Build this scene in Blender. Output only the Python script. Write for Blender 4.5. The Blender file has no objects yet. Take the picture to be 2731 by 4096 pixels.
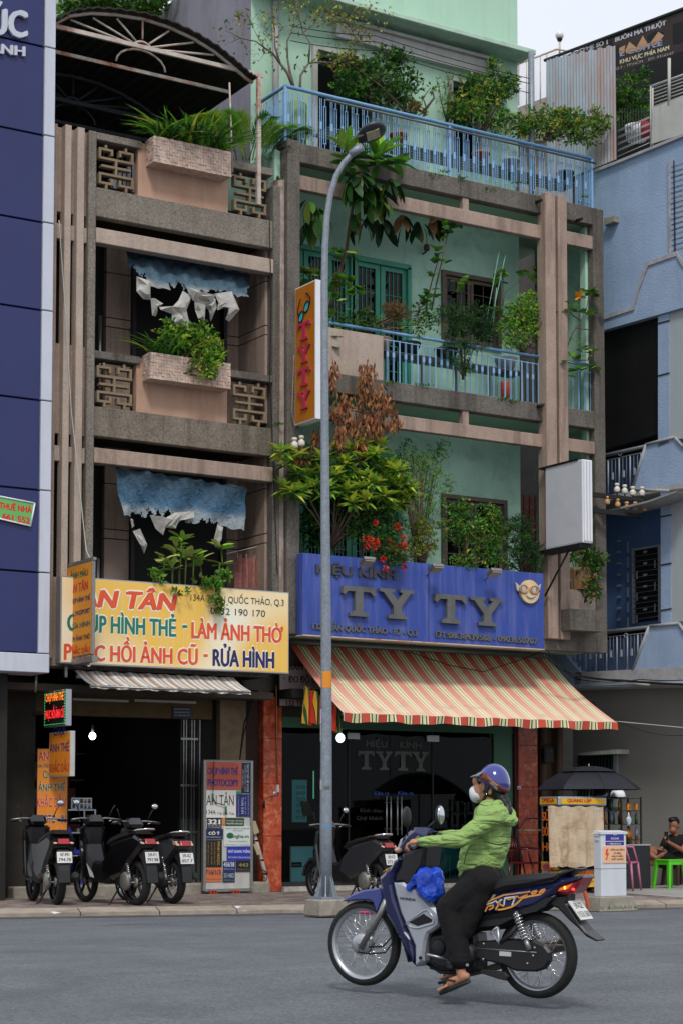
import bpy, bmesh, math, random, unicodedata
from math import sin, cos, pi, radians, sqrt, atan2, tan
from mathutils import Vector as V, Matrix
R = random.Random(7)
SC = bpy.context.scene
COL = SC.collection
# ------------------------------------------------------------------ camera, sky, sun, exposure
YAW, PIT, FPX, PX, PY = radians(31.86), radians(3.878), 7514.35, 1365.5, 2771.0
EYE = V((-15.0, -25.2, 1.2))
cd = bpy.data.cameras.new('camera'); cam = bpy.data.objects.new('camera', cd); COL.objects.link(cam)
cd.sensor_fit = 'HORIZONTAL'; cd.sensor_width = 36; cd.lens = 36*FPX/2731.0
cd.shift_y = (PY-2048)/2731.0; cd.clip_start = .1; cd.clip_end = 2000
cam.location = EYE; cam.rotation_euler = (pi/2+PIT, 0, -YAW)
SC.camera = cam
FWD = V((sin(YAW)*cos(PIT), cos(YAW)*cos(PIT), sin(PIT))); RGT = V((cos(YAW), -sin(YAW), 0)); UP = RGT.cross(FWD)
W = bpy.data.worlds.new('World'); SC.world = W; W.use_nodes = True
nt = W.node_tree; nt.nodes.clear()
sky = nt.nodes.new('ShaderNodeTexSky'); sky.sky_type = 'NISHITA'; sky.sun_disc = False
sky.sun_elevation = radians(58); sky.sun_rotation = radians(205); sky.dust_density = 4; sky.air_density = 1.2
mx = nt.nodes.new('ShaderNodeMixRGB'); mx.inputs[0].default_value = .88
tc = nt.nodes.new('ShaderNodeTexCoord'); nz = nt.nodes.new('ShaderNodeTexNoise'); nz.inputs['Scale'].default_value = 2.2; nz.inputs['Detail'].default_value = 5
cr = nt.nodes.new('ShaderNodeValToRGB'); cr.color_ramp.elements[0].color = (7.6,8.1,9.0,1); cr.color_ramp.elements[1].color = (9.2,9.4,10.0,1)
nt.links.new(tc.outputs['Generated'], nz.inputs['Vector']); nt.links.new(nz.outputs['Fac'], cr.inputs[0])
bg = nt.nodes.new('ShaderNodeBackground'); bg.inputs['Strength'].default_value = .081
wo = nt.nodes.new('ShaderNodeOutputWorld')
nt.links.new(sky.outputs[0], mx.inputs[1]); nt.links.new(cr.outputs[0], mx.inputs[2]); nt.links.new(mx.outputs[0], bg.inputs[0]); nt.links.new(bg.outputs[0], wo.inputs[0])
sl = bpy.data.lights.new('sun', 'SUN'); sl.energy = 1.5; sl.angle = radians(12); sl.color = (1, .97, .92)
so = bpy.data.objects.new('sun', sl); COL.objects.link(so); so.rotation_euler = (radians(38), 0, radians(-28))
SC.view_settings.view_transform = 'Standard'; SC.view_settings.look = 'None'; SC.view_settings.exposure = 0.5; SC.view_settings.gamma = 1
SC.view_settings.use_curve_mapping = False

# ------------------------------------------------------------------ from photo points to places
def ray(x, y): return FWD + RGT*((x-PX)/FPX) - UP*((y-PY)/FPX)
class Pl:
    def __init__(s, o, u):
        s.o = V(o); s.u = V(u).normalized(); s.n = V((s.u.y, -s.u.x, 0))
        if s.n.dot(EYE-s.o) < 0: s.n = -s.n
    def at(s, x, y, out=0.0):
        d = ray(x, y); o = s.o + s.n*out; t = (o-EYE).dot(s.n)/d.dot(s.n); return EYE + d*t
    def uz(s, x, y, out=0.0):
        p = s.at(x, y, out); return ((p-s.o).dot(s.u), p.z)
    def w(s, a, z, out=0.0):
        p = s.o + s.u*a + s.n*out; return V((p.x, p.y, z))
def FP(y): return Pl((0, y, 0), (1, 0, 0))
def SP(x): return Pl((x, 0, 0), (0, 1, 0))
def G(x, y, z=.1):
    d = ray(x, y); return EYE + d*((z-EYE.z)/d.z)
def AT(x, y, Y): return FP(Y).at(x, y)

# ------------------------------------------------------------------ materials
MATS = {}
def rgb(c):
    if isinstance(c, str):
        c = [int(c[i:i+2], 16)/255 for i in (0, 2, 4)]
        c = [(v/12.92 if v <= .04045 else ((v+.055)/1.055)**2.4) for v in c]
    return (c[0], c[1], c[2], 1)
def M(name, col, rough=.7, metal=0., var=.18, scale=3., bump=0., bscale=60., speck=0., streak=0., scol=(.03,.026,.022), emit=0., spec=.4, tl=0., coat=0., trans=0., alpha=1., sz=(7,7,.5), vec=None, blotch=0., bcol=None, bsc=1.6, fold=0.):
    if name in MATS: return MATS[name]
    m = bpy.data.materials.new(name); MATS[name] = m; m.use_nodes = True
    n = m.node_tree.nodes; L = m.node_tree.links; b = n['Principled BSDF']
    c = rgb(col); b.inputs['Roughness'].default_value = rough; b.inputs['Metallic'].default_value = metal
    b.inputs['Specular IOR Level'].default_value = spec; b.inputs['Coat Weight'].default_value = coat; b.inputs['Coat Roughness'].default_value = .05
    b.inputs['Transmission Weight'].default_value = trans; b.inputs['Alpha'].default_value = alpha
    b.inputs['Base Color'].default_value = c
    t = n.new('ShaderNodeTexCoord'); src = t.outputs['Object']
    out = None
    if var or speck or streak or blotch:
        z = n.new('ShaderNodeTexNoise'); z.inputs['Scale'].default_value = scale; z.inputs['Detail'].default_value = 6; z.inputs['Roughness'].default_value = .65; L.new(src, z.inputs['Vector'])
        k = n.new('ShaderNodeValToRGB'); k.color_ramp.elements[0].position = .3; k.color_ramp.elements[1].position = .7
        k.color_ramp.elements[0].color = tuple(v*(1-var) for v in c[:3])+(1,); k.color_ramp.elements[1].color = tuple(min(1, v*(1+var)) for v in c[:3])+(1,)
        L.new(z.outputs['Fac'], k.inputs[0]); out = k.outputs[0]
    if speck:
        z = n.new('ShaderNodeTexVoronoi'); z.inputs['Scale'].default_value = 55; L.new(src, z.inputs['Vector'])
        s = n.new('ShaderNodeMixRGB'); s.blend_type = 'MULTIPLY'; s.inputs[0].default_value = speck
        bw = n.new('ShaderNodeValToRGB'); bw.color_ramp.elements[0].color = (.35,.35,.35,1); bw.color_ramp.elements[1].color = (1.5,1.5,1.45,1); bw.color_ramp.elements[0].position = .1; bw.color_ramp.elements[1].position = .9
        L.new(z.outputs['Color'], bw.inputs[0]); L.new(out, s.inputs[1]); L.new(bw.outputs[0], s.inputs[2]); out = s.outputs[0]
    if blotch:
        z = n.new('ShaderNodeTexNoise'); z.inputs['Scale'].default_value = bsc; z.inputs['Detail'].default_value = 9; z.inputs['Roughness'].default_value = .75; z.inputs['Distortion'].default_value = .6; L.new(src, z.inputs['Vector'])
        k = n.new('ShaderNodeValToRGB'); k.color_ramp.elements[0].position = .5; k.color_ramp.elements[1].position = .66; k.color_ramp.elements[0].color = (0,0,0,1)
        k.color_ramp.elements[1].color = (blotch,)*3+(1,)
        s = n.new('ShaderNodeMixRGB'); s.inputs[2].default_value = rgb(bcol or scol); L.new(z.outputs['Fac'], k.inputs[0]); L.new(k.outputs[0], s.inputs[0]); L.new(out, s.inputs[1]); out = s.outputs[0]
    if streak:
        mp = n.new('ShaderNodeMapping'); mp.inputs['Scale'].default_value = sz; L.new(src, mp.inputs[0])
        z = n.new('ShaderNodeTexNoise'); z.inputs['Scale'].default_value = 1; z.inputs['Detail'].default_value = 7; z.inputs['Roughness'].default_value = .7; L.new(mp.outputs[0], z.inputs['Vector'])
        k = n.new('ShaderNodeValToRGB'); k.color_ramp.elements[0].position = .47; k.color_ramp.elements[1].position = .72; k.color_ramp.elements[0].color = (0,0,0,1); k.color_ramp.elements[1].color = (streak,)*3+(1,)
        s = n.new('ShaderNodeMixRGB'); s.inputs[2].default_value = rgb(scol); L.new(z.outputs['Fac'], k.inputs[0]); L.new(k.outputs[0], s.inputs[0]); L.new(out, s.inputs[1]); out = s.outputs[0]
    if out: L.new(out, b.inputs['Base Color'])
    if bump:
        z = n.new('ShaderNodeTexNoise'); z.inputs['Scale'].default_value = bscale; z.inputs['Detail'].default_value = 6; L.new(src, z.inputs['Vector'])
        if fold: mp = n.new('ShaderNodeMapping'); mp.inputs['Scale'].default_value = (1,1,3.2); mp.inputs['Rotation'].default_value = (0,.45,0); L.new(src, mp.inputs[0]); L.new(mp.outputs[0], z.inputs['Vector']); z.inputs['Detail'].default_value = 2; z.inputs['Distortion'].default_value = .8
        u = n.new('ShaderNodeBump'); u.inputs['Strength'].default_value = bump; u.inputs['Distance'].default_value = max(.02, fold); L.new(z.outputs['Fac'], u.inputs['Height']); L.new(u.outputs[0], b.inputs['Normal'])
    if tl:
        q = n.new('ShaderNodeBsdfTranslucent'); s = n.new('ShaderNodeMixShader'); s.inputs[0].default_value = tl; o_ = n['Material Output']; L.new(b.outputs[0], s.inputs[1]); L.new(q.outputs[0], s.inputs[2]); L.new(s.outputs[0], o_.inputs[0]); q.inputs[0].default_value = c
        if out: L.new(out, q.inputs[0])
    if emit:
        b.inputs['Emission Color'].default_value = c; b.inputs['Emission Strength'].default_value = emit
    return m
def GLASS(name, tint, refl=.25, clear=.8, rough=.02):
    m = bpy.data.materials.new(name); m.use_nodes = True; n = m.node_tree.nodes; L = m.node_tree.links; n.clear()
    o = n.new('ShaderNodeOutputMaterial'); t = n.new('ShaderNodeBsdfTransparent'); t.inputs[0].default_value = rgb(tint)
    g = n.new('ShaderNodeBsdfGlossy'); g.inputs['Roughness'].default_value = rough; g.inputs[0].default_value = (1,1,1,1)
    f = n.new('ShaderNodeFresnel'); f.inputs[0].default_value = 1.35; mu = n.new('ShaderNodeMath'); mu.operation = 'MULTIPLY'; mu.inputs[1].default_value = refl
    mi = n.new('ShaderNodeMixShader'); L.new(f.outputs[0], mu.inputs[0]); L.new(mu.outputs[0], mi.inputs[0]); L.new(t.outputs[0], mi.inputs[1]); L.new(g.outputs[0], mi.inputs[2]); L.new(mi.outputs[0], o.inputs[0])
    MATS[name] = m; return m

# ------------------------------------------------------------------ mesh building
class MB:
    def __init__(s): s.v = []; s.f = []; s.mi = []; s.cur = 0; s.sm = []; s.smooth = False
    def add(s, vs, fs):
        b = len(s.v); s.v += [tuple(p) for p in vs]
        for f in fs: s.f.append([b+i for i in f]); s.mi.append(s.cur); s.sm.append(s.smooth)
        return s
    def box(s, x0, x1, y0, y1, z0, z1):
        return s.add([(x,y,z) for z in (z0,z1) for y in (y0,y1) for x in (x0,x1)], [(0,2,3,1),(4,5,7,6),(0,1,5,4),(2,6,7,3),(0,4,6,2),(1,3,7,5)])
    def obox(s, c, ax, ay, az, hx, hy, hz):
        c = V(c); P = [c+ax*(i*hx)+ay*(j*hy)+az*(k*hz) for k in (-1,1) for j in (-1,1) for i in (-1,1)]
        return s.add(P, [(0,2,3,1),(4,5,7,6),(0,1,5,4),(2,6,7,3),(0,4,6,2),(1,3,7,5)])
    def prism(s, A, B):
        n = len(A); s.add(list(A)+list(B), [list(range(n))[::-1], list(range(n, 2*n))]+[(i, (i+1)%n, n+(i+1)%n, n+i) for i in range(n)]); return s
    def pl(s, P, pts, t0, t1):
        q = [P.uz(x, y, t0) for x, y in pts]
        return s.prism([P.w(a, z, t0) for a, z in q], [P.w(a, z, t1) for a, z in q])
    def rect(s, P, x0, y0, x1, y1, t0, t1):
        a0, z1 = P.uz(x0, y0, t0); a1, z0 = P.uz(x1, y1, t0)
        return s.uzbox(P, a0, a1, z0, z1, t0, t1)
    def uzbox(s, P, a0, a1, z0, z1, t0, t1):
        return s.prism([P.w(a, z, t0) for a, z in ((a0,z0),(a1,z0),(a1,z1),(a0,z1))], [P.w(a, z, t1) for a, z in ((a0,z0),(a1,z0),(a1,z1),(a0,z1))])
    def tube(s, pts, r, n=8, cap=True, close=False):
        pts = [V(p) for p in pts]; m = len(pts); rr = r if isinstance(r, (list, tuple)) else [r]*m; rings = []
        ref = None
        for i in range(m):
            if close: d = pts[(i+1)%m]-pts[i-1]
            else: d = pts[min(i+1, m-1)]-pts[max(i-1, 0)]
            if d.length < 1e-9: d = V((0,0,1))
            d.normalize()
            if ref is None: ref = d.orthogonal().normalized()
            ref = (ref-d*ref.dot(d)); ref = ref.normalized() if ref.length > 1e-6 else d.orthogonal().normalized()
            b = d.cross(ref); rings.append([pts[i]+(ref*cos(2*pi*k/n)+b*sin(2*pi*k/n))*rr[i] for k in range(n)])
        vs = [p for q in rings for p in q]; fs = []
        for i in range(m if close else m-1):
            j = (i+1) % m
            for k in range(n): fs.append((i*n+k, i*n+(k+1)%n, j*n+(k+1)%n, j*n+k))
        o = s.smooth; s.smooth = True; s.add(vs, fs); s.smooth = False
        if cap and not close:
            b = len(s.v)-len(vs); s.f.append([b+k for k in range(n)][::-1]); s.f.append([b+(m-1)*n+k for k in range(n)]); s.mi += [s.cur]*2; s.sm += [False]*2
        s.smooth = o; return s
    def lathe(s, c, ax, prof, n=16):
        c = V(c); ax = V(ax).normalized(); e = ax.orthogonal().normalized(); g = ax.cross(e); vs = []; fs = []
        for r_, h in prof:
            for k in range(n): vs.append(c+ax*h+(e*cos(2*pi*k/n)+g*sin(2*pi*k/n))*max(r_, 1e-4))
        for i in range(len(prof)-1):
            for k in range(n): fs.append((i*n+k, i*n+(k+1)%n, (i+1)*n+(k+1)%n, (i+1)*n+k))
        o = s.smooth; s.smooth = True; s.add(vs, fs); s.smooth = o; return s
    def ell(s, c, rx, ry, rz, mat=None, nu=14, nv=9):
        vs = []; fs = []; c = V(c); mat = mat or Matrix.Identity(3)
        for j in range(nv+1):
            t = pi*j/nv
            for i in range(nu):
                p = 2*pi*i/nu; vs.append(c+mat@V((rx*sin(t)*cos(p), ry*sin(t)*sin(p), rz*cos(t))))
        for j in range(nv):
            for i in range(nu): fs.append((j*nu+i, (j+1)*nu+i, (j+1)*nu+(i+1)%nu, j*nu+(i+1)%nu))
        o = s.smooth; s.smooth = True; s.add(vs, fs); s.smooth = o; return s
    def grid(s, fn, nu, nv, thick=None):
        vs = [fn(i/nu, j/nv) for j in range(nv+1) for i in range(nu+1)]
        fs = [(j*(nu+1)+i, j*(nu+1)+i+1, (j+1)*(nu+1)+i+1, (j+1)*(nu+1)+i) for j in range(nv) for i in range(nu)]
        return s.add(vs, fs)
    def ob(s, name, mat, parent=None, kind=None, label=None, cat=None, group=None, bevel=0, solid=0, sub=0):
        me = bpy.data.meshes.new(name); me.from_pydata(s.v, [], s.f)
        for m in (mat if isinstance(mat, (list, tuple)) else [mat]): me.materials.append(m)
        me.polygons.foreach_set('material_index', s.mi); me.polygons.foreach_set('use_smooth', s.sm)
        bm = bmesh.new(); bm.from_mesh(me)
        if bevel and len(bm.verts) < 4000:
            es = [e for e in bm.edges if len(e.link_faces) == 2 and e.calc_face_angle(0) > .5]
            try: bmesh.ops.bevel(bm, geom=es, offset=bevel, segments=1, affect='EDGES', clamp_overlap=True)
            except Exception: pass
        bmesh.ops.recalc_face_normals(bm, faces=bm.faces); bm.to_mesh(me); bm.free(); me.update()
        o = bpy.data.objects.new(name, me)
        return put(o, parent, kind, label, cat, group, solid, sub)
def put(o, parent=None, kind=None, label=None, cat=None, group=None, solid=0, sub=0):
    COL.objects.link(o)
    if parent is not None:
        o.parent = parent; o.matrix_parent_inverse = WM(parent).inverted()
    for k, v in (('kind', kind), ('label', label), ('category', cat), ('group', group)):
        if v: o[k] = v
    if solid:
        q = o.modifiers.new('s', 'SOLIDIFY'); q.thickness = solid; q.offset = 0
    if sub:
        q = o.modifiers.new('u', 'SUBSURF'); q.levels = sub; q.render_levels = sub
    return o
def WM(o):
    m = Matrix.LocRotScale(o.location, o.rotation_euler, o.scale)
    if o.parent is not None: m = WM(o.parent) @ o.matrix_parent_inverse @ m
    return m
def thing(name, label, cat, loc=(0,0,0), group=None, rz=0):
    o = bpy.data.objects.new(name, None); COL.objects.link(o); o.location = loc; o.rotation_euler = (0, 0, rz)
    o.empty_display_size = .2; o['label'] = label; o['category'] = cat
    if group: o['group'] = group
    return o
def grp(name, parent, loc=None):
    o = bpy.data.objects.new(name, None); COL.objects.link(o)
    if loc: o.location = loc
    o.parent = parent; o.matrix_parent_inverse = WM(parent).inverted(); return o
def inst(src, name, parent, mw, label=None):        # another object sharing src's mesh
    o = bpy.data.objects.new(name, src.data if hasattr(src, 'data') else src); COL.objects.link(o)
    if parent is not None: o.parent = parent; o.matrix_parent_inverse = WM(parent).inverted()
    l, r_, s_ = mw.decompose(); o.location = l; o.rotation_mode = 'QUATERNION'; o.rotation_quaternion = r_; o.scale = s_
    if label: o['label'] = label
    return o
def remesh(mb, name, mat, parent, vox=.008, smooth=4, disp=None, flat=False, **k):
    me = bpy.data.meshes.new('tmp'); me.from_pydata(mb.v, [], mb.f); o = bpy.data.objects.new('tmp', me); COL.objects.link(o)
    q = o.modifiers.new('r', 'REMESH'); q.mode = 'VOXEL'; q.voxel_size = vox; q.use_smooth_shade = True
    if smooth: q = o.modifiers.new('m', 'SMOOTH'); q.iterations = smooth; q.factor = .5
    if disp:
        for sc_, st in disp:
            t = bpy.data.textures.new('d', 'CLOUDS'); t.noise_scale = sc_; t.noise_depth = 2
            q = o.modifiers.new('d', 'DISPLACE'); q.texture = t; q.strength = st; q.texture_coords = 'LOCAL'
    dg = bpy.context.evaluated_depsgraph_get(); dg.update()
    nm = bpy.data.meshes.new_from_object(o.evaluated_get(dg)); bpy.data.objects.remove(o); nm.name = name
    nm.materials.clear();
    for m in (mat if isinstance(mat, (list, tuple)) else [mat]): nm.materials.append(m)
    for p in nm.polygons: p.use_smooth = not flat; p.material_index = 0
    return put(bpy.data.objects.new(name, nm), parent, **k)
def capsule(mb, a, b, ra, rb, n=10, fx=1., side=None):
    a, b = V(a), V(b); d = (b-a); L = d.length; d.normalize(); pr = []
    for i in range(5): t = pi/2*(1-i/4); pr.append((ra*cos(t), -ra*sin(t)))
    for i in range(5): t = pi/2*i/4; pr.append((rb*cos(t), L+rb*sin(t)))
    e = V(side) if side is not None else d.orthogonal(); e = (e-d*e.dot(d)).normalized(); g = d.cross(e); vs = []; fs = []
    for r_, h in pr:
        for k in range(n): vs.append(a+d*h+(e*cos(2*pi*k/n)*fx+g*sin(2*pi*k/n))*max(r_, 1e-4))
    for i in range(len(pr)-1):
        for k in range(n): fs.append((i*n+k, i*n+(k+1)%n, (i+1)*n+(k+1)%n, (i+1)*n+k))
    mb.add(vs, fs+[list(range(n))[::-1], [len(vs)-n+k for k in range(n)]])
# ------------------------------------------------------------------ lettering
_TC = {}
def glyphs(s, bold=.0):
    key = (s, bold)
    if key in _TC: return _TC[key]
    c = bpy.data.curves.new('t', 'FONT'); c.body = unicodedata.normalize('NFC', s).translate(str.maketrans('ƠỜỞỚơờ', 'OÒỎÓoò')); c.size = 1; c.offset = bold; c.resolution_u = 3
    o = bpy.data.objects.new('t', c); COL.objects.link(o); dg = bpy.context.evaluated_depsgraph_get(); dg.update()
    me = bpy.data.meshes.new_from_object(o.evaluated_get(dg)); bpy.data.objects.remove(o); bpy.data.curves.remove(c)
    vs = [tuple(v.co) for v in me.vertices]; fs = [tuple(p.vertices) for p in me.polygons]; bpy.data.meshes.remove(me)
    _TC[key] = (vs, fs); return _TC[key]
CAPH = .727
def text(name, s, P, x0, y0, x1, y1, cap, out, mat, parent=None, bold=.02, depth=0, mb=None, slant=0, **k):
    # baseline from (x0,y0) to (x1,y1), capital height cap, in photo points on plane P
    a0, z0 = P.uz(x0, y0, out); a1, z1 = P.uz(x1, y1, out); _, zc = P.uz(x0, y0-cap, out)
    return text_uz(name, s, P, a0, a1, z0, z1, zc-z0, out, mat, parent, bold, depth, mb, slant, **k)
def text_uz(name, s, P, a0, a1, z0, z1, h, out, mat, parent=None, bold=.02, depth=0, mb=None, slant=0, rot=0, **k):
    vs0, fs0 = glyphs(s, 0.0)
    if not vs0: return None
    b = bold; sh = [(0,0,0)]
    if b > .06: sh += [(b*cos(pi*i/4), b*sin(pi*i/4), -.0002*(i+1)) for i in range(8)]
    elif b > .012: sh += [(b*1.0,0,-.0002),(-b*1.0,0,-.0004),(b*.5,b*.5,-.0006),(-b*.5,-b*.5,-.0008)]
    for dx, dy, do in sh[1:]: pass
    vs = vs0; fs = fs0; X0 = min(v[0] for v in vs0)-b; X1 = max(v[0] for v in vs0)+b; own = mb is None; mb = mb or MB()
    def tr(x, y, o):
        u = (x-X0)/(X1-X0); a = u*(a1-a0); z = y*h/CAPH; a += slant*z
        if rot: a, z = a*cos(rot)-z*sin(rot), a*sin(rot)+z*cos(rot)
        return P.w(a0+a, z0+(z1-z0)*u+z, o)
    for dx, dy, do in sh:
      mb.add([tr(v[0]+dx, v[1]+dy, out+do) for v in vs], fs)
      if depth:
        mb.add([tr(v[0]+dx, v[1]+dy, out-depth) for v in vs], [f[::-1] for f in fs])
        ec = {}
        for f in fs:
            for i in range(len(f)):
                e = (f[i], f[(i+1)%len(f)]); ec[tuple(sorted(e))] = ec.get(tuple(sorted(e)), []) + [e]
        sd = [e[0] for e in ec.values() if len(e) == 1]
        b = len(mb.v)-2*len(vs); mb.add([], [])
        for i, j in sd: mb.f.append([b+i, b+j, b+len(vs)+j, b+len(vs)+i]); mb.mi.append(mb.cur); mb.sm.append(False)
    if own: return mb.ob(name, mat, parent, **k)
# ------------------------------------------------------------------ palette
m_asph = M('asphalt', '64686e', .85, var=.16, scale=.9, bump=.7, bscale=140, speck=.5, blotch=.4, bcol='484b50', bsc=.7, streak=.4, scol='484b50', sz=(.3,2.2,1))
m_walk = M('pavement_brick', '80756f', .9, var=.25, scale=2.5, bump=.4, bscale=90, blotch=.3, bcol='4a4240')
m_kerb = M('kerb_stone', '968b7e', .9, var=.2, scale=4, bump=.4, blotch=.4, bcol='5c544c')
m_terr = M('washed_granite_render', '7c746b', .85, var=.22, scale=1.6, speck=.6, bump=.3, bscale=120, streak=.35, scol='3d352c', sz=(3.5,3.5,.35))
m_terrd = M('stained_granite_render', '666059', .85, var=.25, scale=1.6, speck=.55, bump=.3, bscale=120, streak=.85, scol='2c2620', sz=(3,3,.22))
m_pink = M('pink_render', 'a8988b', .85, var=.12, scale=2.2, bump=.15, streak=.3, scol='6b5142', sz=(5,5,.5), speck=.2)
m_pinkd = M('weathered_pink_render', '9c877a', .85, var=.16, scale=2.5, bump=.15, streak=.7, scol='4a3a30', sz=(4,4,.3), speck=.2)
m_panel = M('terracotta_wash_render', 'ae8c76', .85, var=.16, scale=1.2, bump=.1, streak=.35, scol='7c4f37', sz=(4,4,.5))
m_scr = M('ochre_screen_block', '80705a', .85, var=.15, scale=5, streak=.3, scol='5a4635')
m_tile = M('pink_stone_tile', 'b9a294', .75, var=.35, scale=11, bump=.4, bscale=40, blotch=.35, bcol='a87056')
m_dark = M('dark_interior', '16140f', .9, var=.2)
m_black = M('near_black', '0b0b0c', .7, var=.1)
m_green = M('mint_wall', 'a6ccb9', .8, var=.12, scale=1.3, bump=.12, bscale=12, streak=.18, scol='5a6f62', sz=(2,2,.4), blotch=.3, bcol='5d7f6e', bsc=2.5)
m_greenp = M('pale_mint_wall', 'a6c8b2', .8, var=.05, scale=1, bump=.1, bscale=12, streak=.15, scol='7b9183')
m_greent = M('pale_mint_trim', 'aac4b2', .8, var=.15, scale=5, blotch=.3, bcol='6d6a5c')
m_door = M('green_door_paint', '3f8d76', .5, var=.1, scale=3)
m_wood = M('old_brown_frame', '5b5049', .7, var=.25, scale=8)
m_gls = GLASS('window_glass', '3c4450', .8)
m_curt = M('curtain', '39404f', .9, var=.3, scale=9)
m_rail = M('blue_rail_paint', '628fb4', .45, var=.15, scale=9, streak=.2, scol='4a5a68')
m_raill = M('light_blue_rail', '7ea6cc', .5, var=.12, scale=9)
m_raild = M('dull_pipe', '5d6166', .55, metal=.3, var=.2)
m_navy = M('navy_cladding', '262d5e', .35, var=.12, scale=.8, streak=.3, scol='3a3048', sz=(4,4,.25))
m_strip = M('aluminium_strip', 'bcc0cc', .4, var=.05, scale=2, streak=.2, scol='7b766f', sz=(9,9,.5))
m_grey = M('grey_cladding', '8f949b', .4, var=.08, scale=1, blotch=.2, bcol='6c7075')
m_white = M('white_paint', 'd6d8dc', .5, var=.04)
m_dull = M('dull_white', 'b0b0ab', .6, var=.08, scale=4, streak=.3, scol='7a7266')
m_joint = M('joint_dark', '24221f', .8)
m_blue = M('blue_render', '8ea2bd', .85, var=.1, scale=1.5, bump=.5, bscale=45, streak=.25, scol='5a6c8c', sz=(3,3,.3))
m_blued = M('blue_render_trim', '9a9a9c', .85, var=.2, scale=8, blotch=.4, bcol='5d5d62')
m_rust = M('rusty_steel', 'b8aca2', .7, var=.2, scale=6, blotch=.95, bcol='9c4f22')
m_rustd = M('dark_roof_sheet', '29251f', .8, var=.35, scale=5)
m_corr = M('rusting_sheet', 'a3adb8', .6, var=.08, scale=3, streak=.95, scol='a8663c', sz=(3.2,3.2,.35))
m_leaf = [M('leaf_%s' % k, c, .45, var=.35, scale=14, spec=.35, tl=.35) for k, c in (('mid','44752a'),('dark','2a5223'),('bright','68a02e'),('yellow','a3a83a'),('brown','7c5a38'),('olive','5b6a2c'),('lime','8fb83e'),('deep','16331a'))]
m_bark = M('bark', '5a4a3c', .9, var=.3, scale=12)
m_red_m = M('red_marble', 'a03c20', .3, var=.5, scale=9, blotch=.85, bcol='cc8258', bsc=8)
m_pole = M('galvanised_steel', '7f8790', .5, metal=.25, var=.16, scale=14, bump=.05, speck=.25)
m_alu = M('brushed_aluminium', 'a9adb2', .35, metal=.7, var=.08)
m_chrome = M('chrome', 'd8d8d8', .12, metal=1, var=0)
m_steel = M('dull_steel', '8b8a86', .4, metal=.7, var=.15, scale=20)
m_rubber = M('tyre_rubber', '161616', .75, var=.2, scale=20, bump=.2)
m_blk = M('black_plastic', '0e0e10', .4, var=.15, spec=.5)
m_frame = M('dark_frame', '1f2022', .6, var=.2)
m_conc = M('raw_concrete', '8a8478', .9, var=.25, scale=6, bump=.5, blotch=.4, bcol='4c4840')
def ink(c, r=.5): return M('ink_'+c, c, r, var=.06, scale=6)
# ------------------------------------------------------------------ road, kerb, pavement
K0 = V((-6.31,-3.27,0)); KD = V((8.91,-2.45,0)).normalized(); KN = V((KD.y,-KD.x,0))
if KN.y > 0: KN = -KN
def road_z(t): return .0055*t if t < 9.3 else max(-.2, .051-.035*(t-9.3)) if t < 12 else -.0435-.004*(t-12)
mb = MB(); ts = [0,1,3,5,7,8,9,9.3,9.8,10.5,11.2,12,14,18,25,60,300]; ss = [-400,-60,-20,-10,-5,0,3,6,9,12,20,60,400]
vs = [K0+KD*s_+KN*t+V((0,0,road_z(t))) for t in ts for s_ in ss]; n = len(ss)
mb.add(vs, [(j*n+i, j*n+i+1, (j+1)*n+i+1, (j+1)*n+i) for j in range(len(ts)-1) for i in range(n-1)])
mb.ob('road', m_asph, kind='structure')
mb = MB(); A = K0-KD*400; B = K0+KD*400
mb.add([A+V((0,0,-.1)), B+V((0,0,-.1)), B-KN*900+V((0,0,-.1)), A-KN*900+V((0,0,-.1))], [(0,1,2,3)]); mb.ob('ground', m_conc, kind='structure')
mb = MB()
for i in range(40):
    a = K0+KD*(-18+i*1.0); b = K0+KD*(-18+i*1.0+.985)
    h = .045+.006*R.random()
    mb.prism([a+V((0,0,-.1)), b+V((0,0,-.1)), b+V((0,0,h)), a+V((0,0,h))], [a-KN*.3+V((0,0,-.1)), b-KN*.3+V((0,0,-.1)), b-KN*.3+V((0,0,.098)), a-KN*.3+V((0,0,.098))])
kb = mb.ob('kerb', m_kerb, kind='structure')
mb = MB(); gz = lambda t: road_z(t)+.004
mb.add([K0-KD*30+KN*.002+V((0,0,gz(0))), K0+KD*30+KN*.002+V((0,0,gz(0))), K0+KD*30+KN*.42+V((0,0,gz(.42))), K0-KD*30+KN*.42+V((0,0,gz(.42)))], [(0,1,2,3)]); mb.ob('gutter', M('gutter_dirt','4c4d4f',.95,var=.35,scale=3,bump=.4,blotch=.5,bcol='2f2e2c',bsc=2.5), kind='structure')
walk = MB(); P0 = K0-KN*.3
walk.prism([P0-KD*30+V((0,0,-.08)), P0+KD*30+V((0,0,-.08)), P0+KD*30-KN*30+V((0,0,-.08)), P0-KD*30-KN*30+V((0,0,-.08))], [P0-KD*30+V((0,0,.088)), P0+KD*30+V((0,0,.088)), P0+KD*30-KN*30+V((0,0,.088)), P0-KD*30-KN*30+V((0,0,.088))])
wk = walk.ob('pavement', M('pavement_joint', '4d4541', .95, var=.2), kind='structure')
mb = MB(); mb2 = MB(); s_ = -1.0; row = 0
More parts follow.
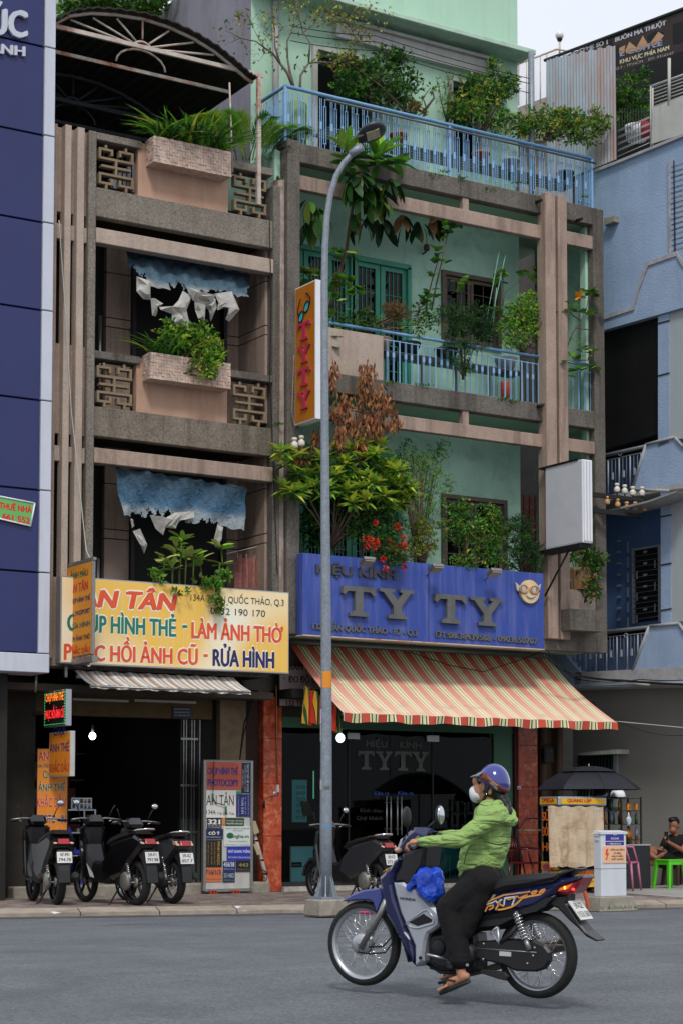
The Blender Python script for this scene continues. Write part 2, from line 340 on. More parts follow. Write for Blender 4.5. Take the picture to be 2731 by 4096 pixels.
for r_ in range(46):
    off = .11*(r_ % 2)
    for c in range(66):
        a = -3+c*.22+off; t = .002+r_*.11
        p = P0+KD*a-KN*t;
        if p.y > -.02 and p.x < 5.2: continue
        if p.x > 2.9+.1*(r_ % 3): continue
        h = .1+R.uniform(-.002,.002); q = [p, p+KD*.21, p+KD*.21-KN*.1, p-KN*.1]
        m = mb if R.random() < .7 else mb2
        b0 = [v+V((0,0,.07)) for v in q]; b1 = [v+V((0,0,h)) for v in q]
        m.add(b0+b1, [(4,5,6,7),(0,1,5,4),(1,2,6,5),(2,3,7,6),(3,0,4,7)])
mb.ob('paving_brick', m_walk, wk, kind='stuff'); mb2.ob('darker_paving_brick', M('pavement_brick_b', '6a5852', .9, var=.25, scale=2.5, bump=.4), wk, kind='stuff')
mb = MB()
q = [P0+KD*9.6, P0+KD*26, P0+KD*26-KN*14, P0+KD*9.0-KN*14]
mb.prism([p+V((0,0,.06)) for p in q], [p+V((0,0,.104)) for p in q]); mb.ob('forecourt', M('forecourt_concrete', '8d8a86', .9, var=.2, scale=1.2, bump=.3, blotch=.4, bcol='5f5a54'), kind='structure')
# ------------------------------------------------------------------ navy clad building at the far left
B = thing('office_building', 'tall building clad in navy panels with pale aluminium edge strip and grey ground floor', 'building', (-6.3, -.5, 0))
P = FP(-1.25); XR = P.uz(203, 1797)[0]; zb = P.uz(95, 2689)[1]
a1 = P.uz(160, 1500)[0]; a0 = a1-1.6
zs = [P.uz(150, y)[1] for y in (-400, -35, 180, 535, 885, 1238, 1600, 1960, 2290, 2615)]
for i in range(len(zs)-1):
    MB().uzbox(P, a0, a1, zs[i+1]+.012, zs[i]-.012, 0, -.08).ob('navy_panel', m_navy, B, bevel=.006)
    MB().uzbox(P, a1+.012, XR, zs[i+1]+.008, zs[i]-.008, .03, -.1).ob('aluminium_panel', m_strip, B, bevel=.008)
MB().uzbox(P, a0, XR-.01, zs[-1], zs[0], -.02-.07, -.4).ob('wall', m_joint, B)
MB().uzbox(P, a0, XR, zb, zs[-1]-.005, .035, -.6).ob('soffit_edge', m_strip, B, bevel=.008)
MB().box(P.w(a0,0).x, P.w(XR,0).x-.02, -1.2, 3, zb+.3, 14).ob('side_wall', m_joint, B)
Q = FP(-.05); g1 = Q.uz(90, 3400)[0]; g0 = g1-1.8
zz = [Q.uz(60, y)[1] for y in (2860, 3220, 3582)]
MB().uzbox(Q, g0, g1, zz[1]+.006, zz[0], 0, -.1).ob('grey_panel', m_grey, B, bevel=.004)
MB().uzbox(Q, g0, g1, zz[2]+.03, zz[1]-.006, 0, -.1).ob('grey_panel', m_grey, B, bevel=.004)
MB().uzbox(Q, g0, g1, zz[0]+.002, zb, .0, -.1).ob('navy_fascia', M('deep_navy','161b3c',.35), B)
MB().uzbox(Q, g0, g1-.04, .05, zb+.5, -.12, -1).ob('inner_wall', m_black, B)
mb = MB()
pts = [Q.uz(x, y) for x, y in ((-20,2838),(10,2828),(40,2826),(70,2834),(99,2852))]
for (a, z), (b, y) in zip(pts[:-1], pts[1:]): mb.prism([Q.w(a,z-.02,.012),Q.w(b,y-.02,.012),Q.w(b,y+.02,.012),Q.w(a,z+.02,.012)], [Q.w(a,z-.02,.001),Q.w(b,y-.02,.001),Q.w(b,y+.02,.001),Q.w(a,z+.02,.001)])
mb.ob('wave_emblem', m_strip, B)
text('lettering', 'PHÚC', P, -190, 118, 112, 146, 110, .06, m_strip, B, bold=.05, depth=.05)
text('lettering', 'ÀNH', P, -45, 205, 102, 222, 40, .05, m_strip, B, bold=.04, depth=.04)
MB().rect(P, 187, 2660, 205, 2690, .0, -.2)
t = MB().tube([P.at(188,2690)+V((-.03,.3,0)), P.at(184,2765)+V((-.03,.3,0))], .018).ob('drain_pipe', m_steel, B)
def notice(label, px, tilt, fill, lines, Pn=Q, outn=.004, cat='notice', name='paper_notice', edge=None):
    mb = MB(); mb.pl(Pn, px, outn+.003, outn-.002); q = [Pn.at(*p) for p in px]; t = thing(name, label, cat, sum(q, V())/len(q))
    mb.ob('sheet', M('sheet_'+fill, fill, .7, var=.06, scale=5), t)
    for s_, x0, y0, x1, y1, cap, c, bd in lines: text('lettering', s_, Pn, x0, y0, x1, y1, cap, outn+.005, ink(c), t, bold=bd)
    return t
notice('green rental notice taped to the grey panel under the navy fascia', [(-30,2868),(81,2866),(83,2953),(-30,2950)], 0, '9fc59a', [('CHO THUÊ NHÀ',-45,2886,62,2888,9,'1d2a20',.02),('NGUYÊN CĂN',-30,2902,58,2904,9,'1d2a20',.02),('0899.166.671',-50,2922,70,2924,14,'14171a',.03),('(MIỄN TRUNG GIAN)',-40,2938,66,2940,7,'1d2a20',.01)])
notice('white torn rental notice on the grey wall beneath the green one', [(-30,3040),(81,3038),(80,3122),(20,3120),(18,3100),(-30,3098)], 0, 'cfcdc4', [('CHO THUÊ NHÀ',-40,3066,71,3068,10,'2a3350',.02),('0798 988',-10,3086,58,3088,9,'23262c',.01),('THỊNH',18,3099,50,3100,7,'23262c',.01)])
mb = MB(); mb.rect(Q,-20,2955,74,2961,.006,0); mb.rect(Q,-20,3031,74,3037,.006,0); mb.ob('tape_strip', M('brown_tape','b48438',.5), B)
t = notice('tilted green and red rental banner hung on the navy panels', [(-40,1978),(139,2013),(122,2104),(-40,2066)], 0, '64a85a', [('CHO THUÊ NHÀ',-70,2024,128,2052,26,'c8201e',.05),('0896 661 552',-70,2062,120,2096,26,'c8201e',.05)], P, .03, 'banner', 'rental_banner')
mb = MB()
for a, b in (((-40,1978),(139,2013)),((139,2013),(122,2104)),((122,2104),(-40,2066))):
    mb.tube([P.at(*a, .035), P.at(*b, .035)], .012, 6)
mb.ob('white_border', m_white, t)

# ------------------------------------------------------------------ granite and pink town house (left)
LH = thing('town_house', 'weathered granite rendered town house with pierced screens, pink planters and vertical fins', 'building', (-2.8, 0, 0))
P = FP(-.9)
def lu(x, y): return P.uz(x, y)
A0 = -5.3; c0 = lu(346,1500)[0]; c1 = lu(377,1500)[0]; r0 = lu(1091,1400)[0]; r1 = lu(1119,1400)[0]; r2 = lu(1144,1400)[0]
HS = lu(352,519)[1]-lu(368,1399)[1]
def Z(x, y): return lu(x, y)[1]
ZB = P.uz(2426,2614)[1]; ztop = Z(352,519); zlow = Z(345,2640)
mb = MB().uzbox(P, c0, c1, zlow, ztop, .02, -.25); mb.ob('column', m_terr, LH, bevel=.01)
MB().uzbox(P, r0, r1, ZB, ztop-.25, .01, -.35).ob('column', m_terrd, LH, bevel=.01)
MB().uzbox(P, r1, r2-.004, ZB, ztop-.1, -.05, -.3).ob('timber_strip', M('flaking_strip','a3948a',.9,var=.3,scale=6,streak=.95,scol='4d3524',sz=(9,9,.9)), LH)
fz = Z(250,500)
for x0, x1 in ((244,270),(294,323)):
    MB().uzbox(P, lu(x0,1500)[0], lu(x1,1500)[0], zlow, fz, .07, -.1).ob('fin', m_pink, LH, bevel=.006)
MB().uzbox(P, A0, lu(219,1500)[0], zlow, fz, .02, -.2).ob('fin', m_pinkd, LH, bevel=.006)
# pierced screen motif, in plane units relative to the top floor left hole
def zp(x, y): return (300+x*.25510, 500+y*.25510)
SEG = [((405,352),(405,492)),((388,350),(614,392)),((595,380),(595,472)),((500,300),(500,355)),((388,492),(937,594)),((725,402),(725,492)),((706,408),(937,452)),((915,448),(915,590)),((814,350),(814,425)),
       ((660,545),(660,785)),((428,620),(892,706)),((388,742),(937,838)),((405,745),(405,885)),((388,880),(617,920)),((595,835),(595,915)),((505,905),(505,990)),((915,835),(915,978)),((704,940),(937,982)),((722,862),(722,945)),((817,965),(817,1050))]
SEGU = []
for p, q in SEG:
    a, b = lu(*zp(*p)), lu(*zp(*q))
    if abs(a[0]-b[0]) > abs(a[1]-b[1]): zz_ = (a[1]+b[1])/2; SEGU.append((a[0], b[0], zz_-.018, zz_+.018, 0))
    else: aa = (a[0]+b[0])/2; SEGU.append((aa-.018, aa+.018, min(a[1],b[1]), max(a[1],b[1]), 1))
dA = lu(940,780)[0]-lu(398,700)[0]
sh0, sh1 = lu(382,650)[0], lu(557,650)[0]; sr0, sr1 = lu(917,800)[0], lu(1081,800)[0]
p0, p1 = sh1, sr0
zc0 = Z(382,555); zbt = Z(379,745); zbb = Z(378,861)
for k in range(2):
    dz = -k*HS
    bm_ = m_terr if k == 0 else m_terrd
    MB().uzbox(P, c1, r0, zbb+dz, zbt+dz, .0, -.16).ob('balcony_band', M('stain_band','7a7064',.85,var=.22,scale=1.6,speck=.6,bump=.3,bscale=120,streak=.75,scol='28221c',sz=(2.6,2.6,.2)) if k else m_terr, LH, bevel=.008)
    MB().uzbox(P, c1, sh1+.04, zc0+dz, ztop+dz, .01, -.25).ob('parapet_cap', bm_, LH, bevel=.008)
    MB().uzbox(P, sr0-.02, r0, zc0+dz, ztop+dz, .01, -.25).ob('parapet_cap', bm_, LH, bevel=.008)
    MB().uzbox(P, p0, p1, zbt+dz, zc0+dz+.1, -.03, -.16).ob('planter_back_panel', m_panel, LH, bevel=.006)
    for i, da in enumerate((0, dA)):
        g = MB()
        for a, b, z0, z1, v in SEGU: g.uzbox(P, a+da, b+da, z0+dz, z1+dz, -.02 if v else -.022, -.12 if v else -.118)
        g.ob('pierced_screen', m_scr, LH, bevel=.003)
    # planter
    P2 = FP(-1.14); q0, zt = P2.uz(617,540); q1, zl = P2.uz(926,704); zl = P2.uz(617,644)[1]
    pb = MB(); x0, x1 = q0, q1; z0, z1 = zl+dz, zt+dz; w = .05
    if k: x0 = P2.uz(603,1500)[0]; x1 = P2.uz(924,1500)[0]
    pb.box(x0, x1, -1.13, -1.13+w, z0, z1); pb.box(x0, x1, -.9, -.9+w, z0, z1); pb.box(x0, x0+w, -1.08, -.9, z0, z1); pb.box(x1-w, x1, -1.08, -.9, z0, z1); pb.box(x0+w, x1-w, -1.08, -.9, z0, z0+.05); pb.box(x0+w, x1-w, -1.08, -.9, z1-.1, z1-.06)
    pl_ = pb.ob('planter_box', m_tile, LH)
    # little stone tiles
    tb = MB(); nt_ = 30; nr = 8
    for j in range(nr):
        for i in range(nt_):
            xa = x0+(x1-x0)*i/nt_; xb = x0+(x1-x0)*(i+1)/nt_-.003; za = z0+(z1-z0)*j/nr; zb_ = z0+(z1-z0)*(j+1)/nr-.003; d = R.uniform(.004,.016)
            tb.box(xa, xb, -1.13-d, -1.128, za, zb_)
        for i in range(4):
            ya = -1.13+.058*i; d = R.uniform(.004,.014); tb.box(x0-d, x0-.001, ya, ya+.055, z0+(z1-z0)*j/nr, z0+(z1-z0)*(j+1)/nr-.003)
    tb.ob('stone_tile', m_tile, pl_, kind='stuff')
    # pink beam below the band
    zt_, zl_ = Z(378,909)+dz, Z(378,969)+dz
    MB().uzbox(P, c1, lu(1091,1050)[0]-.0, zl_, zt_, .03, -.14).ob('cross_beam', m_pink if k == 0 else m_pinkd, LH, bevel=.008)
    MB().uzbox(P, A0, c0, zl_-.02, zt_-.02, -.03, -.14).ob('cross_beam', m_pink, LH, bevel=.006)
    # spandrel behind the fins
    MB().uzbox(P, A0, c0, Z(250,842)+dz, fz-.01+dz+(0 if k == 0 else .06), -.06, -.2).ob('spandrel', m_pinkd, LH, bevel=.006)
    # balcony slab, ceiling
    MB().box(A0, r0, -.74, .1, zbb+dz+.08, zbb+dz+.24).ob('balcony_slab', m_joint, LH)
MB().uzbox(P, A0, c0, zlow-.1, Z(230,2306), -.06, -.2).ob('spandrel', m_pinkd, LH, bevel=.006)
MB().uzbox(P, A0, r0, zlow-.12, Z(345,2330), -.1, -.25).ob('lower_band', m_terrd, LH)
MB().box(A0, r1, -.65, .2, zlow-.1, zlow+.15).ob('balcony_slab', m_joint, LH)
# inner walls of both open balconies
Qb = FP(.1)
for k in range(2):
    dz = -k*HS; zf = zbt+dz-HS+.1; zc = zbb+dz+.08
    if k: zf = zlow+.1
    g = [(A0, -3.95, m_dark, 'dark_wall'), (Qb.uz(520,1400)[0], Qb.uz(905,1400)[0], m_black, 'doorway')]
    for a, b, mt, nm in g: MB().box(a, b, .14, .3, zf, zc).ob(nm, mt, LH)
    x0, x1 = Qb.uz(424,1400)[0], Qb.uz(524,1400)[0]; x2, x3 = Qb.uz(898,1400)[0], Qb.uz(958,1400)[0]
    zg = [zf, Qb.uz(470,1311)[1]+dz, Qb.uz(470,1274)[1]+dz, zc-.55, zc]
    for i in range(4):
        MB().box(x0, x1, .1, .2, zg[i]+.008, zg[i+1]-.008).ob('wall_panel', m_pinkd, LH)
        MB().box(x2, x3, .1, .2, zg[i]+.008, zg[i+1]-.008).ob('wall_panel', m_pinkd, LH)
        MB().box(x3-.02, x3+.06, -.74, .12, zg[i]+.008, zg[i+1]-.008).ob('side_wall_panel', m_pinkd, LH)
    MB().box(x3+.02, r1, -.7, .3, zf, zc).ob('party_wall', m_joint, LH)
    MB().box(x1-.01, x1+.05, .02, .2, zf, zc-.3).ob('door_frame', m_frame, LH)
    MB().box(x2-.05, x2+.01, .02, .2, zf, zc-.3).ob('door_frame', m_frame, LH)
    MB().tube([V((x0-.12,.05,zf)), V((x0-.12,.05,zf+1.5))], .03).ob('water_pipe', m_steel, LH)
MB().box(A0-.1, A0, -.9, 3, 0, 14).ob('side_wall', m_joint, LH)
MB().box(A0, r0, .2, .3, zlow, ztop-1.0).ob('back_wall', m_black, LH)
MB().box(A0, r1, -.7, 5.2, ztop-.85, ztop-.7).ob('roof_slab', m_joint, LH)
# roof terrace: low black fence behind the parapet, dark house wall
MB().box(A0, r1-.2, 4.9, 5.1, ztop-.7, ztop+2.0).ob('terrace_wall', m_dark, LH)
for i in range(26):
    x = lu(230,500)[0]+i*.075
    MB().box(x, x+.014, -.5, -.486, ztop-.7, ztop+.12).ob('fence_bar', m_black, LH)
# arched canopy
CP = thing('arched_canopy', 'rusty arched roof canopy with fan shaped steel trusses above the left roof terrace', 'canopy', (-2.8,-.9,ztop))
arc = [P.uz(x, y) for x, y in ((222,91),(281,60),(365,50),(463,56),(575,74),(673,105),(772,151),(856,203),(926,260),(982,309),(1012,328))]
arc = [(arc[0][0]-.9, arc[0][1]-.75), (arc[0][0]-.45, arc[0][1]-.3)]+arc
def roofp(u, v):
    i = u*(len(arc)-1); j = min(int(i), len(arc)-2); f = i-j; a = arc[j][0]*(1-f)+arc[j+1][0]*f; z = arc[j][1]*(1-f)+arc[j+1][1]*f
    return V((a, -1.05+v*6, z+.03+.012*sin(u*170)))
MB().grid(roofp, 96, 8).ob('roof_sheet', m_rustd, CP, solid=.02)
ch1 = (P.uz(222,102), P.uz(1052,303)); ch2z = P.uz(961,340)[1]; zc1 = ch1[0][1]; zc1b = ch1[1][1]; zc1 = (zc1+zc1b)/2
hub = P.uz(570,175)
for yy, mt in ((-.9, m_rust), (1.6, m_raild), (4.0, m_dark)):  # rear trusses take darker materials for the dimness under the roof
    T = MB(); T.tube([V((a, yy, z)) for a, z in arc], .03, 6); T.ob('arch_rib', mt, CP)
    MB().box(arc[0][0]-.1, ch1[1][0], yy-.02, yy+.02, zc1-.03, zc1+.03).ob('tie_beam', mt, CP)
    MB().box(arc[0][0]-.1, P.uz(961,340)[0], yy+.3, yy+.33, ch2z-.025, ch2z+.025).ob('tie_beam', mt, CP)
    ca = hub[0]; cz = zc1-.02
    for i, (sx, sy) in enumerate(((281,77),(372,70),(467,72),(571,80),(676,122),(775,168),(855,218))):
        a, z = P.uz(sx, sy); d = V((a-ca, 0, z-cz)); L_ = d.length; d.normalize()
        MB().tube([V((ca, yy, cz))+d*.14, V((a, yy, z))], .016, 6).ob('fan_strut', mt, CP)
    T = MB(); T.tube([V((ca+.15*cos(t), yy, cz-.02+.12*sin(t))) for t in [pi*i/10 for i in range(11)]], .018, 6); T.tube([V((ca+.05+.40*cos(t), yy+.15, ch2z+.25*sin(t))) for t in [pi*i/10 for i in range(11)]], .016, 6); T.ob('hub_arch', mt, CP)
x = P.uz(1035,400)[0]
MB().box(x-.03, x+.03, -.93, -.87, ztop-.6, zc1+.02).ob('post', m_rust, CP)
x = P.uz(926,400)[0]
MB().tube([V((x,-.95,ztop-.2)), V((x-.06,-.95,zc1-.25))], .014, 6).ob('cane', m_rust, CP)
# wall of the house behind
BH = thing('shed', 'pale ribbed sheet wall glimpsed above the left end of the arched canopy', 'shed', (-9, 9, 0))
mb = MB(); Pb = FP(8); a, z = Pb.uz(150, 300)
for i in range(16): mb.uzbox(Pb, a+i*.12, a+i*.12+.09, 8, z+2.4, .03 if i % 2 else 0, -.1)
mb.ob('wall', M('mint_sheet','94a8a0',.7), BH)
# ------------------------------------------------------------------ mint green town house (right)
RH = thing('town_house', 'mint green town house with brown granite frame, blue railings and plant filled balconies', 'building', (2.2, 0, 0))
P = FP(-.9); Pi = FP(.1)
XR1 = P.uz(2418,1400)[0]; x1c = P.uz(2376,1400)[0]; g0 = P.uz(1146,1400)[0]; g1 = P.uz(1196,1400)[0]
zT = P.uz(2413,838)[1]; zTb = P.uz(2371,898)[1]
MB().uzbox(P, g0, g1, ZB, zT+.02, .03, -.3).ob('column', m_terrd, RH, bevel=.01)
MB().uzbox(P, x1c, XR1, ZB, zT, .0, -.16).ob('column', m_terrd, RH, bevel=.01)
MB().box(x1c-.05, XR1-.02, -.74, -.60, ZB+.1, zTb).ob('column_return', m_green, RH)
MB().uzbox(P, g1, x1c, zTb, zT, .0, -.18).ob('roof_band', m_terrd, RH, bevel=.01)
MB().box(g0, XR1, -.72, 6, zTb+.04, zT-.12).ob('roof_slab', m_greenp, RH)
zb1t, zb1b = P.uz(2371,943)[1], P.uz(2371,995)[1]
bx = P.uz(1862,800)[0]
def beam(zt, zb, nm='cross_beam'): MB().uzbox(P, g1, x1c, zb, zt, -.01, -.13).ob(nm, m_pinkd, RH, bevel=.008)
beam(zb1t, zb1b)
MB().uzbox(P, bx-.05, bx+.07, zb1t, zTb, -.02, -.12).ob('stub_post', m_pinkd, RH)
f1 = [(P.uz(2167,1500)[0], P.uz(2208,1500)[0]), (P.uz(2218,1500)[0], P.uz(2254,1500)[0])]
for a, b in f1:
    MB().uzbox(P, a, b, P.uz(2200,2558)[1], P.uz(2200,782)[1], .12, -.12).ob('fin', m_pinkd, RH, bevel=.01)
# first band (floor of the upper balcony)
zB1t, zB1b = P.uz(1535,1521)[1], P.uz(1313,1565)[1]
MB().uzbox(P, g1, x1c, zB1b, zB1t, .0, -.18).ob('balcony_band', m_terrd, RH, bevel=.01)
MB().box(g0, XR1-.05, -.72, .1, zB1b+.05, zB1t-.05).ob('balcony_slab', m_greenp, RH)
zp1 = P.uz(1535,1342)[1]
MB().uzbox(P, g1, P.uz(1536,1400)[0], zB1t, zp1, -.02, -.14).ob('parapet', m_pink, RH, bevel=.008)
zb2t, zb2b = P.uz(2172,1738)[1], P.uz(2172,1789)[1]
beam(zb2t, zb2b)
bx2 = P.uz(1862,1670)[0]
MB().uzbox(P, bx2-.05, bx2+.07, zb2t, zB1b, -.02, -.12).ob('stub_post', m_pinkd, RH)
# lower storey: parapet behind the blue sign, right bay
zPt = P.uz(2300,2358)[1]; zBt, zBb = P.uz(2300,2438)[1], P.uz(2426,2614)[1]
MB().uzbox(P, g1, x1c, zBb, zBt, .0, -.2).ob('balcony_band', m_terrd, RH, bevel=.01)
MB().uzbox(P, f1[1][1], x1c, zBt, zPt, -.02, -.14).ob('parapet', m_pink, RH, bevel=.008)
MB().uzbox(P, g1, f1[0][0], zBt, P.uz(1600,2300)[1]-.25, -.02, -.14).ob('parapet', m_pink, RH)
MB().box(g0, XR1-.05, -.7, .1, zBb+.04, zBt-.1).ob('balcony_slab', m_greenp, RH)
MB().uzbox(P, x1c-.02, XR1, zBb, 2.6, -.01, -.2)
P3 = FP(-1.25); cb = MB(); a0, zt = P3.uz(2279,2434); a1, zl = P3.uz(2414,2528)
cb.box(a0, a1, -1.25, -1.2, zl, zt); cb.box(a0, a0+.05, -1.2, -.9, zl, zt); cb.box(a1-.05, a1, -1.2, -.9, zl, zt); cb.box(a0+.05, a1-.05, -1.2, -.9, zl, zl+.05); cb.box(a0+.05, a1-.05, -1.2, -.9, zt-.1, zt-.07)
cb.ob('flower_trough', m_terrd, RH)
# inner green walls with openings
def wall_holes(P_, x0, x1, z0, z1, holes, th, mat, parent, nm='wall'):
    xs = sorted({x0, x1}|{h[0] for h in holes}|{h[1] for h in holes})
    mb = MB()
    for a, b in zip(xs[:-1], xs[1:]):
        hs = sorted([(h[2], h[3]) for h in holes if h[0] <= a+1e-6 and h[1] >= b-1e-6]); z = z0
        for p, q in hs:
            if p > z: mb.uzbox(P_, a, b, z, p, 0, -th)
            z = q
        if z < z1: mb.uzbox(P_, a, b, z, z1, 0, -th)
    return mb.ob(nm, mat, parent)
def hole(x0, y0, x1, y1, zf=None, dz=0):
    a, z1 = Pi.uz(x0, y0); b, z0 = Pi.uz(x1, y1); return (a, b, zf if zf is not None else z0, z1+dz)
xw = Pi.uz(2074,1000)[0]; fl1 = zB1t-.05; fl0 = zBt-.1
h1 = [hole(1240,990,1400,1400,fl1), hole(1412,1033,1628,1400,fl1), hole(1768,1085,1993,1400)]
h0 = [hole(1412,1900,1600,2200,fl0), hole(1768,1980,2018,2300)]
h1[0] = (g1-.2, h1[0][1], fl1, h1[1][3]+.02)
h0[0] = (g1-.2, Pi.uz(1590,2000)[0], fl0, h1[1][3]-HS)
h0[1] = (h0[1][0], h0[1][1], Pi.uz(1800,2290)[1], h0[1][3])
wall_holes(Pi, g0, xw, fl1, zTb+.04, h1, .15, m_green, RH)
wall_holes(Pi, g0, xw, fl0, zB1b+.05, h0, .15, m_green, RH)
MB().box(g0, XR1, 3.5, 3.6, ZB+.05, zT).ob('rear_wall', m_black, RH)
MB().box(g0-.1, g1, -.7, 3.5, ZB+.05, zT-.1).ob('party_wall', m_green, RH)
MB().box(g1, xw, .9, 1.0, ZB+.05, zT-.1).ob('inner_partition', m_black, RH)
MB().box(XR1-.13, XR1-.01, -.58, .85, ZB+.1, zTb+.04).ob('side_wall', m_green, RH)
MB().box(xw-.06, xw, .25, 3.5, ZB+.1, zTb+.04).ob('corridor_wall', m_dark, RH)
def opening(h, kind, dz=0):
    x0, x1, z0, z1 = h; g = []
    if kind == 'door':
        n = max(1, round((x1-x0)/.45)); w = (x1-x0)/n
        fr = MB(); fr.box(x0-.04, x1+.04, .04, .12, z1-.03, z1+.05); fr.box(x0-.05, x0+.02, .04, .12, z0, z1); fr.box(x1-.02, x1+.05, .04, .12, z0, z1)
        fr.ob('door_frame', m_door, RH)
        for i in range(n):
            a = x0+i*w+.01; b = a+w-.02; L_ = MB(); s_ = .085
            L_.box(a, a+s_, .1, .15, z0, z1-.02); L_.box(b-s_, b, .1, .15, z0, z1-.02); L_.box(a+s_, b-s_, .1, .15, z1-.02-s_, z1-.02); L_.box(a+s_, b-s_, .1, .15, z0, z0+.3)
            d = L_.ob('door_leaf', m_door, RH)
            MB().box(a+s_, b-s_, .13, .136, z0+.3, z1-.02-s_).ob('pane', m_gls, d)
            bars = MB()
            for j in range(4): bars.box(a+s_, b-s_, .118, .126, z0+.5+j*.42, z0+.512+j*.42)
            for j in range(1, 4): xx = a+s_+(b-a-2*s_)*j/4; bars.box(xx-.006, xx+.006, .118, .126, z0+.3, z1-.1)
            bars.ob('window_bars', m_door, d)
    else:
        fr = MB(); fr.box(x0-.03, x1+.03, .05, .14, z1-.05, z1+.02); fr.box(x0-.03, x0+.04, .05, .14, z0, z1-.05); fr.box(x1-.04, x1+.03, .05, .14, z0, z1-.05); fr.box(x0+.04, x1-.04, .05, .14, z0, z0+.06)
        f = fr.ob('window_frame', m_wood, RH)
        for a, b in ((x0+.05, (x0+x1)/2-.01), ((x0+x1)/2+.01, x1-.05)):
            L_ = MB(); s_ = .05
            L_.box(a, a+s_, .1, .15, z0+.06, z1-.06); L_.box(b-s_, b, .1, .15, z0+.06, z1-.06); L_.box(a+s_, b-s_, .1, .15, z1-.06-s_, z1-.06); L_.box(a+s_, b-s_, .1, .15, z0+.06, z0+.06+s_)
            for j in range(1, 4): zz_ = z0+(z1-z0)*j/4; L_.box(a+s_, b-s_, .11, .12, zz_-.006, zz_+.006)
            L_.box((a+b)/2-.006, (a+b)/2+.006, .108, .118, z0+.1, z1-.1)
            d = L_.ob('casement', m_wood, RH); MB().box(a+s_, b-s_, .13, .136, z0+.11, z1-.11).ob('pane', m_gls, d)
        cu = MB()
        cu.grid(lambda u, v: V((x0+.04+(x1-x0-.08)*u, .35+.03*sin(u*60), z0+(z1-z0)*v)), 60, 1); cu.ob('curtain', m_curt, RH)
for h in h1[:2]: opening(h, 'door')
opening(h1[2], 'win'); opening(h0[0], 'door'); opening(h0[1], 'win')
for zf_, hh in ((fl1, h1), (fl0, h0)):
    cu = MB(); a, b = hh[0][0], hh[1][1] if zf_ == fl1 else hh[0][1]
    cu.grid(lambda u, v: V((a+(b-a)*u, .5+.03*sin(u*110), zf_+2.6*v)), 120, 1); cu.ob('curtain', M('pale_curtain','6f7480',.9,var=.4,scale=7), RH)
# roof room with cornice, grey flank wall on its left
zC = P.uz(1200,600)[1]
Pc = FP(-.36); zc_ = Pc.uz(2144,217)[1]; zct = Pc.uz(2144,197)[1]; xc1 = Pc.uz(2144,205)[0]
xl = Pi.uz(1005,300)[0]; zr0 = zT-.12
hr = [hole(1262,200,1395,620,zr0), hole(1800,325,1890,700)]
hr[0] = (hr[0][0], hr[0][1]+.5, zr0, hr[0][3]); hr[1] = (hr[1][0], hr[1][1]+.1, zr0+.9, hr[1][3])
wall_holes(Pi, xl, xw, zr0, zct+2.0, hr, .15, m_greenp, RH, 'roof_room_wall')
MB().box(xw-.15, xw-.002, .26, 5, zr0, zct+.9).ob('roof_room_side_wall', m_greenp, RH)
sw = SP(xl); MB().box(xl-.004, xl+.12, .11, 9, zr0-.3, sw.at(640,44).z).ob('flank_wall', M('lilac_wall','85848f',.85,var=.12,scale=1,streak=.5,scol='5b5a66',sz=(2.5,2.5,.6),bump=.2), RH); MB().box(xl+.13, xw-.2, 1.0, 1.1, zr0, zct).ob('inner_partition', m_black, RH)
MB().box(xl-.05, xc1, -.36, .1-.001, zc_, zct).ob('cornice', m_greent, RH, bevel=.01)
zp_ = Pi.uz(2068,16)[1]
MB().box(xw-2.9, xw-.02, .1+.001, .3, zct-.1, zp_)
MB().box(xl, xw+.004, .05, .098, zp_-.06, zp_+.02)
fr = MB(); x0, x1, z0, z1 = hr[1]; fr.box(x0-.06, x0, .02, .12, z0, z1); fr.box(x1, x1+.06, .02, .12, z0, z1); fr.box(x0-.06, x1+.06, .02, .12, z1, z1+.06); fr.ob('window_frame', m_dull, RH)
x0, x1, z0, z1 = hr[0]; fr = MB(); fr.box(x0-.08, x0, .02, .12, z0, z1); fr.box(x1, x1+.06, .02, .12, z0, z1); fr.box(x0-.08, x1+.06, .02, .12, z1, z1+.07); fr.ob('door_frame', m_dull, RH)
a0, z1 = Pi.uz(1330,125); a1, z0 = Pi.uz(1945,300); z1 = Pi.uz(1945,235)[1]
lb = MB(); lb.box(a0, a1, -.03, .099, z1-.05, z1); lb.box(a0, a1, -.03, .099, z0-.05, z0); lb.box(a0, a0+.06, -.03, .099, z0, z1-.05); lb.box(a1-.06, a1, -.03, .099, z0, z1-.05); lb.box(a0+.06, a1-.06, .04, .099, z0, z1-.05); lb.ob('shutter_box', m_dull, RH)
# pale drain pipes
Px = FP(-.38); x = Px.uz(2123,350)[0]
MB().tube([Px.at(2123,205), V((x,-.38,zT))], .055, 10).ob('downpipe', m_pole, RH)
x = Pi.uz(1093,300)[0]
MB().tube([V((x,.02,zT+3.6)), V((x,.02,zT-.1))], .05, 10).ob('downpipe', M('white_pipe','a9a7a6',.6,blotch=.5,bcol='6b5d55'), RH)
# small pipes poking out of the band
for x, y in ((1125,592),(2145,806),(2306,880),(2150,1625)):
    p = P.at(x, y); MB().tube([p+V((0,.05,0)), p+V((-.02,-.16,-.02))], .028, 8).ob('spout', m_rubber, RH)
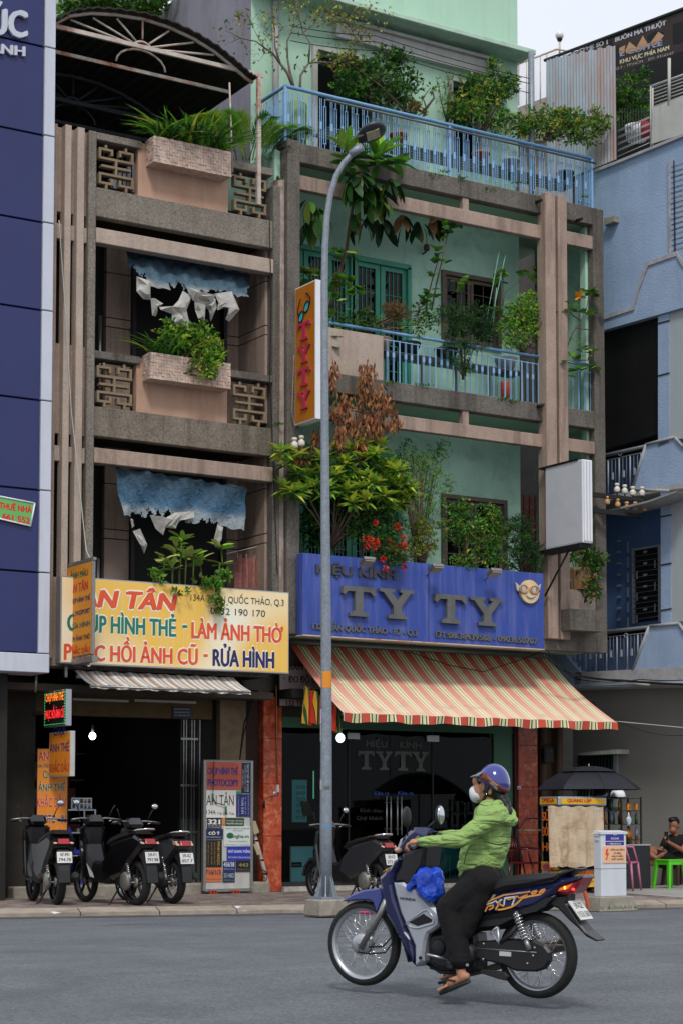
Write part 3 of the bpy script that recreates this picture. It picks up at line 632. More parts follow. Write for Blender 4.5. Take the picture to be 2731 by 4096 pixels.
# ------------------------------------------------------------------ railings
def rail_unit_top(h):
    g = MB(); t = .0045
    def vb(x, z0, z1, w=t, d=.006): g.box(x-w, x+w, -d, d, z0, z1)
    vb(.02, 0, h-.06); vb(.05, 0, h-.06); g.box(.013, .057, -.011, .011, h*.36, h*.50)
    vb(.09, .1, h*.78); vb(.13, .1, h*.78); g.box(.083, .137, -.007, .007, h*.78, h*.78+.014); g.box(.083, .137, -.007, .007, .086, .1); vb(.11, h*.79, h-.06); vb(.11, 0, .086)
    return g
RL = thing('balcony_railing', 'light blue steel railing round the roof terrace with key pattern bars', 'railing', (2,-.9,zT))
za, zr = zT+.0, P.uz(1145,337)[1]; xa = P.uz(1147,450)[0]; xb = P.uz(2372,640)[0]; hR = zr-za
MB().tube([V((xa,-.85,zr)), V((xb,-.85,zr))], .03, 10).ob('top_rail', m_rail, RL)
MB().tube([V((xa,-.85,zr)), V((xa,.05,zr))], .03, 10).ob('top_rail', m_rail, RL)
xg = P.uz(1300,395)[0]
MB().tube([V((xg,-.93,zr-.1)), V((xb+.03,-.93,zr-.1))], .019, 8).ob('water_pipe', m_raild, RL)
MB().box(xa, xb, -.858, -.842, za+.0, za+.012).ob('bottom_rail', m_raill, RL)
um = rail_unit_top(hR).ob('baluster', m_raill, RL); U = um.data; um.matrix_world = Matrix.Translation((xa,-.85,za)); n = int((xb-xa)/.19)
um.matrix_parent_inverse = Matrix.Identity(4); um.location = V((xa+.02,-.85,za))-RL.location
for i in range(1, n): inst(U, 'baluster', RL, Matrix.Translation((xa+.02+i*(xb-xa)/n,-.85,za)))
for i in range(5): inst(U, 'baluster', RL, Matrix.Translation((xa,-.85+.03+i*.17,za))@Matrix.Rotation(pi/2,4,'Z'))
for x in (xa, P.uz(1803,600)[0], xb): MB().box(x-.02, x+.02, -.87, -.83, za, zr).ob('post', m_raill, RL)
def rail2(name_label, x0, x1, zb_, zt_, y, gap=.0):
    RL = thing('balcony_railing', name_label, 'railing', ((x0+x1)/2, y, zb_)); h = zt_-zb_
    MB().tube([V((x0,y,zt_)), V((x1,y,zt_))], .026, 10).ob('top_rail', m_rail, RL)
    MB().box(x0, x1, y-.006, y+.006, zt_-.13, zt_-.118).ob('mid_rail', m_raill, RL); MB().box(x0, x1, y-.007, y+.007, zb_+.012, zb_+.024).ob('bottom_rail', m_raill, RL)
    g = MB(); g.box(-.010, .010, -.006, .006, 0, h-.12); a = g.ob('baluster', m_raill, RL)
    g = MB(); g.box(-.014, -.008, -.005, .005, 0, h-.12); g.box(.008, .014, -.005, .005, 0, h-.12); g.box(-.02, .02, -.008, .008, h*.5, h*.6); b = g.ob('baluster', m_raill, RL)
    bpy.data.objects.remove(bpy.data.objects[a.name]) if False else None
    n = int((x1-x0)/.115)
    seq = [0,1,1]
    ks = [a, b]; used = [False, False]
    for i in range(n+1):
        k = seq[i % 3]; mw = Matrix.Translation((x0+(x1-x0)*i/n, y, zb_+.012))
        if not used[k]: ks[k].matrix_parent_inverse = Matrix.Identity(4); ks[k].location = mw.translation-RL.location; used[k] = True
        else: inst(ks[k].data, 'baluster', RL, mw)
    return RL
zr1 = P.uz(1535,1318)[1]
rail2('blue railing of the upper balcony right of the pink parapet', P.uz(1538,1400)[0], f1[0][0], zB1t, zr1, -.8)
rail2('short blue railing on the upper balcony between the fins and the right column', f1[1][1], x1c, zB1t, zr1, -.8)
MB().tube([V((g1,-.8,zr1)), V((P.uz(1538,1400)[0]-.01,-.8,zr1))], .026, 10).ob('parapet_rail', m_rail, RH)
MB().tube([V((f1[1][1],-.8,zPt+.16)), V((x1c,-.8,zPt+.16))], .024, 10).ob('parapet_rail', m_rail, RH)
MB().tube([V(((f1[1][1]+x1c)/2-.02,-.8,zPt)), V(((f1[1][1]+x1c)/2-.02,-.8,zPt+.16))], .02, 8).ob('rail_post', m_rail, RH)
# shelf racks standing behind the railings (pots stand on these)
for z_, y_, x0_, x1_, lab in ((zT+.45, -.45, xa+.9, xb-.1, 'grey slatted plant rack behind the roof railing'), (zB1t+.55, -.45, P.uz(1560,1400)[0], f1[0][0]-.1, 'grey slatted plant rack behind the upper balcony railing')):
    RK = thing('plant_rack', lab, 'rack', ((x0_+x1_)/2, y_, z_-.5))
    for j in range(5): MB().box(x0_, x1_, y_-.2+j*.1, y_-.14+j*.1, z_, z_+.02).ob('slat', m_raild, RK)
    for j in range(5):
        x_ = x0_+.1+(x1_-x0_-.2)*j/4; MB().box(x_-.015, x_+.015, y_-.2, y_-.17, z_-.5, z_-.001).ob('leg', m_raild, RK)
        MB().tube([V((x_,y_-.15,z_-.02)), V((x_+.2,y_+.1,z_-.45))], .012, 6).ob('brace', m_raild, RK)
# ventilation lattice and louvres at the corridor end
LT = MB(); a, zt = FP(1.4).uz(2090,1960); b = XR1-.2; zl = zt-1.5
for i in range(6):
    for j in range(8):
        x = a+.02+i*.13; z = zl+j*.18; LT.box(x, x+.12, 1.40, 1.43, z, z+.015); LT.box(x, x+.012, 1.4, 1.43, z, z+.17); LT.tube([V((x,1.41,z)), V((x+.12,1.41,z+.17))], .008, 4); LT.tube([V((x+.12,1.41,z)), V((x,1.41,z+.17))], .008, 4)
LT.ob('ventilation_lattice', M('red_lattice','8c3a22',.8), RH)
LT = MB();
for i in range(5):
    for j in range(4):
        x = a+.02+i*.15; z = zl+HS+.75+j*.18; LT.box(x, x+.14, 1.40, 1.43, z, z+.015); LT.tube([V((x,1.41,z)), V((x+.12,1.41,z+.17))], .012, 4)
LT.ob('ventilation_lattice', M('red_lattice','8c3a22',.8), RH)
for k in range(2):
    for j in range(6): MB().box(a, b, 1.2, 1.24, zl+k*HS+.6+j*.13-.02, zl+k*HS+.62+j*.13).ob('louvre', m_raild, RH) if k else None
# ------------------------------------------------------------------ ground floor of the left house
Q0 = FP(0.0)
def qx(x, y=3300, P=Q0): return P.uz(x, y)[0]
zs_ = .26
stp = MB().box(A0+.35, qx(1035), -.35, 4.5, .0, zs_).ob('door_step', m_conc, LH, bevel=.02)
xa, xb = qx(160), qx(800)
MB().box(A0-.1, qx(125), -.12, 4.5, .0, 3.2).ob('pier', M('dirty_pier','2c2822',.9,var=.3,scale=4), LH)
MB().box(xb+.35, qx(985), .02, .3, .1, 3.2).ob('wall', M('dirty_cream_wall','7d6c56',.9,var=.25,scale=3,blotch=.4,bcol='3b3026'), LH)
MB().box(xb, xb+.35, .15, 4.5, .1, 3.2).ob('pier', m_dark, LH)
MB().box(qx(985)+.001, qx(1040), .06, 4.5, .1, 3.2).ob('pier', M('brown_pier','33201a',.8), LH)
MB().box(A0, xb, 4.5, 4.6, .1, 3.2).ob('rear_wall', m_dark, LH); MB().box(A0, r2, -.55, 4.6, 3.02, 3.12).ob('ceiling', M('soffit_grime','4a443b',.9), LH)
MB().box(xa-.1, xb+.2, .0, .25, Q0.uz(500,2868)[1], 3.02).ob('lintel', M('yellowed_lintel','54452a',.9,var=.3,scale=4), LH)
mb = MB().rect(Q0, 292, 2793, 515, 2810, .02, 0); mb.rect(Q0, 540, 2797, 785, 2816, .02, 0); mb.ob('rail_batten', m_dull, LH)
pq = thing('name_plaque', 'small dark blue plaque with white lettering on the lintel above the left shop', 'plaque', Q0.at(727,2848))
MB().rect(Q0, 692, 2828, 765, 2875, .03, .005).ob('plate', ink('141c38'), pq)
for s_, y, c_ in (('HỘ KINH DOANH',2840,6),('CHỤP HÌNH THẺ AN TÂN',2853,7),('SỬA CHỮA MÁY ẢNH',2864,5)): text('lettering', s_, Q0, 698, y, 760, y+1, c_, .035, m_dull, pq, bold=.01)
# folding gate
gt = thing('folding_gate', 'folded grey steel lattice gate at the right side of the dark photo shop', 'gate', (xb, 0, .26))
for i in range(8): x = qx(722)+i*.045; MB().box(x, x+.014, .0, .03, zs_, Q0.uz(760,2880)[1]).ob('bar', m_steel if i % 3 else m_frame, gt)
for j in range(3): MB().box(qx(722), qx(790), -.005, .0, 1.0+j*.7, 1.03+j*.7).ob('rail', m_steel, gt)
MB().box(qx(722), qx(806), .032, .05, zs_, .26+.95).ob('kick_panel', M('gate_green_grey','3f4a4a',.6,var=.2), gt)
# shop contents
MB().box(A0, r2+.1, .26, .4, 2.9, zlow+.3).ob('upper_wall', m_dark, LH)
def bulb(x, y, Y, r, lab, e=5):
    p = AT(x, y, Y); t = thing('light_bulb', lab, 'bulb', p); MB().ell(p, r, r, r*1.1).ob('glass', M('lit_bulb','e8fbff',.4,var=0,emit=e), t)
    MB().tube([p+V((0,0,r)), p+V((0,0,r+.12))], .022, 8).ob('socket', m_dull, t); MB().tube([p+V((0,0,r+.12)), p+V((0,0,r+.5))], .005, 4).ob('flex', m_black, t)
bulb(370, 2945, 2.2, .055, 'small lit bulb hanging in the dark photo shop'); bulb(1361, 2953, .9, .07, 'round lit bulb hanging behind the optician glass near the lamp post')
Yc = .9; Qc = FP(Yc)
cb = thing('display_cabinet', 'glass display counter with small boxes inside the photo shop behind parked scooters', 'cabinet', Qc.at(320,3500))
a0, z1 = Qc.uz(268,3238); a1, z0 = Qc.uz(378,3490)
for x in (a0, a1):
    for y in (Yc, Yc+.4): MB().box(x-.012, x+.012, y-.012, y+.012, zs_, z1).ob('post', m_alu, cb)
for j in range(4): MB().box(a0, a1, Yc, Yc+.4, zs_+.05+(z1-zs_-.07)*j/3, zs_+.07+(z1-zs_-.07)*j/3).ob('shelf', m_alu, cb)
for i in range(14):
    j = i % 3; x = a0+.04+R.random()*(a1-a0-.15); z = zs_+.07+(z1-zs_-.07)*j/3; MB().box(x, x+.08, Yc+.05, Yc+.14, z, z+R.uniform(.04,.09)).ob('carton', [m_dull, ink('4a86b8'), m_grey][i % 3], cb)
ph = thing('photo_sample_board', 'white board of passport photo samples standing on the display counter', 'board', Qc.at(326,3230))
MB().rect(Qc, 286, 3192, 368, 3236, .01, -.02).ob('card', m_white, ph)
k = 0
for j in range(2):
    for i in range(5):
        x = 290+i*15.5; y = 3195+j*21+i*.6; MB().rect(Qc, x, y, x+12, y+17, .014, .011).ob('photo', ink(['6f93a6','88a0ae','41505e','9aa3a6','7a5560'][(i+2*j) % 5]), ph); MB().rect(Qc, x+3, y+9, x+9, y+17, .016, .0145).ob('portrait', m_frame, ph)
dk = thing('desk', 'dim desk with papers deep inside the dark photo shop', 'desk', AT(640,3400,2.4))
MB().box(qx(600,3300,FP(2.4)), qx(720,3300,FP(2.4)), 2.4, 3.0, .9, .94).ob('top', m_wood, dk); MB().box(qx(600,3300,FP(2.4)), qx(720,3300,FP(2.4)), 2.42, 2.46, .26, .9).ob('front_panel', m_wood, dk)
for i in range(5): x = qx(610,3300,FP(2.4))+i*.09; MB().box(x, x+.07, 2.45, 2.6, .94, .96+.05*(i % 3)).ob('paper_stack', [m_white,m_dull,ink('a08a60')][i % 3], dk)
su = thing('shelf_unit', 'dim shelf unit of boxes on the rear wall of the photo shop', 'shelf', AT(500,3400,4.2))
for j in range(5): MB().box(-3.9, -1.9, 4.1, 4.45, .5+j*.45, .53+j*.45).ob('shelf', m_wood, su)
for i in range(30): x = -3.85+(i % 8)*.24; z = .53+(i//8)*.45; MB().box(x, x+R.uniform(.1,.2), 4.12, 4.4, z, z+R.uniform(.12,.34)).ob('carton', [ink('8a7a60'),m_dull,ink('5a6f8c'),ink('8c4a3a')][i % 4], su)
# blue plastic chair behind the first scooter
ch = thing('plastic_chair', 'royal blue plastic chair half hidden behind the leftmost scooter', 'chair', AT(300,3500,.4))
Qh = FP(.3); mb = MB(); mb.pl(Qh, [(268,3300),(284,3318),(305,3400),(330,3402),(336,3412),(300,3418),(286,3400)], .0, -.35); mb.ob('seat', M('blue_plastic','1c2f9e',.35), ch)
MB().pl(Qh, [(318,3415),(332,3415),(334,3545),(322,3545)], .0, -.04).ob('leg', M('blue_plastic','1c2f9e',.35), ch); MB().pl(Qh, [(275,3415),(287,3415),(280,3545),(270,3545)], .0, -.04).ob('leg', M('blue_plastic','1c2f9e',.35), ch)

# ------------------------------------------------------------------ optician shop (ground floor of the right house)
def pillar(x0, x1, ytop):
    a, b = qx(x0), qx(x1); z = .1; hs = [.1,.95,1.75,2.45,3.1]
    for z0, z1 in zip(hs[:-1], hs[1:]): MB().box(a, b, -.08, .3, z0+.002, z1-.002).ob('marble_slab', m_red_m, RH, bevel=.004)
pillar(1044, 1117, 2700); pillar(2063, 2139, 2700)
gx0, gx1 = qx(1117), qx(2063)
hz0, hz1 = Q0.uz(1300,2915)[1], Q0.uz(1300,2873)[1]
MB().box(gx0, gx1, .0, .12, hz0, hz1).ob('header_rail', M('green_aluminium','3c6a52',.5,var=.1), RH)
MB().box(qx(1978), gx1-.06, .01, .12, .2, hz0).ob('jamb', M('green_aluminium','3c6a52',.5,var=.1), RH)
MB().box(gx1-.05, gx1, -.04, .12, .1, 3).ob('jamb', M('maroon_trim','3a1512',.5), RH)
MB().box(gx0, gx1, .03, .3, hz1, 3.05).ob('transom_wall', M('stall_fascia','3b382c',.8,var=.3), RH)
st = MB()
for i in range(18): a = gx0+(gx1-gx0)*i/18; st.box(a, a+(gx1-gx0)/18-.006, -.16, .4, .08, .17)
st.ob('threshold', M('pale_marble','a9a49c',.4,var=.35,scale=9), RH)
MB().box(gx0, gx1, .0, .08, .17, .24).ob('sill', m_frame, RH)
gp = [1117, 1399, 1565, 1735, 1978]
GM = GLASS('shop_glass', 'ccd4d2', .22)
for a, b in zip(gp[:-1], gp[1:]):
    MB().box(qx(a)+.006, qx(b)-.006, .04, .05, .24, hz0).ob('glass_panel', GM, RH)
for x in (1399, 1735): MB().box(qx(x)-.012, qx(x)+.012, .025, .065, .24, hz0).ob('mullion', m_frame, RH)
for x0, y0, x1, y1 in ((1390,2932,1438,2958),(1708,2942,1755,2968)): MB().rect(Q0, x0, y0, x1, y1, -.0, -.03).ob('patch_fitting', m_alu, RH)
for x in (1541, 1558, 1584, 1601):
    a, z1 = Q0.uz(x, 3186); z0 = Q0.uz(x, 3342)[1]; mb = MB(); mb.tube([V((a,-.03,z0)), V((a,-.03,z1))], .013, 8); mb.tube([V((a,-.03,z0+.1)), V((a,.04,z0+.1))], .008, 6); mb.tube([V((a,-.03,z1-.1)), V((a,.04,z1-.1))], .008, 6); mb.ob('door_handle', m_alu, RH)
text('glass_lettering', 'HIỆU', Q0, 1464, 2988, 1548, 2991, 27, -.035, M('glass_print','4f5a55',.6), RH, bold=.03)
text('glass_lettering', 'KÍNH', Q0, 1598, 2993, 1684, 2996, 27, -.035, MATS['glass_print'], RH, bold=.03)
text('glass_lettering', 'Kéo ra', Q0, 1495, 3180, 1555, 3181, 15, -.035, ink('1e49a8'), RH, bold=.02, slant=.2)
text('glass_lettering', 'Kéo ra', Q0, 1590, 3180, 1652, 3181, 15, -.035, ink('1e49a8'), RH, bold=.02, slant=.2)
text('glass_lettering', 'Kính chào', Q0, 1440, 3250, 1530, 3251, 16, -.036, M('dim_print','2b2e33',.6), RH)
text('glass_lettering', 'Quý khách', Q0, 1425, 3280, 1530, 3281, 16, -.036, M('dim_print','2b2e33',.6), RH)
# slab serif letter outlines, unit box
def serif(ch):
    if ch == 'T': return [[(.0,1),(.99,1),(1.03,.76),(.96,.70),(.86,.83),(.63,.84),(.63,.2),(.68,.13),(.8,.12),(.8,0),(.2,0),(.2,.12),(.32,.13),(.37,.2),(.37,.84),(.14,.83),(.04,.70),(-.03,.76)]]
    return [[(0,1),(.44,1),(.44,.9),(.36,.88),(.53,.60),(.68,.88),(.60,.90),(.60,1),(1,1),(1,.9),(.90,.87),(.64,.44),(.64,.16),(.70,.12),(.79,.11),(.79,0),(.25,0),(.25,.11),(.34,.12),(.40,.16),(.40,.42),(.12,.87),(0,.9)]]
def serif_text(nm, s, P_, boxes, out, depth, mat, parent):
    for ch_, (x0, y0, x1, y1) in zip(s, boxes):
        a0, z1 = P_.uz(x0, y0, out); a1, z0 = P_.uz(x1, y1, out)
        for poly in serif(ch_):
            q = [(a0+(a1-a0)*u, z0+(z1-z0)*v) for u, v in poly]
            MB().prism([P_.w(a, z, out) for a, z in q], [P_.w(a, z, out-depth) for a, z in q]).ob(nm, mat, parent)
serif_text('glass_lettering', 'TYTY', Q0, [(1433,3004,1496,3080),(1502,3006,1568,3082),(1578,3006,1644,3084),(1648,3008,1712,3086)], -.03, .004, M('glass_print','4f5a55',.6), RH)
# shop interior
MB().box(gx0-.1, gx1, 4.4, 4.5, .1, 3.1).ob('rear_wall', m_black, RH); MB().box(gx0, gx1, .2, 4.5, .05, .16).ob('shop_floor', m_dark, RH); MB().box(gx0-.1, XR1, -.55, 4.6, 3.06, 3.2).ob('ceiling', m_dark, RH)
MB().box(gx0-.12, gx0, .2, 4.5, .1, 3.1).ob('party_wall', m_black, RH); MB().box(gx1, gx1+.1, .2, 4.5, .1, 3.1).ob('party_wall', m_black, RH)
Qd = FP(.5)
ps = thing('poster_stand', 'pale blue poster of a woman in glasses low behind the optician glass', 'poster', Qd.at(1240,3560))
MB().rect(Qd, 1163, 3387, 1322, 3533, 0, -.03).ob('frame', m_dull, ps)
MB().rect(Qd, 1167, 3391, 1318, 3529, .004, .001).ob('print', ink('8fd0e6'), ps)
MB().pl(Qd, [(1252,3400),(1266,3392),(1285,3394),(1290,3430),(1285,3470),(1300,3529),(1230,3529),(1242,3500),(1262,3478),(1254,3440)], .007, .0045).ob('printed_hair', ink('1a2a30'), ps)
MB().pl(Qd, [(1258,3412),(1272,3404),(1286,3412),(1287,3440),(1276,3462),(1264,3455),(1257,3432)], .009, .0075).ob('printed_face', ink('6fa08b'), ps)
MB().pl(Qd, [(1228,3529),(1236,3490),(1246,3484),(1256,3500),(1250,3529)], .009, .0075).ob('printed_hand', ink('6fa08b'), ps)
mb = MB()
for cx_ in (1263, 1279): mb.tube([Qd.at(cx_+7*cos(t), 3428+6*sin(t), .0105) for t in [2*pi*i/10 for i in range(10)]], .004, 4, close=True)
mb.ob('printed_glasses', m_black, ps)
MB().rect(Qd, 1167, 3450, 1208, 3470, .007, .0045).ob('caption', m_frame, ps); text('lettering', 'CHARMANT', Qd, 1172, 3464, 1204, 3464, 5, .009, m_dull, ps)
ps = thing('poster_stand', 'teal eyewear poster with striped shapes seen beneath the rider\'s arm', 'poster', Qd.at(1790,3560))
MB().rect(Qd, 1742, 3388, 1880, 3532, 0, -.03).ob('frame', m_frame, ps); MB().rect(Qd, 1745, 3392, 1876, 3528, .004, .001).ob('print', ink('2f9098'), ps)
for i in range(7): MB().pl(Qd, [(1760+i*12,3520-i*4),(1768+i*12,3522-i*4),(1774+i*12,3496-i*4),(1766+i*12,3494-i*4)], .007, .0045).ob('printed_stripe', m_black, ps)
for q in ([(1745,3392),(1780,3398),(1770,3412),(1745,3408)], [(1748,3500),(1752,3500),(1786,3422),(1780,3418)], [(1795,3420),(1800,3420),(1800,3528),(1795,3528)], [(1758,3505),(1763,3505),(1792,3430),(1786,3428)]): MB().pl(Qd, q, .007, .0045).ob('printed_shape', ink('74b3b0'), ps)
# eyewear display, lit teal
ds = thing('eyewear_display', 'tall teal lit rack of spectacles inside the optician left of the lamp post', 'display', Qd.at(1205,3400))
Qe = FP(1.2); a0, z1 = Qe.uz(1172,3120); a1, z0 = Qe.uz(1228,3290)
MB().uzbox(Qe, a0, a1, z0, z1, 0, -.03).ob('panel', M('lit_teal','4b8f98',.5,var=.1,emit=.22), ds)
for j in range(6):
    zz_ = z0+.08+j*(z1-z0-.1)/6; mb = MB()
    for s_ in (-.05, .05): mb.tube([V(((a0+a1)/2+s_+.035*cos(t), 1.18, zz_+.022*sin(t))) for t in [2*pi*i/8 for i in range(8)]], .005, 4, close=True)
    mb.ob('spectacles', m_black, ds)
MB().uzbox(Qe, Qe.uz(1256,3100)[0]-.008, Qe.uz(1256,3100)[0]+.004, Qe.uz(1256,3196)[1], Qe.uz(1256,3085)[1], 0, -.02).ob('light_strip', M('lit_green','7fe0b8',.5,var=0,emit=.5), ds)
MB().pl(Qe, [(1203,3205),(1236,3208),(1254,3262),(1216,3266)], .2, .17).ob('mirror', M('bronze_mirror','5c4a30',.3), ds)
MB().box(a0-.3, a1+.9, 1.0, 1.5, .16, Qe.uz(1200,3320)[1]).ob('counter', m_dark, ds)
for x0 in (1275, 1850, 1905):
    Qm = FP(.8); cr_ = thing('counter_mirror', {1275:'small tilted counter mirror inside the optician beside the teal display',1850:'tilted counter mirror in the optician in front of the rider\'s chest',1905:'narrow frame stand deep in the optician window beside the rider'}[x0], 'mirror', Qm.at(x0,3300))
    MB().pl(Qm, [(x0,3215),(x0+18,3217),(x0+28,3280),(x0+12,3282)], 0, -.02).ob('glass', M('dark_mirror','3a4a48',.15,var=.1), cr_); MB().pl(Qm, [(x0+17,3282),(x0+23,3282),(x0+23,3330),(x0+17,3330)], -.02, -.04).ob('stand', m_frame, cr_)
cord = thing('pull_cord', 'blind pull cord with a wooden toggle hanging behind the optician glass', 'cord', Q0.at(1378,3100,-.1))
Qk = FP(.15); MB().tube([Qk.at(1382,2990), Qk.at(1380,3228)], .004, 4).ob('cord', m_steel, cord); MB().ell(Qk.at(1380,3240), .045, .015, .05).ob('toggle', M('toggle_wood','b9824a',.5), cord); MB().tube([Qk.at(1374,3255), Qk.at(1376,3275), Qk.at(1383,3280), Qk.at(1388,3270), Qk.at(1386,3250)], .004, 4).ob('loop', m_steel, cord)
# conduit and switches on the left marble pillar
cd_ = thing('conduit', 'thin pale conduit running down the left red marble pillar to a switch', 'conduit', Q0.at(1110,3100,.1))
MB().tube([Q0.at(1105,2745,.1), Q0.at(1108,2950,.1), Q0.at(1112,3150,.1)], .011, 6).ob('pipe', M('conduit_orange','a5623f',.6), cd_); MB().rect(Q0, 1108, 3140, 1117, 3170, .12, .08).ob('switch', m_dull, cd_)
MB().tube([Q0.at(1112,3176,.1), Q0.at(1085,3182,.1), Q0.at(1060,3190,.1), Q0.at(1057,3215,.1)], .007, 5).ob('cable', M('conduit_orange','a5623f',.6), cd_); MB().tube([Q0.at(1057,3205,.1), Q0.at(1057,3232,.1)], .016, 6).ob('plug', m_black, cd_)
for lab, x, y in (('small blue and white sticker on the left red marble pillar',1101,3174),('small blue and white sticker on the right red marble pillar',2075,3152)):
    s = thing('sticker', lab, 'sticker', Q0.at(x,y,.1)); MB().rect(Q0, x-7, y-6, x+7, y+6, .086, .081).ob('sheet', m_white, s); MB().rect(Q0, x-5, y-1, x+5, y+4, .089, .0865).ob('print', ink('3c6cb4'), s)
# alley beside the right pillar
MB().box(qx(2139)+.001, 5.3, .25, .4, .1, 3.0).ob('alley_wall', M('brown_alley','4a3a2a',.9,var=.3,scale=4), RH)
for x, r_ in ((2170,.07),(2235,.06)): MB().tube([FP(.12).at(x,2750), FP(.12).at(x,3480)], r_, 10).ob('downpipe', M('brown_pipe','4d3d2e',.8,var=.2), RH)
mt_ = thing('meter_box', 'dark electricity meter box on the brown wall beside the right marble pillar', 'meter', FP(.1).at(2195,3000)); MB().rect(FP(.1), 2178, 2990, 2216, 3055, .12, 0).ob('case', m_frame, mt_, bevel=.02); MB().tube([FP(.1).at(2170,2985,.1), FP(.1).at(2195,2978,.1), FP(.1).at(2218,2992,.1)], .012, 6).ob('hoop', m_black, mt_)

# ------------------------------------------------------------------ signs
def sign_box(name, label, P_, corners, depth, face, side, parent=None, cat='sign', frame=None):
    q = [P_.at(x, y) for x, y in corners]; c = sum(q, V())/4; t = thing(name, label, cat, c)
    (x0, y0), (x1, y1) = corners;
    MB().rect(P_, x0, y0, x1, y1, 0, -depth).ob('box', side, t, bevel=.004); MB().rect(P_, x0+3, y0+3, x1-3, y1-3, .004, .001).ob('face', face, t)
    return t
# yellow fascia board
Ps = FP(-1.15); a0, z1 = Ps.uz(243,2302); a1, z0 = Ps.uz(1156,2697)
ys = thing('shop_sign', 'long yellow and white photo shop fascia board lettered in red, green and navy', 'sign', Ps.w((a0+a1)/2,z0))
MB().uzbox(Ps, a0, a1, z0, z1, 0, -.16).ob('box', m_alu, ys, bevel=.006)
ymat = M('yellow_print','e6bb4c',.45,var=.05); nn = ymat.node_tree.nodes; LL = ymat.node_tree.links; bs = nn['Principled BSDF']
gr = nn.new('ShaderNodeTexNoise'); gr.inputs['Scale'].default_value = .55; gr.inputs['Detail'].default_value = 1; tt = nn.new('ShaderNodeTexCoord'); cr = nn.new('ShaderNodeValToRGB')
cr.color_ramp.elements[0].color = rgb('ece8d4'); cr.color_ramp.elements[1].color = rgb('e8b94e'); cr.color_ramp.elements[0].position = .42; cr.color_ramp.elements[1].position = .58
st_ = nn.new('ShaderNodeTexNoise'); mp = nn.new('ShaderNodeMapping'); mp.inputs['Scale'].default_value = (14,14,.4); st_.inputs['Detail'].default_value = 3; mm = nn.new('ShaderNodeMixRGB'); mm.inputs[2].default_value = rgb('d9d2ae'); rr_ = nn.new('ShaderNodeValToRGB'); rr_.color_ramp.elements[0].position = .5; rr_.color_ramp.elements[1].position = .8; rr_.color_ramp.elements[1].color = (.6,.6,.6,1)
LL.new(tt.outputs['Object'], gr.inputs['Vector']); LL.new(gr.outputs['Fac'], cr.inputs[0]); LL.new(tt.outputs['Object'], mp.inputs[0]); LL.new(mp.outputs[0], st_.inputs['Vector']); LL.new(st_.outputs['Fac'], rr_.inputs[0]); LL.new(rr_.outputs[0], mm.inputs[0]); LL.new(cr.outputs[0], mm.inputs[1]); LL.new(mm.outputs[0], bs.inputs['Base Color'])
MB().uzbox(Ps, a0+.02, a1-.02, z0+.02, z1-.02, .006, .001).ob('face', ymat, ys)
def otext(s, x0, y0, x1, y1, cap, c, bold=.05, slant=0, halo=True, **k):
    if halo: text('lettering_halo', s, Ps, x0, y0, x1, y1, cap, .009, ink('ece7d8'), ys, bold=bold+.035, slant=slant)
    text('lettering', s, Ps, x0, y0, x1, y1, cap, .012, ink(c), ys, bold=bold, slant=slant)
otext('AN TÂN', 310, 2424, 700, 2442, 72, 'd8532c', .055, .22)
otext('CHỤP HÌNH THẺ', 268, 2522, 706, 2546, 70, '1f7460', .045)
otext('-', 730, 2524, 750, 2525, 60, '1f7460', .05)
MB().pl(Ps, [(1121,2512),(1131,2505),(1134,2512),(1131,2524),(1123,2530),(1125,2518)], .013, .006).ob('lettering', ink('d8532c'), ys)
otext('LÀM ẢNH THỜ', 766, 2551, 1128, 2572, 66, 'd8532c', .045)
otext('PHỤC HỒI ẢNH CŨ', 255, 2638, 792, 2659, 66, 'd8532c', .045)
otext('-', 815, 2640, 832, 2641, 60, 'd8532c', .05)
otext('RỬA HÌNH', 851, 2662, 1098, 2673, 68, '262457', .05)
otext('134A TRẦN QUỐC THẢO, Q.3', 763, 2402, 1136, 2424, 27, '38352f', .008, halo=False)
otext('0932 190 170', 842, 2456, 1062, 2468, 28, '38352f', .012, halo=False)
# projecting orange sign
Sp = SP(-4.45)
def side_sign(name, label, S_, x0, y0t, x1, y1t, y0b, y1b, w, face, side, cat='sign'):
    pts = [S_.at(x0,y0t), S_.at(x1,y1t), S_.at(x1,y1b), S_.at(x0,y0b)]
    ya, yb = pts[0].y, pts[1].y; zt = (pts[0].z+pts[1].z)/2; zl = (pts[2].z+pts[3].z)/2; X = pts[0].x
    t = thing(name, label, cat, (X, (ya+yb)/2, zl)); MB().box(X, X+w, yb, ya, zl, zt).ob('box', side, t, bevel=.006)
    MB().box(X-.004, X-.001, yb+.02, ya-.02, zl+.02, zt-.02).ob('face', face, t); return t, X, ya, yb, zl, zt
t, X, ya, yb, zl, zt = side_sign('projecting_sign', 'orange sign listing photo services projecting beside the grey vertical fins', Sp, 268, 2270, 370, 2238, 2640, 2614, .05, M('orange_print','cf8420',.5,var=.1,scale=2), m_steel)
L8 = [('ẢNH MÀU','17553f',.09),('AN TÂN','b3241d',.125),('- CHỤP HÌNH THẺ','2a2350',.068),('VISA, PASSPORT','2a2350',.066),('- RỬA HÌNH','1b5b42',.072),('- LÀM ẢNH THỜ','2a2430',.068),('- KHẮC DẤU','b3241d',.078),('- PHOTO, IN ẤN','2a2350',.066)]
zc = zt-.15
for s_, c, h in L8:
    wd = (ya-yb-.1)*(1 if len(s_) > 9 else .8); mid = (ya+yb)/2
    text_uz('lettering', s_, SP(X), mid+wd/2, mid-wd/2, zc-h*.5, zc-h*.5, h, .006, ink(c), t, bold=.05); zc -= .178
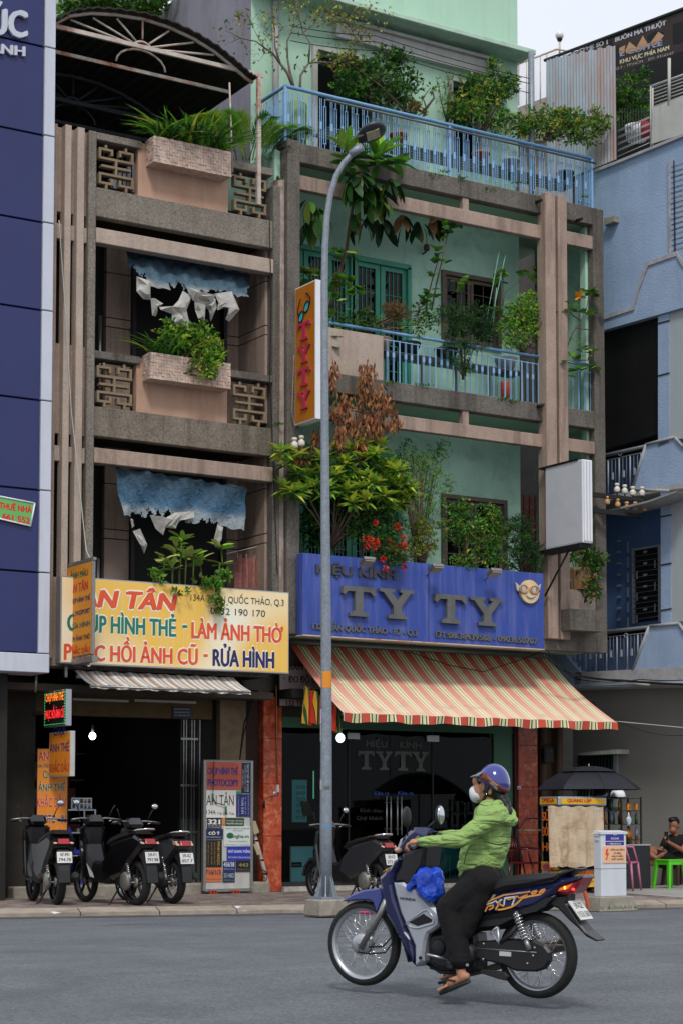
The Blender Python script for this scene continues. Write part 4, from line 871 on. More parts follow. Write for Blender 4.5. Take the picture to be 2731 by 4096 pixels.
fr = MB(); fr.box(X-.02, X+.07, yb-.06, ya+.5, zl-.1, zl-.02); fr.box(X+.0, X+.05, yb-.02, ya+.6, zt+.0, zt+.04); fr.box(X+.01,X+.05, ya+.06, ya+.1, zl-.25, zt+.02); fr.ob('support_frame', m_steel, t)
# led sign and the two orange boards below
S2 = SP(AT(178,2800,-.6).x)
t, X, ya, yb, zl, zt = side_sign('led_sign', 'small black scrolling light sign in a silver frame above the orange boards', S2, 178, 2768, 264, 2757, 2911, 2904, .09, m_black, m_alu)
def dots(s_, a0_, a1_, z_, h, c, nm):
    text_uz(nm, s_, SP(X), a0_, a1_, z_, z_, h, .008, M('lit_'+c, c, .5, var=0, emit=1.3), t, bold=.02)
dots('CHỤP HÌNH THẺ', ya-.06, yb+.06, zl+.36, .11, 'd8722a', 'lit_lettering'); dots('PHỤC HỒI ẢNH CŨ', ya-.06, yb+.06, zl+.12, .12, 'e02a2c', 'lit_lettering')
mb = MB()
for i in range(14):
    y = yb+.03+(ya-yb-.06)*i/13
    for z in (zl+.035, zt-.035): mb.box(X-.009, X-.005, y-.012, y+.008, z-.004, z+.004)
for i in range(12):
    z = zl+.04+(zt-zl-.08)*i/11
    for y in (yb+.03, ya-.03): mb.box(X-.009, X-.005, y-.004, y+.004, z-.012, z+.01)
mb.ob('lit_border', M('lit_green_led','2fae5c',.5,var=0,emit=1.0), t)
MB().box(X+.02, X+.05, ya-.02, ya+.6, zt-.3, zt-.26).ob('bracket', m_steel, t)
orange = M('orange_board','d98224',.5,var=.06,scale=3)
t, X, ya, yb, zl, zt = side_sign('hanging_sign', 'thick orange board with blue and red words hung just below the light sign', SP(AT(197,2930,-.62).x), 197, 2930, 283, 2926, 3107, 3110, .07, orange, m_dull)
for s_, z_, h, c in (('CHỤP', .56,.12,'2f2c62'),('ẢNH THẺ',.33,.12,'3a3560'),('KHẮC DẤU',.05,.12,'b3392a')):
    w_ = (ya-yb)*(.9 if len(s_) > 4 else .55); m_ = (ya+yb)/2; text_uz('lettering', s_, SP(X), m_+w_/2, m_-w_/2, zl+z_+.02, zl+z_+.02, h, .006, ink(c), t, bold=.035)
PB = Pl(FP(-.45).at(148,3000), (RGT.x, RGT.y, 0))
t = thing('sign_board', 'tall orange standing sign board behind the leftmost scooter', 'sign', PB.at(209,3540))
MB().rect(PB, 148, 2994, 270, 3362, 0, -.06).ob('board', m_frame, t); MB().rect(PB, 151, 2997, 267, 3360, .005, .001).ob('face', orange, t)
for x_ in (165, 250): MB().rect(PB, x_-5, 3362, x_+5, 3585, -.02, -.05).ob('leg', m_frame, t)
for s_, x0, x1, y, cap, c in (('AN TÂN',154,262,3042,38,'b02a28'),('134A TRẦN QUỐC THẢO',151,264,3070,13,'3a2820'),('CHỤP',172,237,3112,30,'1d6a4c'),('ẢNH THẺ',153,262,3164,30,'1d5a50'),('KHẮC DẤU',149,262,3228,38,'c03030'),('PHOTO - IN',150,262,3293,34,'2d2a66'),('LẤY MÁY',150,262,3352,34,'c03030')):
    text('lettering_halo', s_, PB, x0, y, x1, y, cap, .007, ink('e5d9c0'), t, bold=.06); text('lettering', s_, PB, x0, y, x1, y, cap, .010, ink(c), t, bold=.03)
# blue fascia sign
Pf = FP(-1.2); a0, z1 = Pf.uz(1211,2211); a1, z0 = Pf.uz(2176,2596); am = Pf.uz(1714,2400)[0]
bs_ = thing('shop_sign', 'faded royal blue optician fascia sign with raised grey slab serif letters', 'sign', Pf.w((a0+a1)/2,z0))
mbl = M('faded_blue_panel','2e4592',.5,var=.1,scale=1.2,streak=.45,scol='7d83b8',sz=(5,5,.4),blotch=.25,bcol='2f3a80')
for x0, x1 in ((a0, am-.004), (am+.004, a1)): MB().uzbox(Pf, x0, x1, z0, z1, 0, -.2).ob('panel', mbl, bs_, bevel=.006)
MB().uzbox(Pf, a0, a1, z0-.02, z0-.002, .01, -.2).ob('drip_edge', m_rust, bs_)
mlt = M('raised_letter_grey','60605e',.55,metal=.2,var=.12,scale=6,streak=.25,scol='3e3c38'); mlt2 = M('raised_letter_dark','3f3f42',.6,var=.15)
serif_text('raised_letter', 'TYTY', Pf, [(1374,2342,1500,2470),(1519,2352,1656,2480),(1743,2374,1864,2498),(1882,2386,2012,2508)], .07, .07, mlt, bs_)
for s_, x0, y0, x1, y1, cap, dp in (('HIỆU',1266,2292,1412,2304,38,.03),('KÍNH',1436,2307,1586,2318,38,.03),('132 TRẦN QUỐC THẢO - F.7 - Q.3',1250,2516,1670,2544,24,.02),('ĐT:08.38439568 - 0903650707',1740,2548,2150,2577,24,.02)):
    text('raised_lettering', s_, Pf, x0, y0, x1, y1, cap, dp+.003, mlt2 if cap > 30 else mlt, bs_, bold=.045, depth=dp)
fc = MB(); c0_ = Pf.uz(2112,2368); mb.cur = 0
fc.prism([Pf.w(c0_[0]+.19*cos(t_), c0_[1]+.19*sin(t_), .05) for t_ in [2*pi*i/26 for i in range(26)]], [Pf.w(c0_[0]+.19*cos(t_), c0_[1]+.19*sin(t_), .001) for t_ in [2*pi*i/26 for i in range(26)]])
fo = fc.ob('round_face_emblem', M('emblem_cream','cdb48c',.6), bs_)
gm_ = MB()
for s_ in (-1, 1):
    cc = (c0_[0]+s_*.105-.035, c0_[1]+.035)
    gm_.tube([Pf.w(cc[0]+.08*cos(t_), cc[1]+.062*sin(t_), .062) for t_ in [2*pi*i/14 for i in range(14)]], .016, 5, close=True)
gm_.ob('emblem_glasses', M('emblem_peach','b98a66',.6), fo)
for s_ in (-1, 1):
    cc = (c0_[0]+s_*.105-.035, c0_[1]+.035); MB().prism([Pf.w(cc[0]+.045*cos(t_)*(1+.2*sin(t_)), cc[1]+.045*sin(t_), .066) for t_ in [2*pi*i/12 for i in range(12)]], [Pf.w(cc[0]+.045*cos(t_), cc[1]+.045*sin(t_), .052) for t_ in [2*pi*i/12 for i in range(12)]]).ob('emblem_lens', m_dull, fo)
    MB().prism([Pf.w(cc[0]+s_*.05, cc[1]+.03, .05), Pf.w(cc[0]+s_*.15, cc[1]+.1, .05), Pf.w(cc[0]+s_*.12, cc[1]-.03, .05), Pf.w(cc[0]+s_*.06, cc[1]-.05, .05)], [Pf.w(cc[0]+s_*.05, cc[1]+.03, .02), Pf.w(cc[0]+s_*.15, cc[1]+.1, .02), Pf.w(cc[0]+s_*.12, cc[1]-.03, .02), Pf.w(cc[0]+s_*.06, cc[1]-.05, .02)]).ob('emblem_wing', m_dull, fo)
MB().tube([Pf.w(c0_[0]+.09*cos(t_), c0_[1]-.03+.07*sin(t_), .055) for t_ in [-pi+.4+(pi-.8)*i/8 for i in range(9)]], .018, 5).ob('emblem_smile', m_dull, fo)
# flood lights on top of the blue sign
for i, (x, y, w_) in enumerate(((1468,2245,0),(1742,2272,1),(1975,2290,1))):
    lf = thing('flood_light', ['tilted chrome flood light at the left of the blue sign by the red flowers','flat grey flood light above the middle of the blue sign','flat grey flood light above the right half of the blue sign'][i], 'light', Pf.at(x,y,.25))
    p = Pf.at(x, y, .25); MB().obox(p, V((1,0,0)), V((0,1,-.5)).normalized(), V((0,.5,1)).normalized(), .1, .09, .03).ob('housing', m_steel, lf, bevel=.008); MB().obox(p+V((0,-.02,-.035)), V((1,0,0)), V((0,1,-.5)).normalized(), V((0,.5,1)).normalized(), .085, .075, .006).ob('lens', M('lamp_lens','8f8a80',.3), lf)
    MB().tube([p+V((0,.05,0)), p+V((0,.3,-.12))], .012, 6).ob('arm', m_steel, lf)
# vertical orange optician sign
t, X, ya, yb, zl, zt = side_sign('projecting_sign', 'tall orange light box with spectacles drawing and red letters TYTY behind the lamp post', SP(-.785), 1180, 1153, 1262, 1119, 1697, 1678, .16, M('amber_face','b06812',.45,var=.1,scale=2,streak=.2,scol='7a4a12'), m_white)
S3 = SP(X); pinkr = ink('b0304a')
def tl(ch_, z_, h, w_):
    for poly in serif(ch_):
        q = [((ya+yb)/2+w_*(.5-u), z_+h*v) for u, v in poly]; MB().prism([V((X-.03,a,z)) for a, z in q], [V((X-.004,a,z)) for a, z in q]).ob('raised_letter', pinkr, t)
for i, ch_ in enumerate('TYTY'): tl(ch_, zl+(zt-zl)*(.595-.167*i), .27, .36)
gl = MB()
for s_, c in ((1,.1),(-1,-.06)):
    cy_ = (ya+yb)/2+c; cz_ = zt-.42+(.06 if s_ < 0 else -.06); gl.tube([V((X-.01, cy_+.085*cos(t_)*cos(.5)-.06*sin(t_)*sin(.5)*s_*0, cz_+.075*sin(t_)+.03*cos(t_)*-1)) for t_ in [2*pi*i/16 for i in range(16)]], .012, 5, close=True)
    MB().prism([V((X-.008, cy_+.075*cos(t_), cz_+.065*sin(t_)-.026*cos(t_))) for t_ in [2*pi*i/16 for i in range(16)]], [V((X-.005, cy_+.075*cos(t_), cz_+.065*sin(t_)-.026*cos(t_))) for t_ in [2*pi*i/16 for i in range(16)]]).ob('printed_lens', ink('3fb0bc'), t)
gl.tube([V((X-.01,(ya+yb)/2+.17,zt-.5)), V((X-.01,(ya+yb)/2+.2,zt-.35)), V((X-.01,(ya+yb)/2+.12,zt-.2))], .011, 5); gl.tube([V((X-.01,(ya+yb)/2-.14,zt-.36)), V((X-.01,(ya+yb)/2-.17,zt-.25)), V((X-.01,(ya+yb)/2-.1,zt-.17)), V((X-.01,(ya+yb)/2-.04,zt-.15))], .012, 5); gl.ob('printed_spectacles', m_black, t)
MB().box(X+.02, X+.14, ya, ya+.6, zl+.5, zl+.54).ob('bracket', m_steel, t); MB().box(X+.02, X+.14, ya, ya+.6, zt-.4, zt-.36).ob('bracket', m_steel, t)
MB().box(X-.006, X+.166, yb-.012, yb-.002, zl, zt).ob('front_edge', m_white, t)
# blank white light box
t, X, ya, yb, zl, zt = side_sign('projecting_sign', 'blank white light box sign bracketed out from the right pair of fins', SP(3.9), 2180, 1874, 2328, 1836, 2197, 2172, .2, M('blank_white','bfc0c6',.4,var=.04,blotch=.15,bcol='85858a'), m_white)
for i in range(3): MB().box(X+.02+i*.06, X+.06+i*.06, yb-.02, yb-.005, zl+.03, zt-.02).ob('front_edge', m_white, t)
MB().box(X-.02, X+.2, yb+.1, ya+.15, zt+.0, zt+.03).ob('bracket', m_black, t); MB().box(X-.02, X+.2, yb+.05, ya+.15, zl-.07, zl-.003).ob('bracket', m_black, t)
MB().tube([V((X+.05,yb+.4,zl-.05)), V((X+.05,ya+.1,zl-.75))], .018, 6).ob('stay', m_black, t)
# white board half hidden by the awning
Pw = FP(-.14); bw_ = thing('shop_sign', 'dirty white optician board with maroon words half hidden by the striped awning', 'sign', Pw.at(1170,2838))
MB().rect(Pw, 1116, 2660, 1420, 2838, .0, -.05).ob('board', m_frame, bw_); MB().rect(Pw, 1120, 2662, 1418, 2834, .004, .001).ob('face', M('dirty_white_face','a69a93',.6,var=.08,blotch=.2,bcol='7b6e66'), bw_)
for s_, x0, y0, x1, cap, c in (('BÁN KÍNH',1156,2680,1290,28,'4a1f1c'),('+',1131,2716,1142,10,'3a1a18'),('ĐO ĐỘ CẬN',1154,2730,1300,26,'4a1f1c'),('132 TRẦN QUỐC',1145,2825,1330,25,'232633')): text('lettering', s_, Pw, x0, y0, x1, y0+3, cap, .007, ink(c), bw_, bold=.03)

# ------------------------------------------------------------------ awnings
def stripe_mat(name, stops, per, bleach, bc, ylo, yhi, ang=0):
    m = bpy.data.materials.new(name); MATS[name] = m; m.use_nodes = True; n = m.node_tree.nodes; L = m.node_tree.links; b = n['Principled BSDF']; b.inputs['Roughness'].default_value = .85; b.inputs['Specular IOR Level'].default_value = .2
    tc = n.new('ShaderNodeTexCoord'); sx = n.new('ShaderNodeSeparateXYZ'); L.new(tc.outputs['Object'], sx.inputs[0])
    wz = n.new('ShaderNodeTexNoise'); wz.inputs['Scale'].default_value = 1.2; L.new(tc.outputs['Object'], wz.inputs['Vector'])
    a = n.new('ShaderNodeMath'); a.operation = 'MULTIPLY_ADD'; L.new(wz.outputs['Fac'], a.inputs[0]); a.inputs[1].default_value = .04; L.new(sx.outputs[0], a.inputs[2])
    d = n.new('ShaderNodeMath'); d.operation = 'DIVIDE'; L.new(a.outputs[0], d.inputs[0]); d.inputs[1].default_value = per
    f = n.new('ShaderNodeMath'); f.operation = 'FRACT'; L.new(d.outputs[0], f.inputs[0])
    r = n.new('ShaderNodeValToRGB'); r.color_ramp.interpolation = 'CONSTANT'; e = r.color_ramp.elements
    e[0].position = 0; e[0].color = rgb(stops[0][1]); e[1].position = stops[1][0]; e[1].color = rgb(stops[1][1])
    for p, c in stops[2:]: q = e.new(p); q.color = rgb(c)
    L.new(f.outputs[0], r.inputs[0])
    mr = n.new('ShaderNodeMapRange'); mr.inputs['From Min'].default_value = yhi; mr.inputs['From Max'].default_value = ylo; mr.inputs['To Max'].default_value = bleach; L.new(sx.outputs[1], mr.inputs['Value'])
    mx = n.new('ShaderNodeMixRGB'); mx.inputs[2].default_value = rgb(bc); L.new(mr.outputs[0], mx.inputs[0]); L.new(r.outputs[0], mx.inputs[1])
    z = n.new('ShaderNodeTexNoise'); z.inputs['Scale'].default_value = 4; z.inputs['Detail'].default_value = 8; L.new(tc.outputs['Object'], z.inputs['Vector']); k = n.new('ShaderNodeValToRGB'); k.color_ramp.elements[0].position = .55; k.color_ramp.elements[1].position = .75; k.color_ramp.elements[1].color = (.3,.3,.3,1)
    m2 = n.new('ShaderNodeMixRGB'); m2.inputs[2].default_value = rgb('8a7460'); L.new(z.outputs['Fac'], k.inputs[0]); L.new(k.outputs[0], m2.inputs[0]); L.new(mx.outputs[0], m2.inputs[1]); L.new(m2.outputs[0], b.inputs['Base Color'])
    return m
ST = [(0,'bc4c3e'),(.38,'4c2d22'),(.41,'e3cfa0'),(.49,'1c6a50'),(.58,'d9c49a'),(.75,'1c6a50'),(.83,'e6d6ae'),(.92,'4c3022'),(.95,'bc4c3e')]
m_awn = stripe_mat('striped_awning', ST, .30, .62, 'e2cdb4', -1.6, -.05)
m_awv = stripe_mat('striped_valance', ST, .30, .0, 'e6c4b0', -1.6, -.05)
aw = thing('striped_awning', 'large sloping awning striped in faded salmon, cream, green and yellow over the optician', 'awning', (2,-.8,2.4))
YA0, YA1 = -.06, -1.68
T0 = FP(YA0); T1 = FP(YA1)
xl0 = T0.at(1158,2584); xr0 = T0.at(2188,2642); xl1 = T1.at(1372,2858); xr1 = T1.at(2466,2886)
zt_ = (xl0.z+xr0.z)/2+.03; zf_ = (xl1.z+xr1.z)/2
XL0, XR0_, XL1, XR1_ = xl0.x, xr0.x, xl1.x, xr1.x
def awp(u, v):
    x = (XL0*(1-v)+XL1*v)*(1-u)+(XR0_*(1-v)+XR1_*v)*u; y = YA0+(YA1-YA0)*v; z = zt_+(zf_-zt_)*v-.07*sin(pi*v)+.012*sin(u*23+v*2)*sin(pi*v)+.006*sin(u*71+2*v)
    return V((x, y, z))
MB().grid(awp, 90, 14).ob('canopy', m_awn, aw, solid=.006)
def valp(u, v):
    p = awp(u, 1); return p+V((0, -.015+.02*sin(u*60)*v+.012*sin(u*23)*v, -.125*v-.012*v*sin(u*31)))
MB().grid(valp, 160, 3).ob('valance', m_awv, aw, solid=.005)
MB().tube([awp(0,1)+V((0,.03,-.02)), awp(1,1)+V((0,.03,-.02))], .022, 8).ob('front_bar', m_steel, aw)
MB().tube([awp(0,0)+V((0,0,.03)), awp(1,0)+V((0,0,.03))], .05, 10).ob('roller', m_steel, aw)
for u in (.12, .5, .88): MB().tube([awp(u,.02)+V((0,.0,-.35)), awp(u,.5)+V((-.3,0,-.12)), awp(u,.97)+V((0,0,-.05))], .016, 6).ob('arm', m_steel, aw)
MB().box(r0, XR0_+.05, .1, .2, zt_-.2, 3.1).ob('fascia_wall', M('fascia_grey','5a544c',.9,var=.3,scale=3), RH); MB().box(XL0-.05, XR0_+.05, -.06, .1, zt_+.06, 3.0).ob('fascia_wall', M('fascia_grey','5a544c',.9,var=.3,scale=3), RH)
# striped side curtain bunched at the left end
m_cur = stripe_mat('striped_curtain', [(0,'c23a2c'),(.42,'2a241c'),(.45,'d8a032'),(.62,'1f5c3c'),(.74,'d8a032'),(.9,'1f5c3c')], .13, 0, 'ffffff', -1, 0)
cu = thing('awning_curtain', 'bunched red, yellow and green striped side curtain hanging at the awning left end', 'curtain', AT(1230,2950,-.75))
for i, (Yk, x0, x1, yt0, yt1, yb_) in enumerate(((-.75,1216,1250,2742,2770,2890),(-.85,1250,1285,2758,2790,2888),(-1.25,1325,1360,2815,2850,2918))):
    Pk = FP(Yk); a0, z0 = Pk.uz(x0, yb_); a1, _ = Pk.uz(x1, yb_); zt0 = Pk.uz(x0, yt0)[1]; zt1 = Pk.uz(x1, yt1)[1]
    def cp(u, v, a0=a0, a1=a1, z0=z0, zt0=zt0, zt1=zt1, Yk=Yk):
        w_ = .55+.45*v; am_ = (a0+a1)/2; ztt = zt0+(zt1-zt0)*u
        return V((am_+(a1-a0)*1.15*(u-.5)*w_, Yk+.06*sin(u*14+v), ztt+(z0-ztt)*v-.05*sin(pi*u)*v))
    MB().grid(cp, 24, 8).ob('fold', m_cur, cu, solid=.005)
# small beige and grey awning under the yellow sign
sa = thing('small_awning', 'narrow grey and beige striped awning under the yellow photo shop sign', 'awning', (-3,-1.2,2.6))
m_sa = stripe_mat('beige_awning', [(0,'c9c2ba'),(.16,'8d7c70'),(.34,'b3a79c'),(.46,'d4cfc9'),(.6,'8f949c'),(.72,'c2b8ac'),(.86,'9b8b7d')], .30, .1, 'c9c4be', -1.5, -.9)
U0, U1 = FP(-.92), FP(-1.46); p00, p01, p10, p11 = U0.at(299,2684), U0.at(934,2711), U1.at(362,2738), U1.at(1003,2766); zf0 = (p00.z+p01.z)/2; zf1 = (p10.z+p11.z)/2
def sap(u, v):
    x = (p00.x*(1-v)+p10.x*v)*(1-u)+(p01.x*(1-v)+p11.x*v)*u; return V((x, -.92+(-1.46+.92)*v, zf0+(zf1-zf0)*v-.02*sin(pi*v)+.008*sin(u*60)))
MB().grid(sap, 80, 5).ob('canopy', m_sa, sa, solid=.006)
MB().grid(lambda u, v: sap(u,1)+V((0,-.006-.008*sin(u*40),-.05*v)), 80, 2).ob('valance', m_sa, sa, solid=.004)
MB().tube([sap(0,.1)+V((0,0,-.06)), sap(1,.1)+V((0,0,-.06))], .03, 8).ob('roller', m_steel, sa)
for u in (.15, .62): MB().tube([sap(u,.1)+V((0,0,-.1)), sap(u+.2,.55)+V((0,0,-.11)), sap(u+.02,.97)+V((0,0,-.05))], .014, 6).ob('arm', m_steel, sa)
MB().tube([sap(0,1)+V((-.01,0,-.02)), sap(1,1)+V((0,0,-.02))], .02, 8).ob('front_bar', m_steel, sa)
# ------------------------------------------------------------------ blue corner building on the right
BB = thing('corner_building', 'blue rendered corner building with angular balconies, rusty sheet and a torn dark cafe banner', 'building', (6.3,-1,0))
BP = Pl((5.75,0,0), (-.122,.993,0)); GPn = Pl((6.62,-.44,0), (-.122,.993,0))
def bpoly(nm, pts, t0, t1, mat, P_=None, **k): return MB().pl(P_ or BP, pts, t0, t1).ob(nm, mat, BB, **k)
# upper wall (above the black opening), built round the opening
bpoly('wall', [(2300,708),(2466,641),(2900,468),(2900,1190),(2631,1260),(2300,1352)], 0, -.25, m_blue)
bpoly('raised_wall', [(2300,1300),(2420,1262),(2533,1225),(2551,1156),(2584,1052),(2703,1008),(2760,1100),(2900,1100),(2900,1180),(2631,1258),(2300,1352)], .05, .002, m_blue)
for q in ([(2300,1308),(2420,1275),(2533,1238),(2533,1222),(2420,1259),(2300,1292)], [(2533,1238),(2554,1160),(2590,1062),(2582,1048),(2548,1150),(2531,1224)], [(2582,1048),(2590,1062),(2703,1022),(2703,1003)], [(2703,1003),(2703,1022),(2780,1150),(2780,1120)]): bpoly('edge_moulding', q, .075, .051, m_blued)
bpoly('column', [(2631,1260),(2674,1248),(2674,1770),(2631,1790)], 0, -.25, m_blue)
for y in (1290,1500): bpoly('pipe_clip', [(2631,y),(2676,y-12),(2676,y-7),(2631,y+5)], .012, .001, m_joint)
bpoly('grey_panel', [(2676,1228),(2900,1160),(2900,1730),(2676,1760)], -.02, -.2, M('grey_render','9aa3a6',.8,var=.06,scale=1))
bpoly('opening_infill', [(2300,1352),(2631,1262),(2631,1735),(2300,1830)], -.12, -.2, M('black_sheet','100f0f',.45,var=.3,scale=2,streak=.2,scol='2b2521'))  # flat black sheet set back behind the opening
bpoly('ledge', [(2415,872),(2455,862),(2456,884),(2415,900)], .12, .0, m_conc)
# window with louvres at the right edge
wn = bpoly('window', [(2672,645),(2900,560),(2900,950),(2679,1020)], -.05, -.12, M('window_grey','8f959b',.6,var=.1))
for i in range(17): y = 665+i*21; MB().pl(BP, [(2682,y),(2900,y-66),(2900,y-58),(2682,y+8)], -.0, -.04).ob('louvre', m_grey, wn)
bpoly('window_reveal', [(2668,642),(2674,640),(2681,1022),(2674,1024)], .03, -.05, m_blued); MB().pl(BP, [(2692,640),(2695,640),(2700,1010),(2696,1012)], .03, .02).ob('bar', m_frame, wn)
# balconies: raised trapezoid parapets, railings, recessed wall with shade in its blue
def balcony(dy, pts, rail, bars, led):
    bpoly('parapet', pts, .0, -.12, m_blue)
    for a, b in zip(pts[:-1], pts[1:]):
        d = V((b[0]-a[0], b[1]-a[1]));
        MB().tube([BP.at(*a, .01), BP.at(*b, .01)], .03, 4).ob('edge_moulding', m_blued, BB)
    (x0, y0), (x1, y1), (yb0, yb1) = rail
    MB().tube([BP.at(x0,y0,-.05), BP.at(x1,y1,-.05)], .035, 8).ob('handrail', m_raild, BB)
    for j in (22,): MB().tube([BP.at(x0,y0+j,-.05), BP.at(x1,y1+j,-.05)], .01, 6).ob('mid_rail', m_raild, BB)
    for i in range(bars):
        f = i/(bars-1); x = x0+(x1-x0)*f; yt = y0+24+(y1-y0)*f; yb = yb0+(yb1-yb0)*f
        MB().tube([BP.at(x,yt,-.05), BP.at(x,yb,-.05)], .008 if i % 3 else .014, 5).ob('baluster', m_raild if i % 3 else m_grey, BB)
        if i % 3 == 1: p = BP.at(x+3,(yt+yb)/2,-.04); MB().box(p.x-.015, p.x+.015, p.y-.015, p.y+.015, p.z-.06, p.z+.06).ob('plate', m_grey, BB)
    bpoly('balcony_floor', led, .02, -1.0, m_blued)
bpoly('shaded_wall', [(2300,1870),(2640,1800),(2640,2500),(2300,2560)], -.75, -.8, M('shaded_blue','4b6794',.8,var=.12,scale=3,bump=.2)); bpoly('shaded_wall', [(2300,2580),(2700,2520),(2700,2700),(2300,2700)], -.75, -.8, MATS['shaded_blue'])  # recess shade is put into this darker copy of the wall blue
bpoly('column', [(2641,1965),(2680,1956),(2682,2494),(2643,2502)], 0, -.7, m_blue); bpoly('grey_panel', [(2682,1965),(2900,1930),(2900,2470),(2684,2490)], -.02, -.2, MATS['grey_render'])
for y in (2065,2258,2440): bpoly('pipe_clip', [(2641,y),(2684,y-8),(2684,y-3),(2641,y+5)], .012, .001, m_joint)
balcony(0, [(2532,1945),(2584,1778),(2697,1748),(2731,1787),(2900,1740),(2900,1930),(2680,1962),(2532,1958)], ((2300,1848),(2578,1786),(1998,1943)), 20, [(2300,2000),(2900,1905),(2900,1925),(2300,2022)])
balcony(0, [(2530,2680),(2597,2505),(2714,2493),(2745,2540),(2900,2515),(2900,2722),(2600,2740),(2530,2738)], ((2300,2541),(2592,2510),(2690,2674)), 22, [(2298,2690),(2900,2660),(2900,2712),(2298,2740)])
bpoly('parapet', [(2190,2600),(2260,2620),(2322,2692),(2322,2748),(2190,2750)], .02, -.12, m_blue)
bpoly('fascia', [(2190,2700),(2900,2668),(2900,2722),(2190,2752)], .015, -.1, m_blue)
bpoly('soffit', [(2100,2760),(2900,2732),(2900,2728),(2100,2756)], .0, -1.1, m_dull)
MB().tube([BP.at(2428,2008,.0), BP.at(2578,1975,.0), BP.at(2706,1966,.2)], .012, 4)
bpoly('tin_canopy', [(2428,2040),(2590,2002),(2706,1962),(2700,1970),(2590,2010),(2428,2048)], .5, -.05, M('tin','9a9a9a',.6,metal=.3,var=.2))
for x, y in ((2478,1860),(2502,2532)): MB().tube([BP.at(x+7*cos(t_), y-46+8*sin(t_) if y < 2000 else y+10+8*sin(t_), -.04) for t_ in [2*pi*i/12 for i in range(12)]], .008, 5, close=True).ob('ring_ornament', m_grey, BB)
# grilled door in the shade
dr = bpoly('door', [(2532,2205),(2630,2190),(2632,2480),(2534,2490)], -.72, -.74, m_black)
for q in ([(2525,2196),(2634,2178),(2634,2186),(2525,2204)], [(2525,2196),(2531,2195),(2534,2494),(2528,2495)], [(2630,2180),(2636,2179),(2638,2488),(2632,2489)]): MB().pl(BP, q, -.66, -.71).ob('door_frame', m_grey, dr)
for i in range(13): y = 2225+i*21; MB().pl(BP, [(2530,y),(2634,y-14),(2634,y-11),(2530,y+3)], -.66, -.67).ob('grille_bar', m_raild, dr)
for i in range(6): MB().pl(BP, [(2572,2204+i*46),(2585,2202+i*46),(2585,2211+i*46),(2572,2213+i*46)], -.64, -.655).ob('grille_plate', m_grey, dr)
for i in range(8): MB().pl(BP, [(2466,2160+i*45),(2478,2158+i*45),(2478,2167+i*45),(2466,2169+i*45)], -.70, -.73).ob('grille_plate', m_grey, BB)
for i in range(6): MB().pl(BP, [(2506,2170+i*60),(2510,2169+i*60),(2510,2210+i*60),(2506,2211+i*60)], -.70, -.73).ob('grille_plate', m_grey, BB)
for i in range(6): MB().pl(BP, [(2544 if i%2 else 2616,2240+i*44),(2547 if i%2 else 2619,2240+i*44),(2547 if i%2 else 2619,2272+i*44),(2544 if i%2 else 2616,2272+i*44)], -.64, -.655).ob('grille_plate', m_grey, BB)
# grey tiled ground floor wall
gw = MB()
gw.pl(GPn, [(2290,2745),(3000,2700),(3000,3620),(2290,3520)], 0, -.2); gw.ob('ground_wall', M('grey_tile_wall','8b8982',.6,var=.04,scale=2,streak=.1,scol='6d6a62',sz=(.5,.5,30)), BB)
cp_ = thing('window_canopy', 'small pale canopy ledge over the barred window in the grey wall', 'canopy', GPn.at(2390,3020)); MB().pl(GPn, [(2315,3012),(2467,2998),(2467,3016),(2315,3022)], .3, 0).ob('slab', m_dull, cp_)
wd = MB().pl(GPn, [(2310,3022),(2455,3014),(2455,3230),(2310,3230)], .02, .0).ob('window', m_black, BB)
for i in range(11): x = 2316+i*13; MB().tube([GPn.at(x,3024,.04), GPn.at(x,3225,.04)], .016, 5).ob('bar', M('teal_bar','1e3a36',.6), wd)
MB().pl(GPn, [(2452,3014),(2465,3013),(2465,3230),(2452,3230)], .05, .0).ob('window_frame', m_grey, wd)
# rusting sheet and cafe banner on the roof terrace
cs = MB(); u0, _ = BP.uz(2193,400); u1, _ = BP.uz(2470,400); N = 46
top = lambda f: BP.uz(2193+(2476-2193)*f, 237+(178-237)*f)[1]+.02*sin(f*50); bot = lambda f: BP.uz(2186+(2466-2186)*f, 752+(641-752)*f)[1]
for i in range(N):
    f, g = i/N, (i+1)/N; o0, o1 = .012*(i % 2), .012*((i+1) % 2)
    cs.add([BP.w(u0+(u1-u0)*f, bot(f), .05+o0), BP.w(u0+(u1-u0)*g, bot(g), .05+o1), BP.w(u0+(u1-u0)*g, top(g), .05+o1), BP.w(u0+(u1-u0)*f, top(f), .05+o0)], [(0,1,2,3)])
cs.ob('rusting_sheet', m_corr, BB, solid=.004)
bpoly('terrace_interior', [(2186,250),(2900,-40),(2900,520),(2186,760)], -1.2, -1.3, m_black)
bn = thing('cafe_banner', 'torn dark brown cafe banner with white and tan words along the roof edge', 'banner', BP.at(2600,200,.03))
mb = MB()
mb.pl(BP, [(2336,187),(2900,-22),(2900,145),(2489,283),(2476,262),(2476,178),(2336,245)], .03, .022); mb.ob('cloth', M('brown_banner','2e211f',.6,var=.15,scale=3), bn)
MB().tube([BP.at(2177,240,.04), BP.at(2900,-30,.04)], .03, 6).ob('roof_edge', m_frame, BB)
def btext(s, x0, y0, x1, y1, cap, c, bold=.02): text('lettering', s, BP, x0, y0, x1, y1, cap, .036, ink(c), bn, bold=bold)
btext('CÀ PHÊ SỐ 1', 2290, 214, 2430, 174, 18, 'b9b6c0', .05); btext('BUÔN MA THUỘT', 2459, 166, 2664, 96, 18, 'b9b6c0', .05)
btext('E COFFEE', 2478, 224, 2650, 178, 22, '8d94b0', .05); btext('KHU VỰC PHÍA NAM', 2478, 254, 2676, 196, 17, 'cfc7a8', .03); btext('Q.3 - TP.HCM.   ĐT: 9316547', 2460, 278, 2694, 214, 11, '9a958f', .015)
